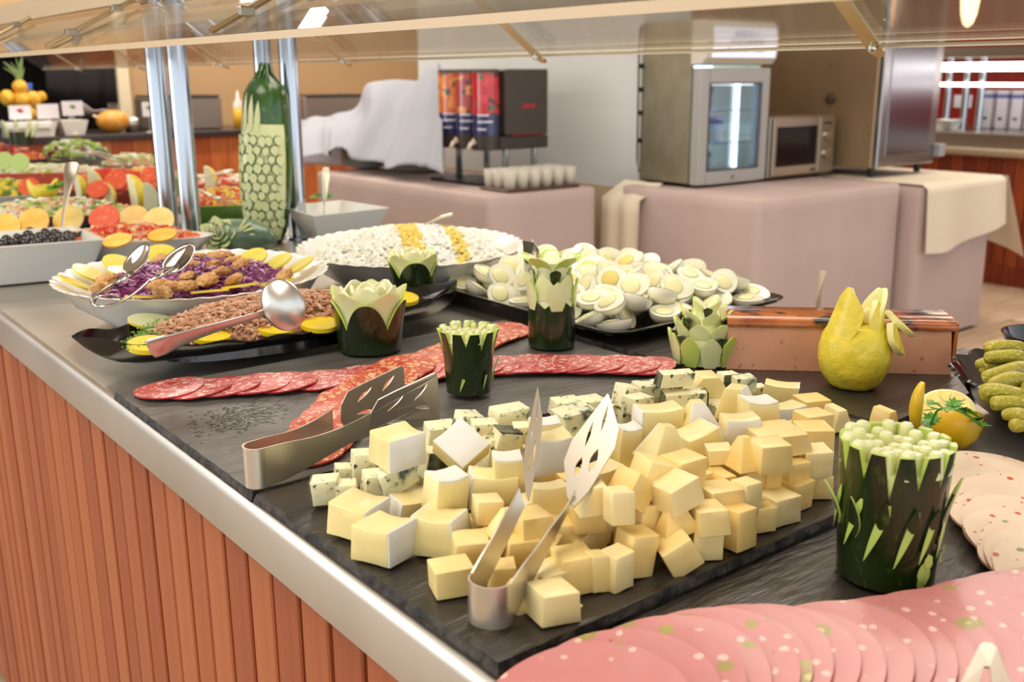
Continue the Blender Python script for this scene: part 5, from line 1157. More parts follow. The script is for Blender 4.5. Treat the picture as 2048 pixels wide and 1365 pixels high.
# ================================================================ sliced meats
M_sal = spot_mat('salami_face', col(206, 96, 92), [(130, col(238, 188, 176), 0.48, 0.62, 0), (260, col(244, 206, 192), 0.42, 0.45, 0), (70, col(178, 62, 62), 0.5, 0.35, 0)], 0.36, sss=0.1, coat=0.35, bump=(140, 0.25))
M_salr = mat('salami_skin_edge', col(196, 48, 56), 0.4, coat=0.3)
M_cho = spot_mat('chorizo_face', col(206, 90, 62), [(120, col(240, 176, 130), 0.50, 0.6, 0), (240, col(244, 196, 160), 0.42, 0.4, 0), (70, col(186, 56, 36), 0.5, 0.35, 0)], 0.34, sss=0.1, coat=0.4, bump=(140, 0.25))
M_chor = mat('chorizo_skin_edge', col(200, 70, 36), 0.4, coat=0.3)
def disc_mesh(name, R, th, seed, mats, wob=0.02, n=44, sag=0.0, sq=0.0, nr=4, ell=1.0):
    r = random.Random(seed); g = G(); ph = [r.uniform(0, 6.3) for _ in range(3)]
    vs = []; rows = []
    def rad(a):
        k = 1 + wob * math.sin(2 * a + ph[0]) + wob * 0.7 * math.sin(3 * a + ph[1]) + wob * 0.3 * math.sin(9 * a + ph[2])
        return R * k / (1 if not sq else (abs(math.cos(a)) ** 4 + abs(math.sin(a)) ** 4) ** (0.25 * sq))
    for z in (th, 0):
        for q in range(1, nr + 1):
            rows.append([(rad(2 * PI * i / n) * q / nr * math.cos(2 * PI * i / n), ell * rad(2 * PI * i / n) * q / nr * math.sin(2 * PI * i / n), z + sag * (math.sin(2 * (2 * PI * i / n) + ph[0])) * (q / nr) ** 3) for i in range(n)])
    vs = [(0, 0, th)] + [p for r_ in rows[:nr] for p in r_] + [(0, 0, 0)] + [p for r_ in rows[nr:] for p in r_]
    b2 = 1 + nr * n; fs = []; mi = []
    for b, s in ((0, 1), (b2, -1)):
        for i in range(n):
            f = (b, b + 1 + i, b + 1 + (i + 1) % n); fs.append(f if s > 0 else f[::-1]); mi.append(0)
            for q in range(nr - 1):
                a0 = b + 1 + q * n; f = (a0 + i, a0 + n + i, a0 + n + (i + 1) % n, a0 + (i + 1) % n); fs.append(f if s > 0 else f[::-1]); mi.append(0)
    o1 = 1 + (nr - 1) * n; o2 = b2 + 1 + (nr - 1) * n
    for i in range(n): fs.append((o1 + i, o1 + (i + 1) % n, o2 + (i + 1) % n, o2 + i)); mi.append(1)
    g.put(vs, fs, mi); return g.mesh(name, mats, 40)
def slices(pts, meshes, name, cat, group, labf, z0, tilt, jit=0.002, tj=2.0, zf=None, up=(1, 0)):
    """pts from first (topmost) to last; shingled so that each covers the next; tilt in degrees raises the side towards the next"""
    n = len(pts)
    for i, p in enumerate(pts):
        q = pts[min(i + 1, n - 1)] if i < n - 1 else p; q0 = pts[max(i - 1, 0)]
        d = (Vector((q.x, q.y, 0)) - Vector((q0.x, q0.y, 0))).normalized(); R = 0.037
        ti = math.radians(tilt + random.uniform(-tj, tj) * 0.3)
        ax = Vector((d.y, -d.x, 0)); rot = Matrix.Rotation(-ti, 4, ax) if False else Matrix.Rotation(ti, 4, Vector((d.y, -d.x, 0)))
        o = bpy.data.objects.new(name, meshes[(i * 5 + i // 2) % len(meshes)]); C.objects.link(o)
        M = Matrix.Translation(Vector((p.x + rnd(-jit, jit), p.y + rnd(-jit, jit), z0 + (zf(i) if zf else 0)))) @ rot @ Matrix.Rotation(rnd(0, 6.28), 4, 'Z')
        o.matrix_world = M; tag(o, labf(i), cat, group)
def path(uv, z, spac):
    pts = catmull([W(u, v, z) for u, v in uv], 30); out = [pts[0]]; acc = 0; k = 0
    for a, b in zip(pts, pts[1:]):
        acc += (b - a).length
        s = spac[min(k, len(spac) - 1)]
        if acc >= s: out.append(b); acc = 0; k += 1
    return out
salm = [disc_mesh('salami_slice', 0.0355, 0.0016, s, [M_sal, M_salr], 0.018, sag=0.0008) for s in (1, 2, 3, 4)]
P1 = path([(337, 782), (560, 770), (760, 752), (900, 742), (1080, 733), (1310, 737)], 0.903, [0.030, 0.026, 0.030, 0.026, 0.040, 0.026, 0.020, 0.022, 0.020] + [0.017] * 60)
nP = len(P1)
slices(P1, salm, 'salami_slice', 'salami slice', 'salami row across the grey slate', lambda i: ('pink salami slice, %s from the left end of the long row' % ORD[i]) if i < nP // 2 else ('pink salami slice, %s from the right end of the long row' % ORD[nP - 1 - i]), 0.9035, 3.6, zf=lambda i: 0.0008 + (0.0008 if i > 8 else 0))
chom = [disc_mesh('chorizo_slice', 0.036, 0.0017, s, [M_cho, M_chor], 0.022, sag=0.0010) for s in (11, 12, 13)]
P2 = path([(612, 905), (650, 862), (715, 800), (800, 752), (870, 722), (940, 692), (1005, 666)], 0.903, [0.022])
nQ = len(P2)
slices(P2, chom, 'chorizo_slice', 'chorizo slice', 'orange chorizo row crossing the salami row', lambda i: ('orange-red chorizo slice, %s from the near end of its row' % ORD[i]) if i < nQ // 2 else ('orange-red chorizo slice, %s from the far end of its row' % ORD[nQ - 1 - i]), 0.9036, 4.2, zf=lambda i: 0.0006 + 0.006 * math.exp(-((i - nQ * 0.47) / 2.6) ** 2))
# mortadella
M_mor = spot_mat('mortadella_face', col(206, 138, 134), [(38, col(164, 150, 80), 0.30, 0.50, 0.42), (38, col(206, 192, 128), 0.15, 0.50, 0), (46, col(172, 160, 88), 0.24, 0.22, 0), (150, col(240, 192, 182), 0.40, 0.12, 0), (90, col(160, 92, 84), 0.12, 0.15, 0)], 0.36, sss=0.08, coat=0.25, var=(24, col(204, 126, 124), 0.35, 0.8), bump=(90, 0.15))
M_more = mat('mortadella_edge', col(196, 100, 100), 0.4, sss=0.2)  # edge colour darkened to draw the shade line between overlapping slices
mm_ = [disc_mesh('mortadella_slice', 0.056, 0.0022, s, [M_mor, M_more], 0.010, n=60, sag=0.0004, nr=5) for s in (21, 22, 23, 24)]
P3 = path([(1170, 1432), (1330, 1375), (1480, 1345), (1640, 1335), (1790, 1325), (1930, 1295), (2080, 1260), (2230, 1230)], 0.905, [0.017, 0.016, 0.015, 0.014, 0.013])
nR = len(P3)
slices(P3, mm_, 'mortadella_slice', 'mortadella slice', 'mortadella slices fanned in the near corner', lambda i: ('pink mortadella slice with green olive bits, %s from the left end of the fan' % ORD[i]) if i < nR // 2 else ('pink mortadella slice with green olive bits, %s from the right end of the fan' % ORD[nR - 1 - i]), 0.9075, 12.0, jit=0.0030, tj=0.5, zf=lambda i: 0.0)
# turkey roll slices
M_tur = spot_mat('speckled_turkey_face', col(238, 212, 186), [(80, col(206, 82, 44), 0.24, 0.30, 0), (70, col(150, 150, 80), 0.22, 0.22, 0), (150, col(214, 120, 70), 0.22, 0.25, 0)], 0.4, sss=0.2, coat=0.2, bump=(90, 0.15), var=(20, col(234, 200, 174), 0.4, 0.8))
M_ture = mat('turkey_edge', col(232, 178, 150), 0.45, sss=0.2)
tm = [disc_mesh('turkey_slice', 0.046, 0.0020, s, [M_tur, M_ture], 0.012, n=60, sag=0.0005, sq=0.45, nr=5) for s in (31, 32, 33)]
P4 = [W(u, v, 0.903) for u, v in ((2140, 1165), (2120, 1140), (2098, 1115), (2078, 1090), (2058, 1066), (2040, 1042), (2024, 1018), (2008, 996), (1992, 978), (1984, 966))]
slices(P4, tm, 'turkey_slice', 'turkey slice', 'speckled turkey slices right of the big spiky courgette', lambda i: 'pale turkey slice with red and green flecks, %s from the near end' % ORD[i], 0.9035, 7.5, jit=0.001, tj=0.5)
# ================================================================ pâté
t = thing('pate_block', 'long pâté block with a charred glazed top behind the yellow carved lemon', 'pâté', (0, 0, 0))
A_ = W(1452, 738, 0.9005); B_ = W(1902, 750, 0.9005); dX = Vector((B_.x - A_.x, B_.y - A_.y, 0)); Lp = dX.length; dX.normalize(); dY = Vector((-dX.y, dX.x, 0))
t.location = (A_.x, A_.y, 0.9003); t.rotation_euler = (0, 0, math.atan2(dX.y, dX.x)); hp = 0.058
M_pate = mat('pate_pink_brown', col(220, 164, 134), 0.55, sss=0.15, var=[(14, col(212, 152, 120), 0.35, 0.75), (110, col(158, 96, 72), 0.66, 0.74, 2)], bump=(70, 0.35, 0.0015))
M_glz = mat('charred_glaze', col(196, 116, 60), 0.18, coat=0.7, var=[(22, col(150, 72, 34), 0.35, 0.65, 3), (30, col(34, 24, 20), 0.47, 0.58, 4)])
prf = [(0.0, 0.0), (0.003, hp - 0.010), (0.006, hp - 0.004), (0.064, hp - 0.004), (0.068, hp - 0.012), (0.072, 0)]
g = G(); nx = 40; vs = []
for i in range(nx + 1):
    x = Lp * i / nx; s = 1 - 0.10 * max(0, (i / nx - 0.97) / 0.03)
    for y, z in prf: q = noise.noise(Vector((x * 40, y * 40, z * 40))) * 0.0012; vs.append((x - (0.004 * z / hp if i == nx else 0), y * s + q, z * (1 if i < nx else 0.97)))
m = len(prf); g.put(vs, [(i * m + j, (i + 1) * m + j, (i + 1) * m + j + 1, i * m + j + 1) for i in range(nx) for j in range(m - 1)] + [tuple(range(m)), tuple(nx * m + j for j in range(m))[::-1]]); g.obj('pate', M_pate, t)
g = G(); vs = []; gp = [(0.0020, hp - 0.0085), (0.0010, hp - 0.005), (0.004, hp + 0.0005), (0.010, hp + 0.0025), (0.060, hp + 0.0025), (0.067, hp), (0.0695, hp - 0.010)]
m = len(gp)
for i in range(nx + 1):
    x = -0.001 + (Lp + 0.003) * i / nx
    for j, (y, z) in enumerate(gp): q = noise.noise(Vector((x * 60, y * 30, 1))) * 0.0016; vs.append((x, y - 0.001, z + (q if j in (0, m - 1) else q * 0.3)))
g.put(vs, [(i * m + j, (i + 1) * m + j, (i + 1) * m + j + 1, i * m + j + 1) for i in range(nx) for j in range(m - 1)] + [tuple(range(m)), tuple(nx * m + j for j in range(m))[::-1]]); g.obj('glaze', M_glz, t, 50)
G().bbox(Lp, Lp + 0.0035, 0.001, 0.070, 0.003, hp + 0.001, 0.001).obj('end_glaze', mat('amber_end_glaze', col(190, 110, 56), 0.2, coat=0.6), t)
g = G(); rr_ = random.Random(3)
for k in range(26):
    x = Lp * 0.45 + rr_.uniform(0, 1) * Lp * 0.2; g.ball((x, -0.003 + rr_.uniform(-0.004, 0.002), 0.002), 0.003, 7, 5, sc3=(1.8, 1, 0.6))
g.obj('smeared_foot', M_pate, t, True)
# ================================================================ gherkins
cb = W(1918, 768, 0.932) + RIGHT * 0.108; 
t = thing('scalloped_dish', 'black scalloped dish full of gherkins at the right edge', 'dish', (cb.x, cb.y, 0.8912))
M_blk = mat('glossy_black_melamine', col(16, 15, 17), 0.10, coat=0.7)
def scal(a, r, z): k = max(0, (z - 0.012) / 0.034); return (r * (1 + 0.028 * k * math.cos(a * 18)), z + 0.0012 * k * math.cos(a * 18))
G().lathe([(0, 0.003), (0.055, 0.003), (0.060, 0.001), (0.066, 0.004), (0.085, 0.018), (0.106, 0.046), (0.109, 0.047), (0.106, 0.049), (0.086, 0.026), (0.06, 0.012), (0, 0.011)], 144, fn=scal).obj('dish_body', M_blk, t, 60)
M_gh = mat('gherkin_skin', col(186, 172, 44), 0.32, coat=0.4, sss=0.08, var=[(22, col(146, 138, 30), 0.35, 0.7, 3), (200, col(206, 196, 90), 0.55, 0.68, 2)], bump=(240, 1.0, 0.003))
gh = [((1968, 700), (2052, 700), 0.962, 'rear top'), ((1968, 717), (2068, 724), 0.960, 'long top'), ((1950, 731), (1990, 738), 0.940, 'short rear left'), ((1973, 735), (2030, 728), 0.950, 'small one under the long top'), ((1966, 757), (2070, 737), 0.957, 'upward slanting'), ((1978, 770), (2075, 764), 0.955, 'plump middle'), ((1957, 783), (2058, 798), 0.950, 'knobbly-ended middle'), ((1980, 808), (2070, 818), 0.946, 'lower middle'), ((2003, 830), (2072, 846), 0.940, 'lower bumpy'), ((2018, 853), (2075, 862), 0.935, 'nearest small'), ((1962, 745), (1985, 752), 0.934, 'small buried left'), ((1960, 796), (1995, 806), 0.928, 'short buried front'), ((2040, 780), (2130, 780), 0.95, 'right-hand'), ((2050, 745), (2140, 745), 0.955, 'far right-hand')]
for k, (a, b, z, nm) in enumerate(gh):
    pa, pb = W(a[0], a[1], z), W(b[0], b[1], z - 0.004 * (k % 2)); mid = (pa + pb) / 2 + Vector((0, 0, 0.003)) + Vector((noise.noise(pa * 50), noise.noise(pb * 50), 0)) * 0.004
    pts = catmull([pa, mid, pb], 7); L_ = (pb - pa).length; R0 = 0.0072 if L_ > 0.03 else 0.006; rad = []
    for i in range(len(pts)):
        s = i / (len(pts) - 1); rad.append(max(0.0008, R0 * (1 - abs(2 * s - 1) ** 4.5) ** 0.5 * (1 + 0.09 * math.sin(s * 9 + k * 2))))
    c = (pa + pb) / 2; o = G().tube([tuple(q - c) for q in pts], rad, 14).obj('gherkin', M_gh, None, True, loc=tuple(c))
    tag(o, 'bumpy green gherkin in the black dish, %s one' % nm, 'gherkin', 'gherkins in the black scalloped dish')
p = W(2082, 668, 0.94); t = thing('black_bowl', 'black bowl partly in view above the gherkins at the right edge', 'bowl', (p.x + 0.02, p.y, 0.8912))
G().lathe([(0, 0.002), (0.03, 0.002), (0.05, 0.045), (0.047, 0.045), (0.028, 0.006), (0, 0.006)], 28).obj('bowl_body', M_blk, t, 50)
# ================================================================ egg tray
ex0, ex1, ey0, ey1 = 0.838, 1.178, 0.862, 1.300
t = thing('egg_tray', 'black rectangular tray heaped with halved eggs', 'tray', ((ex0 + ex1) / 2, (ey0 + ey1) / 2, 0.9003))
wx, wy = (ex1 - ex0) / 2, (ey1 - ey0) / 2
def rring(w_, d_, z, rr=0.03, n=6):
    out = []
    for cx_, cy_, a0 in ((w_ - rr, d_ - rr, 0), (-w_ + rr, d_ - rr, PI / 2), (-w_ + rr, -d_ + rr, PI), (w_ - rr, -d_ + rr, 1.5 * PI)):
        for i in range(n + 1): a = a0 + PI / 2 * i / n; out.append((cx_ + rr * math.cos(a), cy_ + rr * math.sin(a), z))
    return out
def rings(g, L_, mi=0, capb=True, capt=True):
    n = len(L_[0]); g.put([p for l in L_ for p in l], [(a * n + i, a * n + (i + 1) % n, (a + 1) * n + (i + 1) % n, (a + 1) * n + i) for a in range(len(L_) - 1) for i in range(n)] + ([tuple(range(n))[::-1]] if capb else []) + ([tuple((len(L_) - 1) * n + i for i in range(n))] if capt else []), mi)
g = G(); rings(g, [rring(wx - 0.035, wy - 0.035, 0.0), rring(wx - 0.012, wy - 0.012, 0.010), rring(wx, wy, 0.015), rring(wx + 0.002, wy + 0.002, 0.019), rring(wx - 0.002, wy - 0.002, 0.0195), rring(wx - 0.014, wy - 0.014, 0.014), rring(wx - 0.03, wy - 0.03, 0.006)]); g.obj('tray_body', M_blk, t, 50)
M_egg = mat('boiled_egg_white', col(238, 236, 220), 0.22, sss=0.35, coat=0.5, bump=(60, 0.2))
M_may = mat('creamy_egg_face', col(240, 238, 216), 0.3, sss=0.3, coat=0.4, var=(60, col(224, 222, 188), 0.45, 0.8), bump=(80, 0.5))
M_yolk = mat('egg_yolk', col(238, 212, 124), 0.5, sss=0.1, bump=(90, 0.4)); M_yolkp = mat('dressed_egg_yolk', col(240, 229, 172), 0.4, sss=0.2, coat=0.3, bump=(90, 0.4))
def egg_meshes():
    g = G(); n, m = 20, 7; vs = []; 
    def rad(a): return 0.0245 * (1 + 0.13 * math.cos(a)) , 0.0195
    for j in range(m + 1):
        b = PI / 2 * j / m
        for i in range(n):
            a = 2 * PI * i / n; R, r_ = rad(a); vs.append((R * math.cos(a) * math.cos(b), r_ * math.sin(a) * math.cos(b), -0.0175 * math.sin(b)))
    fs = [(j * n + i, j * n + (i + 1) % n, (j + 1) * n + (i + 1) % n, (j + 1) * n + i) for j in range(m) for i in range(n)]
    g.put(vs, fs, 0)
    face = [(0, 0, 0.0008)] + [(rad(2 * PI * i / n)[0] * 0.985 * math.cos(2 * PI * i / n), 0.0192 * math.sin(2 * PI * i / n), 0.0006) for i in range(n)]
    g.put(face, [(0, 1 + i, 1 + (i + 1) % n) for i in range(n)], 1)
    e = g.mesh('egg_half', [M_egg, M_may], 60)
    y = G(); y.lathe([(0.0130, 0.0004), (0.0115, 0.0012), (0.007, 0.0020), (0, 0.0023)], 16, cap0=True)
    return e, y.mesh('yolk', M_yolkp, True), y.mesh('yolk', M_yolk, True)
em, ym, ym2 = egg_meshes(); re_ = random.Random(8); k = 0; erow = {}
places = []
for i in range(8):
    for j in range(9):
        x = ex0 + 0.030 + i * 0.0405 + re_.uniform(-.005, .005); y = ey0 + 0.030 + j * 0.0475 + re_.uniform(-.006, .006) + (0.02 if i % 2 else 0)
        if y > ey1 - 0.02: continue
        places.append((x, y, 0, i, j))
for i in range(7):
    for j in range(8):
        places.append((ex0 + 0.050 + i * 0.040 + re_.uniform(-.006, .006), ey0 + 0.055 + j * 0.046 + re_.uniform(-.008, .008), 1, i, j))
for (x, y, l, i, j) in places:
    z = 0.9003 + 0.0225 + l * 0.020 + (0.004 if 1 < i < 6 else 0) + re_.uniform(-.002, .002)
    t = bpy.data.objects.new('egg_half', em); C.objects.link(t); t.location = (x, y, z)
    t.rotation_euler = (re_.uniform(-0.3, 1.0), re_.uniform(-0.5, 0.5), VIEW + re_.uniform(-1.3, 1.3))
    tag(t, 'halved boiled egg, %s layer, %s row from the near edge, %s from the left' % ('top' if l else 'lower', ORD[j], ORD[i]), 'egg', 'halved boiled eggs on the black tray')
    link('yolk', ym2 if re_.random() < 0.06 else ym, t, (-0.002, 0, 0.0006))
# ================================================================ tongs
M_tong = mat('tong_steel', col(222, 214, 198), 0.34, 1.0, bump=(30, 0.02))
def strip(g, pts, th=0.0014):
    """pts: [(xyz of bottom edge, xyz of top edge)] -> sheet metal strip"""
    pts = [(Vector(a), Vector(b)) for a, b in pts]; n = len(pts); vs = []
    for i, (a, b) in enumerate(pts):
        c0 = (pts[max(i - 1, 0)][0] + pts[max(i - 1, 0)][1]) / 2; c1 = (pts[min(i + 1, n - 1)][0] + pts[min(i + 1, n - 1)][1]) / 2
        nm = (c1 - c0).cross(b - a).normalized() * th / 2
        vs += [tuple(a - nm), tuple(b - nm), tuple(b + nm), tuple(a + nm)]
    g.put(vs, [(4 * i + j, 4 * i + (j + 1) % 4, 4 * i + 4 + (j + 1) % 4, 4 * i + 4 + j) for i in range(n - 1) for j in range(4)] + [(0, 1, 2, 3), (4 * n - 1, 4 * n - 2, 4 * n - 3, 4 * n - 4)])
def lens(cx_, cy_, L_, w_, ang, n=8, bend=0.0):
    out = []
    for i in range(2 * n):
        s = i / n if i < n else 2 - i / n; sg = 1 if i < n else -1
        x = (s - 0.5) * L_; y = sg * w_ / 2 * math.sin(PI * s) + bend * math.sin(PI * s); out.append((cx_ + x * math.cos(ang) - y * math.sin(ang), cy_ + x * math.sin(ang) + y * math.cos(ang)))
    return out
def arm_pts(ctrl, n=8):
    a = catmull([c[0] for c in ctrl], n); b = catmull([c[1] for c in ctrl], n); return list(zip(a, b))
# -- tongs 1, lying on the left slate with wide slotted blades
t = thing('serving_tongs', 'steel tongs with wide slotted blades lying over the salami slices', 'tongs', W(500, 985, 0.90)); o0 = t.location.copy()
z0 = 0.9025
S0 = W(512, 978, z0); 
a2 = W(735, 868, z0 + 0.012); a1 = W(668, 850, z0 + 0.016)
def off(p, dz): return Vector((p.x, p.y, p.z + dz)) - o0
lc = W(497, 976, z0); rl = 0.0105
dirv = Vector((a2.x - lc.x, a2.y - lc.y, 0)).normalized(); nv_ = Vector((-dirv.y, dirv.x, 0))
loop = []
for i in range(9):
    a = PI / 2 + PI * i / 8; q = lc + dirv * (0.010 + rl * math.cos(a)) + nv_ * rl * math.sin(a); loop.append((off(q, 0), off(q, 0.034)))
g = G(); strip(g, arm_pts(loop, 3)); g.obj('spring_loop', M_tong, t, 40)
qn = lc + dirv * 0.010 - nv_ * rl; qf = lc + dirv * 0.010 + nv_ * rl
def mid_arm(q, end, hs, zs):
    out = []
    for i, (h, dz) in enumerate(zip(hs, zs)):
        s = i / (len(hs) - 1); p = q.lerp(end, s); out.append((Vector((p.x, p.y, z0 + dz)) - o0, Vector((p.x, p.y, z0 + dz + h)) - o0))
    return out
en = W(742, 852, z0 + 0.020); ef = W(682, 850, z0 + 0.020)
hs = (0.034, 0.031, 0.025, 0.020, 0.018, 0.021); zs = (0, 0.001, 0.004, 0.008, 0.011, 0.011)
g = G(); strip(g, arm_pts(mid_arm(qn, en, hs, zs), 4)); g.obj('arm', M_tong, t, 40)
ef2 = ef + nv_ * 0.012
g = G(); strip(g, arm_pts(mid_arm(qf, ef2, hs, zs), 4)); g.obj('arm', M_tong, t, 40)
def blade(bot0, bot1, top1, top0, slots, name='blade', parent=t, org=o0, rnd_tip=0.0, mtl=M_tong, m_=None):
    """quad blade: corners in space, slots in unit square"""
    A, B, C2, D = [Vector(q) - org for q in (bot0, bot1, top1, top0)]
    nn = (B - A).cross(D - A).normalized()
    def fn(a, b): p = (A.lerp(B, a)).lerp(D.lerp(C2, a), b); return p, nn
    outer = m_ or [(0, 0.30), (0.10, 0.02), (0.35, 0), (0.7, 0), (0.97, 0.0), (1, 0.06), (1, 0.94), (0.96, 1), (0.7, 1), (0.35, 1), (0.10, 0.98), (0, 0.72)]
    g = G(); g.sheet(outer, slots, fn, 0.0013); return g.obj(name, mtl, parent)
slots4 = [lens(0.36, 0.72, 0.34, 0.085, 0.75, bend=0.02), lens(0.74, 0.74, 0.34, 0.085, 0.85, bend=0.02), lens(0.36, 0.28, 0.30, 0.085, -0.35, bend=0.02), lens(0.74, 0.40, 0.26, 0.085, -0.55, bend=0.02)]
blade(W(738, 885, z0 + 0.004), W(880, 843, z0 + 0.004), W(874, 744, z0 + 0.052), W(742, 805, z0 + 0.046), slots4)
blade(W(682, 868, z0 + 0.012) , W(812, 815, z0 + 0.014), W(806, 730, z0 + 0.058), W(682, 788, z0 + 0.052), slots4)
# -- tongs 2, leaning on the cheese
org = W(970, 1250, 0.906)
t = thing('serving_tongs', 'steel tongs with pointed slotted blades standing on the cheese heap', 'tongs', org); o0 = org.copy(); z0 = 0.9065
lc = W(968, 1250, z0); ea = W(1048, 985, 0.965); eb = W(1140, 985, 0.962)
mdir = ((ea + eb) / 2 - lc); dirv = Vector((mdir.x, mdir.y, 0)).normalized(); nv_ = Vector((-dirv.y, dirv.x, 0)); rl = 0.0135
loop = []
for i in range(9):
    a = PI / 2 + PI * i / 8; q = lc + dirv * (0.008 + rl * 0.9 * math.cos(a)) + nv_ * rl * math.sin(a); loop.append((off(q, 0), off(q, 0.027)))
g = G(); strip(g, arm_pts(loop, 3)); g.obj('spring_loop', M_tong, t, 40)
qn = lc + dirv * 0.008 - nv_ * rl; qf = lc + dirv * 0.008 + nv_ * rl
def arm2(q, e, side):
    out = []
    for i in range(6):
        s = i / 5; p = Vector((q.x, q.y, z0)).lerp(e, s); p.z = z0 + (e.z - 0.010 - z0) * s; h = (0.027, 0.024, 0.020, 0.017, 0.013, 0.012)[i]
        out.append((p - o0, p + Vector((0, 0, h)) + nv_ * side * 0.004 * s - o0))
    return out
g = G(); strip(g, arm_pts(arm2(qn, eb, -1), 4)); g.obj('arm', M_tong, t, 40)
g = G(); strip(g, arm_pts(arm2(qf, ea, 1), 4)); g.obj('arm', M_tong, t, 40)
kite = [(0, 0.5), (0.10, 0.30), (0.42, 0.0), (0.60, 0.02), (1, 0.5), (0.97, 0.56), (0.60, 0.98), (0.42, 1.0), (0.10, 0.70)]
def blade2(base, tip, w_, wdir, slots):
    base, tip = Vector(base), Vector(tip); wd = Vector(wdir).normalized() * w_ / 2
    return blade(base - wd, tip - wd, tip + wd, base + wd, slots, parent=t, org=o0, m_=kite)
cr_ = Vector((0.786, -0.618, 0)); up_ = Vector((0, 0, 1))
sl2 = [lens(0.36, 0.62, 0.20, 0.16, 0.3), lens(0.34, 0.34, 0.16, 0.13, 0.2), lens(0.62, 0.36, 0.24, 0.07, 0.05), lens(0.74, 0.60, 0.26, 0.07, -0.05)]
blade2(W(1148, 1016, 0.957), W(1215, 789, 0.992), 0.037, cr_ * 0.95 + FWD * 0.25 + up_ * 0.15, sl2)
blade2(W(1057, 1004, 0.958), W(1075, 775, 0.997), 0.030, cr_ * 0.45 + FWD * 0.9 + up_ * 0.35, sl2)
# -- tip of a third pair, bottom right
t = thing('serving_tongs', 'tip of steel tongs with a slot at the bottom right over the mortadella', 'tongs', W(1975, 1330, 0.925)); o0 = t.location.copy()
tz = 0.945
blade(W(1920, 1372, tz - 0.006), W(2022, 1372, tz - 0.006), W(1990, 1290, tz), W(1962, 1286, tz), [[(0.36, -0.05), (0.62, -0.05), (0.58, 0.42), (0.42, 0.42)]], org=o0, m_=[(-0.15, -0.6), (1.15, -0.6), (1.0, 0.0), (1.0, 0.9), (0.8, 1.0), (0.2, 1.0), (0.0, 0.9), (0.0, 0.0)], parent=t)
g = G(); pA = W(1978, 1392, tz - 0.008) - o0; pB = W(2010, 1660, 0.925) - o0
strip(g, [(pA + Vector((-0.008, 0, 0)), pA + Vector((0.008, 0, 0.001))), (pB + Vector((-0.006, 0, 0)), pB + Vector((0.006, 0, 0.001)))]); g.obj('arm', M_tong, t)
# ================================================================ platters on the left
def oval_basis(L_, R_, Fr, Bk):
    c = (L_ + R_) / 2; ax = Vector((R_.x - L_.x, R_.y - L_.y, 0)); a = ax.length / 2; ang = math.atan2(ax.y, ax.x); n = Vector((-ax.y, ax.x, 0)).normalized()
    b = abs((Bk - Fr).dot(n)) / 2; return Vector((c.x, c.y, 0)), a, b, ang
def oval_dish(label, L_, R_, Fr, Bk, zr, zb, m, scallops=44, name='oval_dish', depth=0.03, base=0.62, kb=1.0):
    c, a, b, ang = oval_basis(L_, R_, Fr, Bk); b *= kb; t = thing(name, label, 'dish', (c.x, c.y, zb), ang); h = zr - zb
    def fn(th, r, z): k = max(0, min(1, (z / h - 0.75) / 0.25)) * (1 if r > 0.8 else 0); return (r * (1 + 0.008 * k * math.cos(th * scallops)), z + 0.0008 * k * math.cos(th * scallops))
    prof = [(0, 0.004), (base - 0.05, 0.003), (base - 0.03, 0.0005), (base, 0.0005), (base + 0.04, h * 0.12), (0.86, h * 0.55), (0.93, h * 0.86), (0.985, h * 0.97), (1.0, h), (0.985, h * 1.01), (0.93, h * 0.93), (0.84, h * 0.75), (0.7, h - depth), (0, h - depth)]
    G().lathe(prof, scallops * 6, sx=a, sy=b, fn=fn).obj('dish_body', m, t, 60)
    return t, a, b, h
def grains(g, n, pos, size, r, mi=lambda: 0, flat=0.6):
    """n small irregular chunks; pos() -> point"""
    for _ in range(n):
        p = pos(); s = size * r.uniform(0.6, 1.3); a = r.uniform(0, 6.3); ca, sa = math.cos(a), math.sin(a); e = r.uniform(0.6, 1.5)
        c = [(-1, -1, -1), (1, -1, -1), (1, 1, -1), (-1, 1, -1), (-0.7, -0.8, 1), (0.8, -0.7, 1), (0.7, 0.8, 1), (-0.8, 0.7, 1)]
        tl = r.uniform(-0.5, 0.5); vs = []
        for x, y, z in c:
            x, y, z = x * s * e + r.uniform(-.2, .2) * s, y * s / e + r.uniform(-.2, .2) * s, z * s * flat + x * s * tl
            vs.append((p[0] + x * ca - y * sa, p[1] + x * sa + y * ca, p[2] + z))
        g.put(vs, [(3, 2, 1, 0), (4, 5, 6, 7), (0, 1, 5, 4), (1, 2, 6, 5), (2, 3, 7, 6), (3, 0, 4, 7)], mi())
def dome(a, b, h, p=1.0):
    def f(x, y): q = (x / a) ** 2 + (y / b) ** 2; return h * (1 - q) ** p if q < 1 else 0
    return f
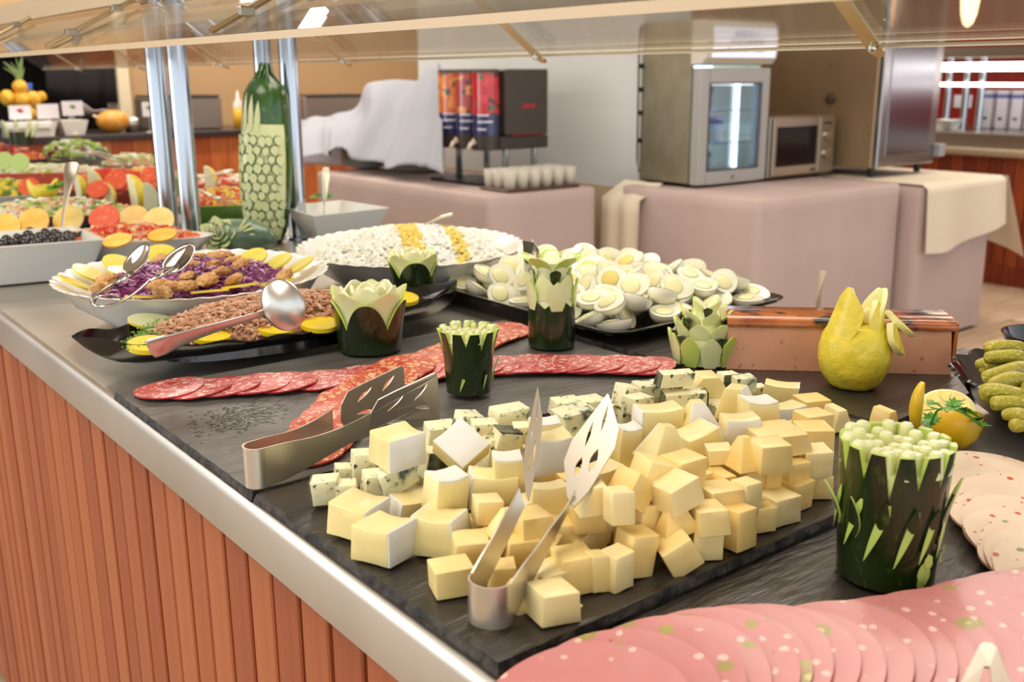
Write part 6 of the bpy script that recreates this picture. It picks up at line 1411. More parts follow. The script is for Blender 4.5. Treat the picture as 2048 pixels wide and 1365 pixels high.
def mound(name, mats, parent_none, loc, ang, a, b, h, z, n, size, seed, mi=None, label=None, cat=None, pw=0.8, flat=0.6, base_mi=0, smooth=False, nz=0.003, group=None):
    r = random.Random(seed); g = G(); f = dome(a, b, h, pw); N1, N2 = 30, 12; vs = []
    for i in range(N1):
        for j in range(N2 + 1):
            th = 2 * PI * i / N1; k = 1.0 - j / N2; x, y = a * k * math.cos(th), b * k * math.sin(th)
            vs.append((x, y, f(x * 0.999, y * 0.999) + nz * noise.noise(Vector((x * 60, y * 60, seed))) * (1 if k < 0.97 else 0)))
    g.put(vs, [(i * (N2 + 1) + j, ((i + 1) % N1) * (N2 + 1) + j, ((i + 1) % N1) * (N2 + 1) + j + 1, i * (N2 + 1) + j + 1) for i in range(N1) for j in range(N2)], base_mi)
    def pos():
        while True:
            x, y = r.uniform(-a, a), r.uniform(-b, b)
            if (x / a) ** 2 + (y / b) ** 2 < 0.96: return (x, y, f(x, y) + r.uniform(-0.3, 0.6) * size)
    cur = [0]
    def pm(): return (mi(r) if mi else 0)
    grains(g, n, pos, size, r, pm, flat)
    o = g.obj(name, mats, None, 50 if smooth else False, loc=(loc.x, loc.y, z), rot=(0, 0, ang)); tag(o, label, cat, group, 'stuff'); return o
# ---- red cabbage dish
zr = 0.958
tD, a, b, h = oval_dish('white scalloped oval dish of red cabbage salad with walnuts and lemon', W(100, 562, zr), W(652, 527, zr), W(440, 607, zr), W(420, 500, zr), zr, 0.8915, M_ceramic, base=0.60, kb=0.92)
cD = tD.location.copy(); angD = tD.rotation_euler.z
M_cab = [mat('purple_cabbage_%d' % i, c, 0.32, sss=0.1, coat=0.3) for i, c in enumerate((col(122, 38, 98), col(164, 74, 142), col(84, 22, 72), col(214, 170, 204)))]
r = random.Random(2); g = G(); f = dome(a * 0.70, b * 0.66, 0.030, 0.7)
g.lathe([(0, 0.026), (0.35, 0.022), (0.6, 0.013), (0.70, 0.0)], 40, sx=a, sy=b * 0.95)
for _ in range(1500):
    while True:
        x, y = r.uniform(-a * .72, a * .72), r.uniform(-b * .68, b * .68)
        if (x / a / .72) ** 2 + (y / b / .68) ** 2 < 1: break
    z = f(x, y) + r.uniform(-0.002, 0.005); th = r.uniform(0, 6.3); L_ = r.uniform(0.008, 0.018); k = r.uniform(-1.2, 1.2)
    p0 = (x, y, z); p1 = (x + L_ * 0.5 * math.cos(th), y + L_ * .5 * math.sin(th), z + r.uniform(0, 0.004)); p2 = (x + L_ * math.cos(th + k), y + L_ * math.sin(th + k), z + r.uniform(-0.003, 0.002))
    g.tube([p0, p1, p2], [0.0009, 0.0013, 0.0007], 4, mi=r.choice((0, 0, 1, 1, 2, 3)))
o = g.obj('shredded_red_cabbage', M_cab, None, False, loc=(cD.x, cD.y, zr - 0.020), rot=(0, 0, angD)); tag(o, 'shredded purple cabbage heaped in the white oval dish', 'salad', kind='stuff')
M_wal = mat('walnut_kernel', col(222, 174, 112), 0.5, var=[(60, col(184, 126, 66), 0.4, 0.65, 4)], bump=(160, 0.8, 0.002))
def wnut(seed):
    g = G(); n, m = 26, 16; rr = random.Random(seed); vs = []
    for i in range(n):
        for j in range(m + 1):
            a_ = 2 * PI * i / n; b_ = PI * j / m; d = Vector((math.cos(a_) * math.sin(b_), math.sin(a_) * math.sin(b_), -math.cos(b_)))
            k = 1.05 + 0.30 * noise.noise(d * 2.6 + Vector((seed, 0, 0))) - 0.62 * abs(noise.noise(d * 5.0 + Vector((0, seed, 0)))) - 0.28 * math.exp(-(d.y / 0.16) ** 2)
            vs.append((0.0165 * d.x * k, 0.0125 * d.y * k, 0.0072 * d.z * k))
    g.put(vs, [(i * (m + 1) + j, ((i + 1) % n) * (m + 1) + j, ((i + 1) % n) * (m + 1) + j + 1, i * (m + 1) + j + 1) for i in range(n) for j in range(m)]); return g.mesh('walnut_half', M_wal, True)
wm = [wnut(s) for s in (1, 5, 9)]
WN = [(325, 585, 'near left of the tongs loop'), (345, 573, 'between the tong arms'), (372, 572, 'large, near the front middle'), (415, 560, 'largest, front centre right'), (390, 532, 'upright, behind the tong spoon'), (423, 533, 'curled, in the centre'), (440, 545, 'right of the centre curl'), (375, 555, 'above the large front one'), (402, 516, 'rear centre'), (430, 515, 'rear centre right'), (465, 523, 'rear right on the purple heap'), (480, 530, 'right of the rear right one'), (350, 516, 'rear left by the lemon'), (325, 520, 'rear, left of the tong spoon'), (468, 560, 'far front right'), (212, 560, 'at the far left end'), (200, 575, 'lowest at the far left end'), (318, 570, 'tucked below the tongs'), (448, 510, 'topmost at the rear'), (568, 552, 'at the right end by the rim')]
for k, (u, v, lab) in enumerate(WN):
    z = zr + 0.006 + (0.004 if v < 550 else 0.0); p = W(u, v, z); o = link('walnut_half', wm[k % 3], None, tuple(p), (rnd(-.5, .5), rnd(-.4, .4), rnd(0, 6.3))); tag(o, 'brown walnut half on the cabbage, ' + lab, 'walnut', 'walnut halves on the red cabbage')
M_ls = mat('lemon_slice_pulp', col(236, 216, 84), 0.25, sss=0.3, coat=0.5, var=(50, col(244, 228, 120), 0.4, 0.7)); M_lr = mat('lemon_slice_rind', col(232, 210, 60), 0.35)
lsm = disc_mesh('lemon_slice', 0.024, 0.003, 5, [M_ls, M_lr], 0.01, n=30)
LS = [(150, 568, 'low at the far left end'), (178, 548, 'upright at the left end'), (238, 530, 'leaning at the rear left'), (325, 510, 'at the rear beside the tong spoon'), (555, 527, 'upright at the right end'), (600, 533, 'against the right rim'), (505, 518, 'behind the purple heap'), (250, 545, 'under the left tong spoon'), (480, 574, 'at the front right rim'), (555, 566, 'at the right front rim'), (420, 585, 'at the front centre rim'), (290, 596, 'at the front left rim')]
for k, (u, v, lab) in enumerate(LS):
    z = zr - 0.002; p = W(u, v, z); ti = 0.5 if k < 7 else 0.2; d = Vector((p.x - cD.x, p.y - cD.y, 0)).normalized()
    o = bpy.data.objects.new('lemon_slice', lsm); C.objects.link(o); o.matrix_world = Matrix.Translation(p) @ Matrix.Rotation(ti, 4, Vector((d.y, -d.x, 0)))
    tag(o, 'yellow lemon slice in the cabbage dish, ' + lab, 'lemon slice', 'lemon slices in the red cabbage dish')
# scissor tongs
t = thing('salad_tongs', 'wire-handled salad tongs with two spoon ends resting in the cabbage dish', 'tongs', W(225, 590, 0.985)); o0 = t.location.copy()
def Q(u, v, z): return tuple(W(u, v, z) - o0)
G().tube(catmull([Q(262, 545, 1.0), Q(222, 570, 0.99), Q(188, 592, 0.985), Q(184, 606, 0.982), Q(205, 614, 0.980), Q(240, 604, 0.982), Q(268, 588, 0.986), Q(300, 560, 0.995)], 7), 0.0016, 8).obj('wire_handle', M_chrome, t, True)
G().tube(catmull([Q(188, 606, 0.980), Q(196, 594, 0.990), Q(225, 590, 0.99), Q(245, 600, 0.982)], 7), 0.0013, 8).obj('wire_ring', M_chrome, t, True)
def spoon_bowl(name, c, tip, w_, nrm, depth, parent, m):
    c, tip = Vector(c), Vector(tip); ax = (tip - c); L_ = ax.length; ax.normalize(); nr = Vector(nrm).normalized(); sd = ax.cross(nr).normalized(); nr = sd.cross(ax)
    g = G()
    def fn(s, q, o=0):
        th = 2 * PI * s; rr = q; x = 0.5 + 0.5 * math.cos(th) * rr; y = math.sin(th) * rr * (1 - 0.18 * math.cos(th))
        p = c + ax * L_ * x + sd * (w_ / 2) * y + nr * depth * (rr * rr - 1) + nr * o; return tuple(p)
    g.grid(lambda s, q: fn(s, q), 28, 8, closeu=True); g.grid(lambda s, q: fn(s, q, 0.0014), 28, 8, closeu=True)
    g.grid(lambda s, q: fn(s, 1.0, 0.0014 * q), 28, 2, closeu=True); return g.obj(name, m, parent, True)
spoon_bowl('spoon_end', Q(258, 548, 0.998), Q(292, 487, 1.028), 0.030, (-0.8, -0.5, 0.5), 0.006, t, M_chrome)
spoon_bowl('spoon_end', Q(330, 548, 0.998), Q(385, 488, 1.022), 0.026, (-0.2, -0.7, 0.8), 0.006, t, M_chrome)
G().tube([Q(300, 562, 0.995), Q(318, 552, 0.998), Q(335, 543, 1.0)], [0.002, 0.005, 0.004], 8, flat=0.5).obj('flattened_neck', M_chrome, t, True)
G().tube([Q(232, 568, 0.99), Q(248, 558, 0.996), Q(262, 545, 1.0)], [0.002, 0.005, 0.004], 8, flat=0.5).obj('flattened_neck', M_chrome, t, True)
# ---- tuna platter
Lt, Rt = W(142, 697, 0.928), W(905, 568, 0.940); c = (Lt + Rt) / 2; ax = Vector((Rt.x - Lt.x, Rt.y - Lt.y, 0)); Lh = ax.length / 2; angT = math.atan2(ax.y, ax.x); nT = Vector((-ax.y, ax.x, 0)).normalized()
cT = Vector((c.x, c.y, 0)) + nT * -0.012; t = thing('boat_platter', 'black boat-shaped platter holding the tuna', 'platter', (cT.x, cT.y, 0.9003), angT)
def outline(s):    # s -1..1 -> half width
    return 0.084 * (1 - abs(s) ** 2.3) ** 0.75 + 0.001
g = G(); nu, nvv = 60, 15
def boat(s, q, th=0.0):
    x = s * Lh; wv = outline(s); y = q * wv; e = abs(q)
    zr_ = 0.030 + 0.016 * abs(s) ** 3 + 0.0022 * math.sin(s * 26) * (e ** 3)
    zz = 0.006 + (zr_ - 0.006) * max(e ** 2.4, abs(s) ** 7)
    return (x * (1 + 0.0 * e), y * (1 + 0.012 * math.sin(s * 26) * e), zz + th)
g.grid(lambda u, v: boat(-1 + 2 * u, -1 + 2 * v), nu, nvv)
def outerb(s, q):
    e = abs(q); x, y, zz = boat(s, q); return (x, y * 1.0, zz - 0.0035 if e < 0.999 and abs(s) < 0.999 else zz - 0.0015)
g.grid(lambda u, v: outerb(-1 + 2 * u, -1 + 2 * v), nu, nvv)
def rim(sg):
    g.grid(lambda u, v: (boat(-1 + 2 * u, sg) if v > 0.5 else outerb(-1 + 2 * u, sg)), nu, 2)
rim(1); rim(-1)
g.obj('platter_body', M_blk, t, 50)
G().lathe([(0, 0.0), (0.62, 0.0), (0.60, 0.010), (0, 0.010)], 40, sx=Lh, sy=0.09).obj('foot', M_blk, t, 50)
M_tuna = [mat('tuna_flakes_%d' % i, c_, 0.5, sss=0.1, coat=0.15, bump=(150, 0.6)) for i, c_ in enumerate((col(206, 158, 124), col(186, 132, 100), col(222, 180, 148)))]
r = random.Random(6); g = G(); fa_, fb_, fh = Lh * 0.66, 0.066, 0.044; f = dome(fa_, fb_, fh, 0.6)
for i in range(1): g.lathe([(1, 0.012), (0.85, 0.024), (0.6, 0.036), (0.3, 0.044), (0, 0.047)], 40, sx=fa_, sy=fb_)
for _ in range(2600):
    while True:
        x, y = r.uniform(-fa_, fa_), r.uniform(-fb_, fb_)
        if (x / fa_) ** 2 + (y / fb_) ** 2 < 0.97: break
    z = f(x, y) + 0.006 + r.uniform(-0.002, 0.0035); th = r.uniform(0, 6.3) * 0.5; L_ = r.uniform(0.003, 0.009); ww = r.uniform(0.0012, 0.0026)
    dx, dy, dz = L_ * math.cos(th), L_ * math.sin(th), r.uniform(-0.4, 0.4) * L_
    g.tube([(x - dx, y - dy, z - dz), (x + r.uniform(-.001, .001), y, z + 0.0008), (x + dx, y + dy, z + dz)], [ww * 0.5, ww, ww * 0.6], 5, mi=r.choice((0, 0, 1, 2)))
o = g.obj('flaked_tuna', M_tuna, None, False, loc=(cT.x - 0.02 * math.cos(angT), cT.y - 0.02 * math.sin(angT), 0.9085), rot=(0, 0, angT)); tag(o, 'pinkish brown flaked tuna heaped on the black platter', 'fish salad', kind='stuff')
g = G(); M_hb = [mat('chopped_herb', col(96, 148, 48), 0.5), mat('chopped_herb_2', col(132, 172, 74), 0.5)]
def hp_(): s = r.random(); q = W(250 + 75 * s + r.uniform(-14, 16), 690 - 42 * s + r.uniform(-12, 12), 0.934 + 0.005 * s); return (q.x - cT.x, q.y - cT.y, q.z - 0.9)
grains(g, 260, hp_, 0.0013, r, lambda: r.choice((0, 1)), 0.4)
o = g.obj('chopped_parsley', M_hb, None, loc=(cT.x, cT.y, 0.9)); tag(o, 'chopped green parsley at the left end of the tuna', 'herbs', kind='stuff')
M_l3 = mat('bright_lemon_slice', col(242, 212, 40), 0.3, coat=0.4, sss=0.15)
lsm2 = disc_mesh('lemon_slice', 0.023, 0.0055, 6, [M_l3, M_l3], 0.01, n=30)
for (u, v, lab, zz) in ((305, 694, 'at its left end under the spoon handle', 0.934), (432, 675, 'left of the front centre', 0.934), (563, 660, 'at the front centre', 0.934), (650, 652, 'next to the lotus courgette', 0.934), (815, 600, 'at its right end', 0.938)):
    p = W(u, v, zz); o = bpy.data.objects.new('lemon_slice', lsm2); C.objects.link(o); o.matrix_world = Matrix.Translation(p + nT * 0.016 + Vector((0, 0, -0.004))) @ Matrix.Rotation(0.15, 4, ax.normalized()); tag(o, 'thick yellow lemon slice on the tuna platter, ' + lab, 'lemon slice', 'thick lemon slices on the tuna platter')
lsm3 = disc_mesh('lemon_slice', 0.027, 0.003, 7, [mat('pale_lime_slice', col(222, 226, 170), 0.3, coat=0.4, sss=0.2), M_lr], 0.01, n=30)
for (u, v, lab) in ((768, 592, 'pale citrus slice beside the lotus at the platter right end'), (302, 645, 'pale citrus slice under the parsley at the left of the tuna')):
    o = link('citrus_slice', lsm3, None, tuple(W(u, v, 0.934)), (0.15, 0.1, 0)); tag(o, lab, 'citrus slice')
# serving spoon
t = thing('serving_spoon', 'large steel serving spoon lying across the tuna platter', 'spoon', W(440, 650, 0.96)); o0 = t.location.copy()
hp2 = [(Q(298, 700, 0.946), 0.0165), (Q(330, 690, 0.950), 0.0175), (Q(385, 670, 0.957), 0.0115), (Q(450, 650, 0.965), 0.0070), (Q(510, 632, 0.974), 0.0050), (Q(535, 624, 0.980), 0.0058)]
cc_ = catmull([p for p, _ in hp2], 6); g = G(); rad = []
for i in range(len(cc_)):
    s = i / 6; k = min(int(s), len(hp2) - 2); rad.append(hp2[k][1] + (hp2[k + 1][1] - hp2[k][1]) * (s - k))
rad[0] = 0.009; g.tube(cc_, rad, 12, flat=0.2, up=(0.45, 0.6, 0.66)); g.obj('handle', mat('spoon_steel', col(214, 210, 202), 0.30, 1.0), t, True)
g = G(); c0 = Vector(Q(528, 627, 0.978)); tip = Vector(Q(590, 600, 0.993)); axs = (tip - c0); L_ = axs.length; axs.normalize(); sd = Vector((-0.2, 0.35, 0.9)); sd = (sd - axs * sd.dot(axs)).normalized(); nr = axs.cross(sd)
def sb(s, q, o=0): th = 2 * PI * s; x = 0.5 + 0.5 * math.cos(th) * q; y = math.sin(th) * q; return tuple(c0 + axs * L_ * 1.25 * x + sd * 0.029 * y + nr * (0.011 * (1 - q * q) + o))
g.grid(lambda s, q: sb(s, q), 30, 9, closeu=True); g.grid(lambda s, q: sb(s, q, 0.0015), 30, 9, closeu=True); g.grid(lambda s, q: sb(s, 1.0, 0.0015 * q), 30, 2, closeu=True); g.obj('bowl', bpy.data.materials['spoon_steel'], t, True)
# ---- egg salad dish
zr = 0.955
tE, a, b, h = oval_dish('white scalloped oval dish of pale salad with grated yolk stripes', W(597, 490, zr), W(1047, 487, zr), W(815, 545, zr), W(800, 448, zr), zr, 0.8915, M_ceramic, base=0.60, name='oval_dish', kb=0.86)
cE, angE = tE.location.copy(), tE.rotation_euler.z
M_es = [mat('creamy_salad_%d' % i, c_, 0.4, sss=0.2, coat=0.2) for i, c_ in enumerate((col(246, 243, 228), col(238, 231, 210), col(248, 246, 238), col(240, 214, 110)))]
r = random.Random(15); g = G(); f = dome(a * 0.84, b * 0.82, 0.040, 0.75)
g.lathe([(0.84, 0.0), (0.7, 0.012), (0.5, 0.026), (0.25, 0.036), (0, 0.039)], 40, sx=a, sy=b)
for _ in range(3000):
    while True:
        x, y = r.uniform(-a * .84, a * .84), r.uniform(-b * .82, b * .82)
        if (x / a / .84) ** 2 + (y / b / .82) ** 2 < 0.97: break
    u_ = x / a + 0.22 * y / b
    yellow = (-0.13 < u_ < 0.06) or (0.30 < u_ < 0.42)
    mid_ = (0.06 <= u_ <= 0.30)
    grains(g, 1, lambda: (x, y, f(x, y) + r.uniform(-0.0005, 0.002)), 0.0030 if (yellow or mid_) else 0.0034, r, lambda: 3 if yellow else (2 if mid_ else r.choice((0, 1, 2))), 0.5)
o = g.obj('pale_salad', M_es, None, loc=(cE.x, cE.y, zr - 0.014), rot=(0, 0, angE)); tag(o, 'creamy white salad with two stripes of grated egg yolk', 'salad', kind='stuff')
t = thing('serving_spoon', 'spoon handle poking out behind the pale egg salad', 'spoon', W(880, 440, 0.985)); o0 = t.location.copy()
G().tube([Q(800, 470, 0.962), Q(860, 445, 0.985), Q(885, 434, 0.994), Q(905, 428, 1.0)], [0.004, 0.006, 0.011, 0.007], 10, flat=0.35).obj('handle', M_tong, t, True)
# ---- white rectangular bowls
def rect_bowl(label, corners, z1, z0, shrink=0.72, name='rectangular_bowl', wall=0.006):
    c = sum(corners, Vector()) / 4; t = thing(name, label, 'bowl', (c.x, c.y, z0)); h = z1 - z0
    q = [Vector((p.x - c.x, p.y - c.y, 0)) for p in corners]
    def ring(k, z, inset=0.0):
        out = []
        for i in range(4):
            a_, b_, d_ = q[i - 1], q[i], q[(i + 1) % 4]
            for s in (0.94, 0.98): out.append(((a_.lerp(b_, s)) * k * (1 - inset)))
            out.append((b_ * 0.995) * k * (1 - inset))
            for s in (0.02, 0.06): out.append((b_.lerp(d_, s)) * k * (1 - inset))
        return [(p.x, p.y, z) for p in out]
    g = G(); rings(g, [ring(shrink, 0.001), ring(shrink * 1.04, 0.003), ring(0.985, h - 0.004), ring(1.0, h - 0.002), ring(1.0, h), ring(0.95, h), ring(shrink, 0.010), ]); g.obj('bowl_body', M_ceramic, t, 30); return t
z1 = 0.960
A1 = W(212, 478, z1); A0 = W(0, 494, z1); dA = (A0 - A1).normalized(); A3 = W(150, 452, z1); 
rect_bowl('white rectangular bowl of black olives at the left edge', [A1, A1 + dA * 0.30, A3 + dA * 0.30, A3], z1, 0.8915, 0.78)
M_ol = mat('black_olive', col(34, 30, 30), 0.22, coat=0.4, bump=(120, 0.1))
om = G().ball((0, 0, 0), 0.0098, 16, 12, sc3=(1.15, 0.95, 0.95)).mesh('black_olive', M_ol, True)
OL = [(55, 472), (35, 478), (12, 482), (66, 478), (48, 486), (80, 474), (92, 468), (104, 463), (98, 474), (112, 469), (120, 475), (85, 482), (135, 472), (148, 475), (165, 474), (72, 488), (28, 488), (5, 490), (110, 480), (140, 480), (100, 486), (-10, 484), (120, 465), (60, 466), (128, 482)]
for k, (u, v) in enumerate(OL):
    o = link('black_olive', om, None, tuple(W(u, v, 0.949 + 0.004 * (k % 3 == 0))), (rnd(0, 3), rnd(0, 3), rnd(0, 3))); tag(o, 'shiny black olive in the white bowl, %s counting from the left' % ORD[sorted(OL).index((u, v))], 'olive', 'black olives in the white bowl')
t = thing('serving_spoon', 'spoon with a shell-shaped handle end standing in the black olives', 'spoon', W(125, 465, 0.95)); o0 = t.location.copy()
G().tube(catmull([Q(122, 470, 0.945), Q(128, 420, 0.985), Q(138, 365, 1.03), Q(143, 335, 1.052), Q(145, 326, 1.058)], 5), [0.0028] * 6 + [0.004, 0.005, 0.006, 0.0075, 0.009, 0.010, 0.0115, 0.0125, 0.013, 0.0135, 0.013, 0.0135, 0.012, 0.008, 0.006][:15], 10, flat=0.35).obj('handle', M_tong, t, True)
z1 = 0.955
A1 = W(778, 415, z1); A2 = W(612, 433, z1); A3 = W(682, 400, z1); dA = (A2 - A1)
rect_bowl('white rectangular bowl with a spoon, right of the steel poles', [A1, A1 + dA * 0.92, A3 + dA * 0.80, A3], z1, 0.8915, 0.72)
t = thing('serving_spoon', 'pale spoon handle standing in the white bowl right of the poles', 'spoon', W(650, 425, 0.95)); o0 = t.location.copy()
G().tube([Q(648, 432, 0.935), Q(649, 395, 0.975), Q(651, 355, 1.015), Q(652, 336, 1.033)], [0.004, 0.005, 0.0095, 0.007], 10, flat=0.35).obj('handle', mat('pale_spoon', col(232, 226, 200), 0.3, 0.2), t, True)
# small chrome holder behind the flower post, spoon behind pâté
p = W(1060, 520, 0.95); t = thing('egg_tongs', 'upright steel tongs standing at the left end of the egg tray', 'tongs', (p.x, p.y, 0.93)); o0 = t.location.copy()
g = G(); strip(g, [(Vector(Q(1050, 560, 0.94)), Vector(Q(1062, 560, 0.94))), (Vector(Q(1046, 482, 1.0)), Vector(Q(1070, 486, 1.0)))]); strip(g, [(Vector(Q(1076, 560, 0.945)), Vector(Q(1086, 560, 0.945))), (Vector(Q(1064, 478, 1.0)), Vector(Q(1078, 500, 1.0)))]); g.obj('arm', M_chrome, t)
p = W(1640, 610, 0.94); t = thing('pate_knife', 'beige handle sticking up behind the pâté block', 'utensil', (W(1632, 640, 0.95).x, W(1632, 640, 0.95).y, 0.9003)); o0 = t.location.copy()
pk = Vector((o0.x, o0.y, 0)) + nT * 0.10
G().tube([tuple(Wy(1626, 690, pk.y) - o0), tuple(Wy(1637, 600, pk.y) - o0), tuple(Wy(1647, 542, pk.y) - o0)], [0.0040, 0.0050, 0.0060], 10, flat=0.5).obj('handle', mat('beige_handle', col(196, 178, 150), 0.4), t, True)
# ================================================================ far salads, left
def pal(*cs): return [mat('salad_bit', c_, 0.45, coat=0.2, sss=0.1) for c_ in cs]
RED, ORG, YEL, GRN, LGR, WHT, PNK, CRM, PUR = col(214, 62, 36), col(236, 128, 50), col(240, 204, 60), col(86, 134, 40), col(176, 200, 92), col(238, 234, 214), col(232, 160, 130), col(234, 214, 160), col(120, 40, 50)
def far_dish(label, u, v, z, a_, b_, ang, h, colors, n, size, seed, dm, slabel, kind='oval'):
    p = Vector((u, v, z))
    if kind == 'oval':
        t = thing('oval_dish', label, 'dish', (p.x, p.y, 0.8915), ang); hh = z - 0.8915
        G().lathe([(0, 0.002), (0.6, 0.001), (0.66, hh * 0.2), (0.95, hh * 0.85), (1.0, hh), (0.97, hh * 1.01), (0.85, hh * 0.72), (0, hh * 0.6)], 72, sx=a_, sy=b_, fn=lambda th, r, z_: (r * (1 + (0.012 * math.cos(th * 30) if r > 0.9 else 0)), z_)).obj('dish_body', dm, t, 50)
    else:
        t = thing('serving_tray', label, 'tray', (p.x, p.y, 0.8915), ang); hh = z - 0.8915
        g = G(); rings(g, [rring(a_ * 0.9, b_ * 0.9, 0.001), rring(a_, b_, hh), rring(a_ * 0.96, b_ * 0.95, hh), rring(a_ * 0.88, b_ * 0.86, hh * 0.5)]); g.obj('tray_body', dm, t, 50)
    mound('mixed_salad', pal(*colors), None, p, ang, a_ * 0.86, b_ * 0.84, h, z - 0.010, n, size, seed, mi=lambda r_: r_.randrange(len(colors)), label=slabel, cat='salad')
    return p
M_navyd = mat('navy_dish', col(34, 32, 84), 0.2, coat=0.5); M_redd = mat('red_dish', col(214, 84, 62), 0.3, coat=0.4); M_grnd = mat('green_dish', col(132, 190, 74), 0.35, coat=0.3)
aL = PI * 0.0
far_dish('white oval dish of diced tomato behind the olive bowl', 0.585, 1.87, 0.945, 0.15, 0.065, VIEW + 0.12, 0.028, (RED, ORG, PNK, RED, CRM), 700, 0.0045, 31, M_ceramic, 'diced tomato salad in the white dish behind the olives')
far_dish('white dish of pale salad behind the navy dish edge, left', 0.43, 2.15, 0.935, 0.09, 0.05, VIEW, 0.012, (WHT, CRM), 200, 0.004, 32, M_ceramic, 'pale salad in the dish behind the olive bowl, far left')
far_dish('long navy blue dish of mixed vegetable salad', 0.60, 2.40, 0.935, 0.205, 0.085, VIEW + 0.08, 0.035, (WHT, CRM, LGR, PNK, GRN, CRM), 900, 0.006, 33, M_navyd, 'mixed pale vegetable salad with carved lemons in the navy dish')
far_dish('green leaf-lined dish of pink and orange salad left of the pineapple carving', 0.955, 2.34, 0.935, 0.13, 0.085, VIEW + 0.2, 0.040, (ORG, PNK, CRM, RED, YEL), 800, 0.0055, 34, M_grnd, 'orange and pink rice salad left of the pineapple carving')
far_dish('red dish of tomato slices in the far salads', 0.86, 2.82, 0.94, 0.15, 0.10, VIEW + 0.1, 0.045, (RED, RED, ORG, RED), 500, 0.010, 35, M_redd, 'sliced red tomato salad')
far_dish('white dish of yellow pepper salad at the far left', 0.58, 2.86, 0.94, 0.16, 0.10, VIEW, 0.035, (YEL, LGR, YEL, GRN), 500, 0.009, 36, M_ceramic, 'yellow and green pepper salad at the far left')
far_dish('green tray of yellow sweetcorn salad behind the left poles', 1.03, 3.05, 0.94, 0.11, 0.08, VIEW, 0.03, (YEL, CRM, ORG), 500, 0.008, 37, M_grnd, 'yellow sweetcorn salad behind the steel poles', 'tray')
far_dish('long white tray with a red front edge, far left', 0.80, 3.34, 0.95, 0.22, 0.09, VIEW + 0.05, 0.02, (WHT, WHT, LGR, CRM), 400, 0.010, 38, M_redd, 'shredded pale cabbage in the tray with the red edge', 'tray')
far_dish('red tray of sliced radish right of the poles', 1.09, 2.68, 0.95, 0.09, 0.09, VIEW, 0.02, (RED, WHT, PNK), 300, 0.010, 39, M_redd, 'sliced pink radish salad beyond the poles', 'tray')
far_dish('dark dish of red pepper at the far left end', 0.76, 3.80, 0.96, 0.19, 0.11, VIEW, 0.045, (RED, ORG, RED, PUR), 500, 0.014, 40, M_navyd, 'chopped red pepper salad at the far left end')
far_dish('glass-grey dish of lettuce in the farthest row', 1.04, 3.83, 0.96, 0.12, 0.11, VIEW, 0.045, (LGR, GRN, WHT, LGR, PUR), 500, 0.014, 41, mat('grey_dish', col(150, 140, 130), 0.3), 'green and white lettuce salad in the farthest row')
far_dish('grey dish of pale leaves at the end of the counter', 1.10, 3.42, 0.95, 0.09, 0.08, VIEW, 0.03, (WHT, LGR, PNK), 300, 0.012, 42, mat('grey_dish_2', col(150, 140, 130), 0.3), 'pale leaf salad at the end of the counter')
# garnish things
om_ = [disc_mesh('orange_slice', 0.030, 0.004, s, [mat('orange_slice_pulp_%d' % s, c_, 0.3, coat=0.4, sss=0.2, var=(40, c2, 0.4, 0.7)), mat('orange_slice_rind_%d' % s, col(244, 160, 30), 0.4)], 0.01, n=26) for s, c_, c2 in ((1, col(248, 190, 60), col(252, 212, 110)), (2, col(244, 200, 84), col(250, 224, 130)))]
def stand(name, me, u, v, z, lab, cat, ti=1.1, sz=1.0, group=None, yaw=0.0):
    p = W(u, v, z); o = bpy.data.objects.new(name, me); C.objects.link(o)
    o.matrix_world = Matrix.Translation(p) @ Matrix.Rotation(VIEW + yaw, 4, 'Z') @ Matrix.Rotation(ti, 4, 'X') @ Matrix.Scale(sz, 4); tag(o, lab, cat, group); return o
for k, (u, v, lab, s) in enumerate(((68, 446, 'orange slice leaning at the left above the olives', 1), (138, 440, 'orange slice leaning behind the spoon handle', 1), (268, 440, 'orange slice leaning behind the diced tomato', 1), (318, 444, 'orange slice leaning left of the steel pole', 1), (325, 472, 'orange slice at the right end of the tomato dish', 0.8), (235, 483, 'orange slice at the front of the tomato dish', 0.8), (10, 458, 'orange slice at the far left edge above the olives', 1))):
    stand('orange_slice', om_[k % 2], u, v, 0.955, lab, 'orange slice', 1.0 if k < 4 or k == 6 else 0.35, s, 'orange slices around the tomato dish')
tom = disc_mesh('tomato_slice', 0.030, 0.005, 3, [spot_mat('tomato_slice_face', col(232, 96, 62), [(70, col(236, 124, 84), 0.5, 0.5, 0)], 0.3, coat=0.4), mat('tomato_skin', col(214, 50, 30), 0.3, coat=0.4)], 0.02, n=26)
for (u, v, z, lab, s) in ((210, 437, 0.965, 'tomato slice standing in the diced tomato salad', 0.95), (233, 362, 0.985, 'tomato slice on top of the far tomato salad', 0.95), (196, 380, 0.975, 'tomato slice leaning left on the far tomato salad', 0.8), (58, 374, 0.975, 'tomato slice in the far left pepper salad', 0.8), (300, 352, 0.99, 'tomato slice beyond the sweetcorn salad', 0.8)): stand('tomato_slice', tom, u, v, z, lab, 'tomato slice', 0.9, s, 'tomato slices on the far salads')
def wedge_mesh(seed, c1, c2):
    g = G(); n = 12; R = 0.042; vs = []
    for k in range(n + 1):
        s = k / n; a_ = -1.45 + 2.9 * s; z = R * math.sin(a_); x = R * 0.8 * math.cos(a_); w_ = 0.016 * math.cos(a_)
        vs += [(-0.004, 0, z * 0.98), (x * 0.8, w_, z), (x, 0, z), (x * 0.8, -w_, z)]
    g.put(vs, [(4 * k + j, 4 * k + (j + 1) % 4, 4 * k + 4 + (j + 1) % 4, 4 * k + 4 + j) for k in range(n) for j in range(4)] , [0 if j in (0, 3) else 1 for k in range(n) for j in range(4)])
    return g.mesh('lemon_wedge', [c1, c2], 50)
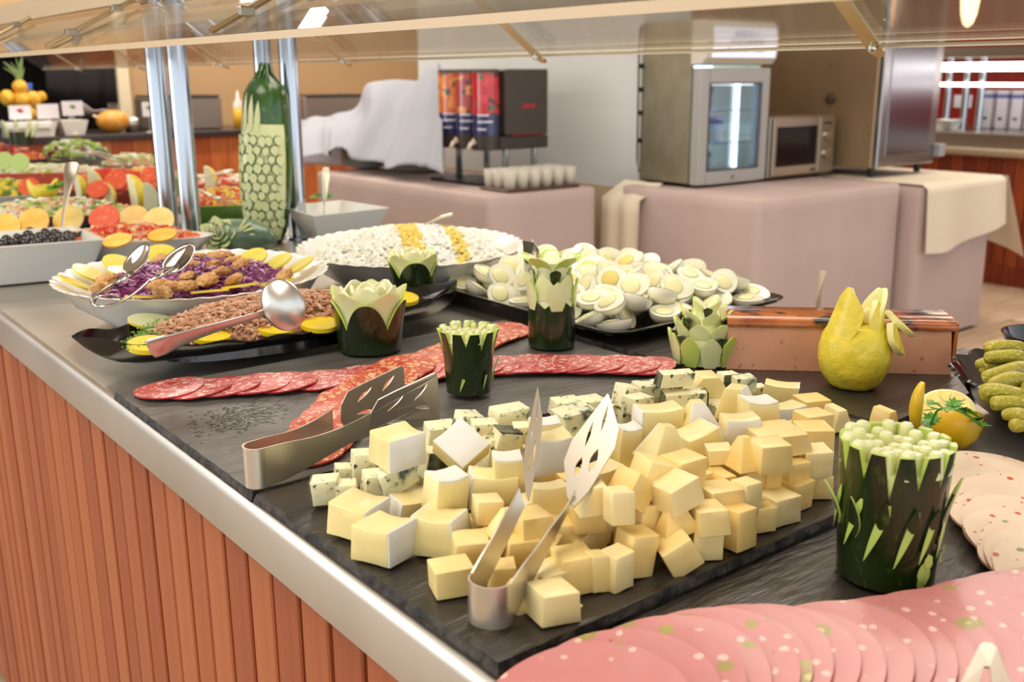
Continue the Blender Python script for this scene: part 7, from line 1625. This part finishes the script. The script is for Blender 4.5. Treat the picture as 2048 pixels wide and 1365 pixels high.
M_fw = mat('pale_wedge_flesh', col(240, 238, 200), 0.3, sss=0.3, coat=0.3); wgm = wedge_mesh(1, M_fw, M_lemon)
for (u, v, z, lab, s, yw) in ((262, 388, 0.965, 'tall pale lemon wedge on the right end of the navy dish', 1.1, -0.3), (210, 392, 0.96, 'slim lemon wedge left of the tall one on the navy dish', 0.75, 0.2), (180, 370, 0.975, 'lemon wedge behind the navy dish centre', 0.9, 0.4), (152, 375, 0.97, 'pale wedge beside the spoon handle', 0.8, -0.2), (412, 360, 0.975, 'lemon wedge standing right of the steel poles', 0.85, 0.2), (290, 398, 0.96, 'pale wedge lying right of the tall lemon wedge', 0.9, 0.9)):
    o = stand('lemon_wedge', wgm, u, v, z, lab, 'lemon wedge', 0.1, s, 'lemon wedges on the far salads', yw)
# carved lemon crown
p = W(88, 388, 0.965); t = thing('carved_lemon', 'yellow lemon basket cut open on the navy dish', 'carved fruit', (p.x, p.y, 0.945))
g = G(); R = 0.034; g.grid(lambda s, q: (R * math.cos(2 * PI * s) * math.sin(0.35 + q * 1.5), R * math.sin(2 * PI * s) * math.sin(0.35 + q * 1.5), 0.030 - 0.03 * math.cos(0.35 + q * 1.5) + (0.016 * max(0, math.cos(2 * 2 * PI * s)) * q)), 36, 8, closeu=True); o = g.obj('peel', M_lemon, t, True); o.modifiers.new('solid', 'SOLIDIFY').thickness = 0.005
parsley('parsley_sprig', 'dark green parsley tuft right of the lemon basket on the navy dish', [tuple(W(u, v, 0.985)) for u, v in ((112, 378), (120, 370), (130, 372))], 9, 0.013, tuple(W(120, 375, 0.98)))
parsley('parsley_sprig', 'parsley tuft behind the white bowl right of the poles', [tuple(W(u, v, 0.97)) for u, v in ((625, 398), (640, 392), (660, 396))], 11, 0.010, tuple(W(640, 396, 0.965)))
# lettuce head pieces and tong in far rows
for (u, v, z, lab) in ((40, 325, 1.0, 'pale lime slice standing at the far left'), (8, 322, 1.0, 'pale lime slice cut by the left picture edge')): stand('lime_slice', disc_mesh('lime_slice', 0.026, 0.003, 8, [mat('lime_slice_face', col(196, 220, 130), 0.35, coat=0.3), M_rim], 0.01, n=24), u, v, z, lab, 'lime slice', 1.2, 1.0)
t = thing('carved_cucumber', 'dark carved cucumber with pale spread leaves at the far left', 'carved vegetable', W(45, 290, 0.93)); t.location.z = 0.93
G().lathe([(0, 0), (0.05, 0.0), (0.055, 0.06), (0, 0.06)], 20).obj('skin', M_skin, t, 50)
for (dx, tl) in ((-0.035, -0.3), (0.0, 0.0), (0.038, 0.35), (0.06, 0.5)):
    g = G(); g.ball((0, 0, 0.045), 0.04, 8, 8, sc3=(0.25, 0.15, 1.0)); o = g.obj('pale_leaf', M_flesh, t, True, rot=(0, tl, VIEW)); o.location = RIGHT * dx + FWD * -0.04 + Vector((0, 0, 0.03))
t = thing('serving_tongs', 'long dark tongs lying over the farthest salads', 'tongs', W(190, 310, 1.01)); o0 = t.location.copy()
G().tube([Q(120, 300, 1.03), Q(190, 308, 1.02), Q(255, 330, 0.99)], [0.005, 0.008, 0.004], 8, flat=0.4).obj('arm', M_clamp, t, True); G().tube([Q(150, 296, 1.03), Q(205, 306, 1.02), Q(258, 325, 0.99)], [0.005, 0.008, 0.004], 8, flat=0.4).obj('arm', M_clamp, t, True)
t = thing('serving_spoon', 'spoon handle lying right of the steel poles over the orange salad', 'spoon', W(415, 385, 0.985)); o0 = t.location.copy()
G().tube([Q(395, 378, 0.98), Q(415, 388, 0.985), Q(440, 398, 0.982)], [0.004, 0.007, 0.006], 8, flat=0.4).obj('handle', M_tong, t, True)
t = thing('serving_spoon', 'pale spoon end beyond the poles above the red tray', 'spoon', W(445, 345, 1.0)); o0 = t.location.copy()
G().tube([Q(380, 358, 0.985), Q(430, 350, 1.0), Q(455, 343, 1.005), Q(462, 341, 1.005)], [0.004, 0.007, 0.015, 0.009], 8, flat=0.35).obj('handle', M_tong, t, True)

# oily smear on the near slate
def smear(u0, v0, n, label, seed):
    r = random.Random(seed); g = G()
    for _ in range(n):
        s = r.random(); u = u0 + r.gauss(0, 42) + 30 * s; v = v0 - (u - u0) * 0.22 + r.gauss(0, 13); p = W(u, v, 0.9003); L_ = r.uniform(0.001, 0.0045); w_ = r.uniform(0.0004, 0.0012); d = Vector((0.97, 0.1, 0)); e = Vector((-0.1, 0.97, 0)); c = []
        for k in range(8): th = 2 * PI * k / 8; c.append(tuple(Vector((p.x, p.y, 0.9002)) + d * L_ * math.cos(th) * r.uniform(.7, 1.2) + e * w_ * math.sin(th)))
        g.put([(p.x, p.y, 0.9008)] + c, [(0, 1 + k, 1 + (k + 1) % 8) for k in range(8)])
    o = g.obj('oil_smear', mat('oily_film', col(70, 70, 58), 0.05, coat=1.0), None, True); tag(o, label, 'stain', kind='stuff')
smear(470, 835, 420, 'wet oily smear on the sheen-greyed slate between the salami rows', 4)
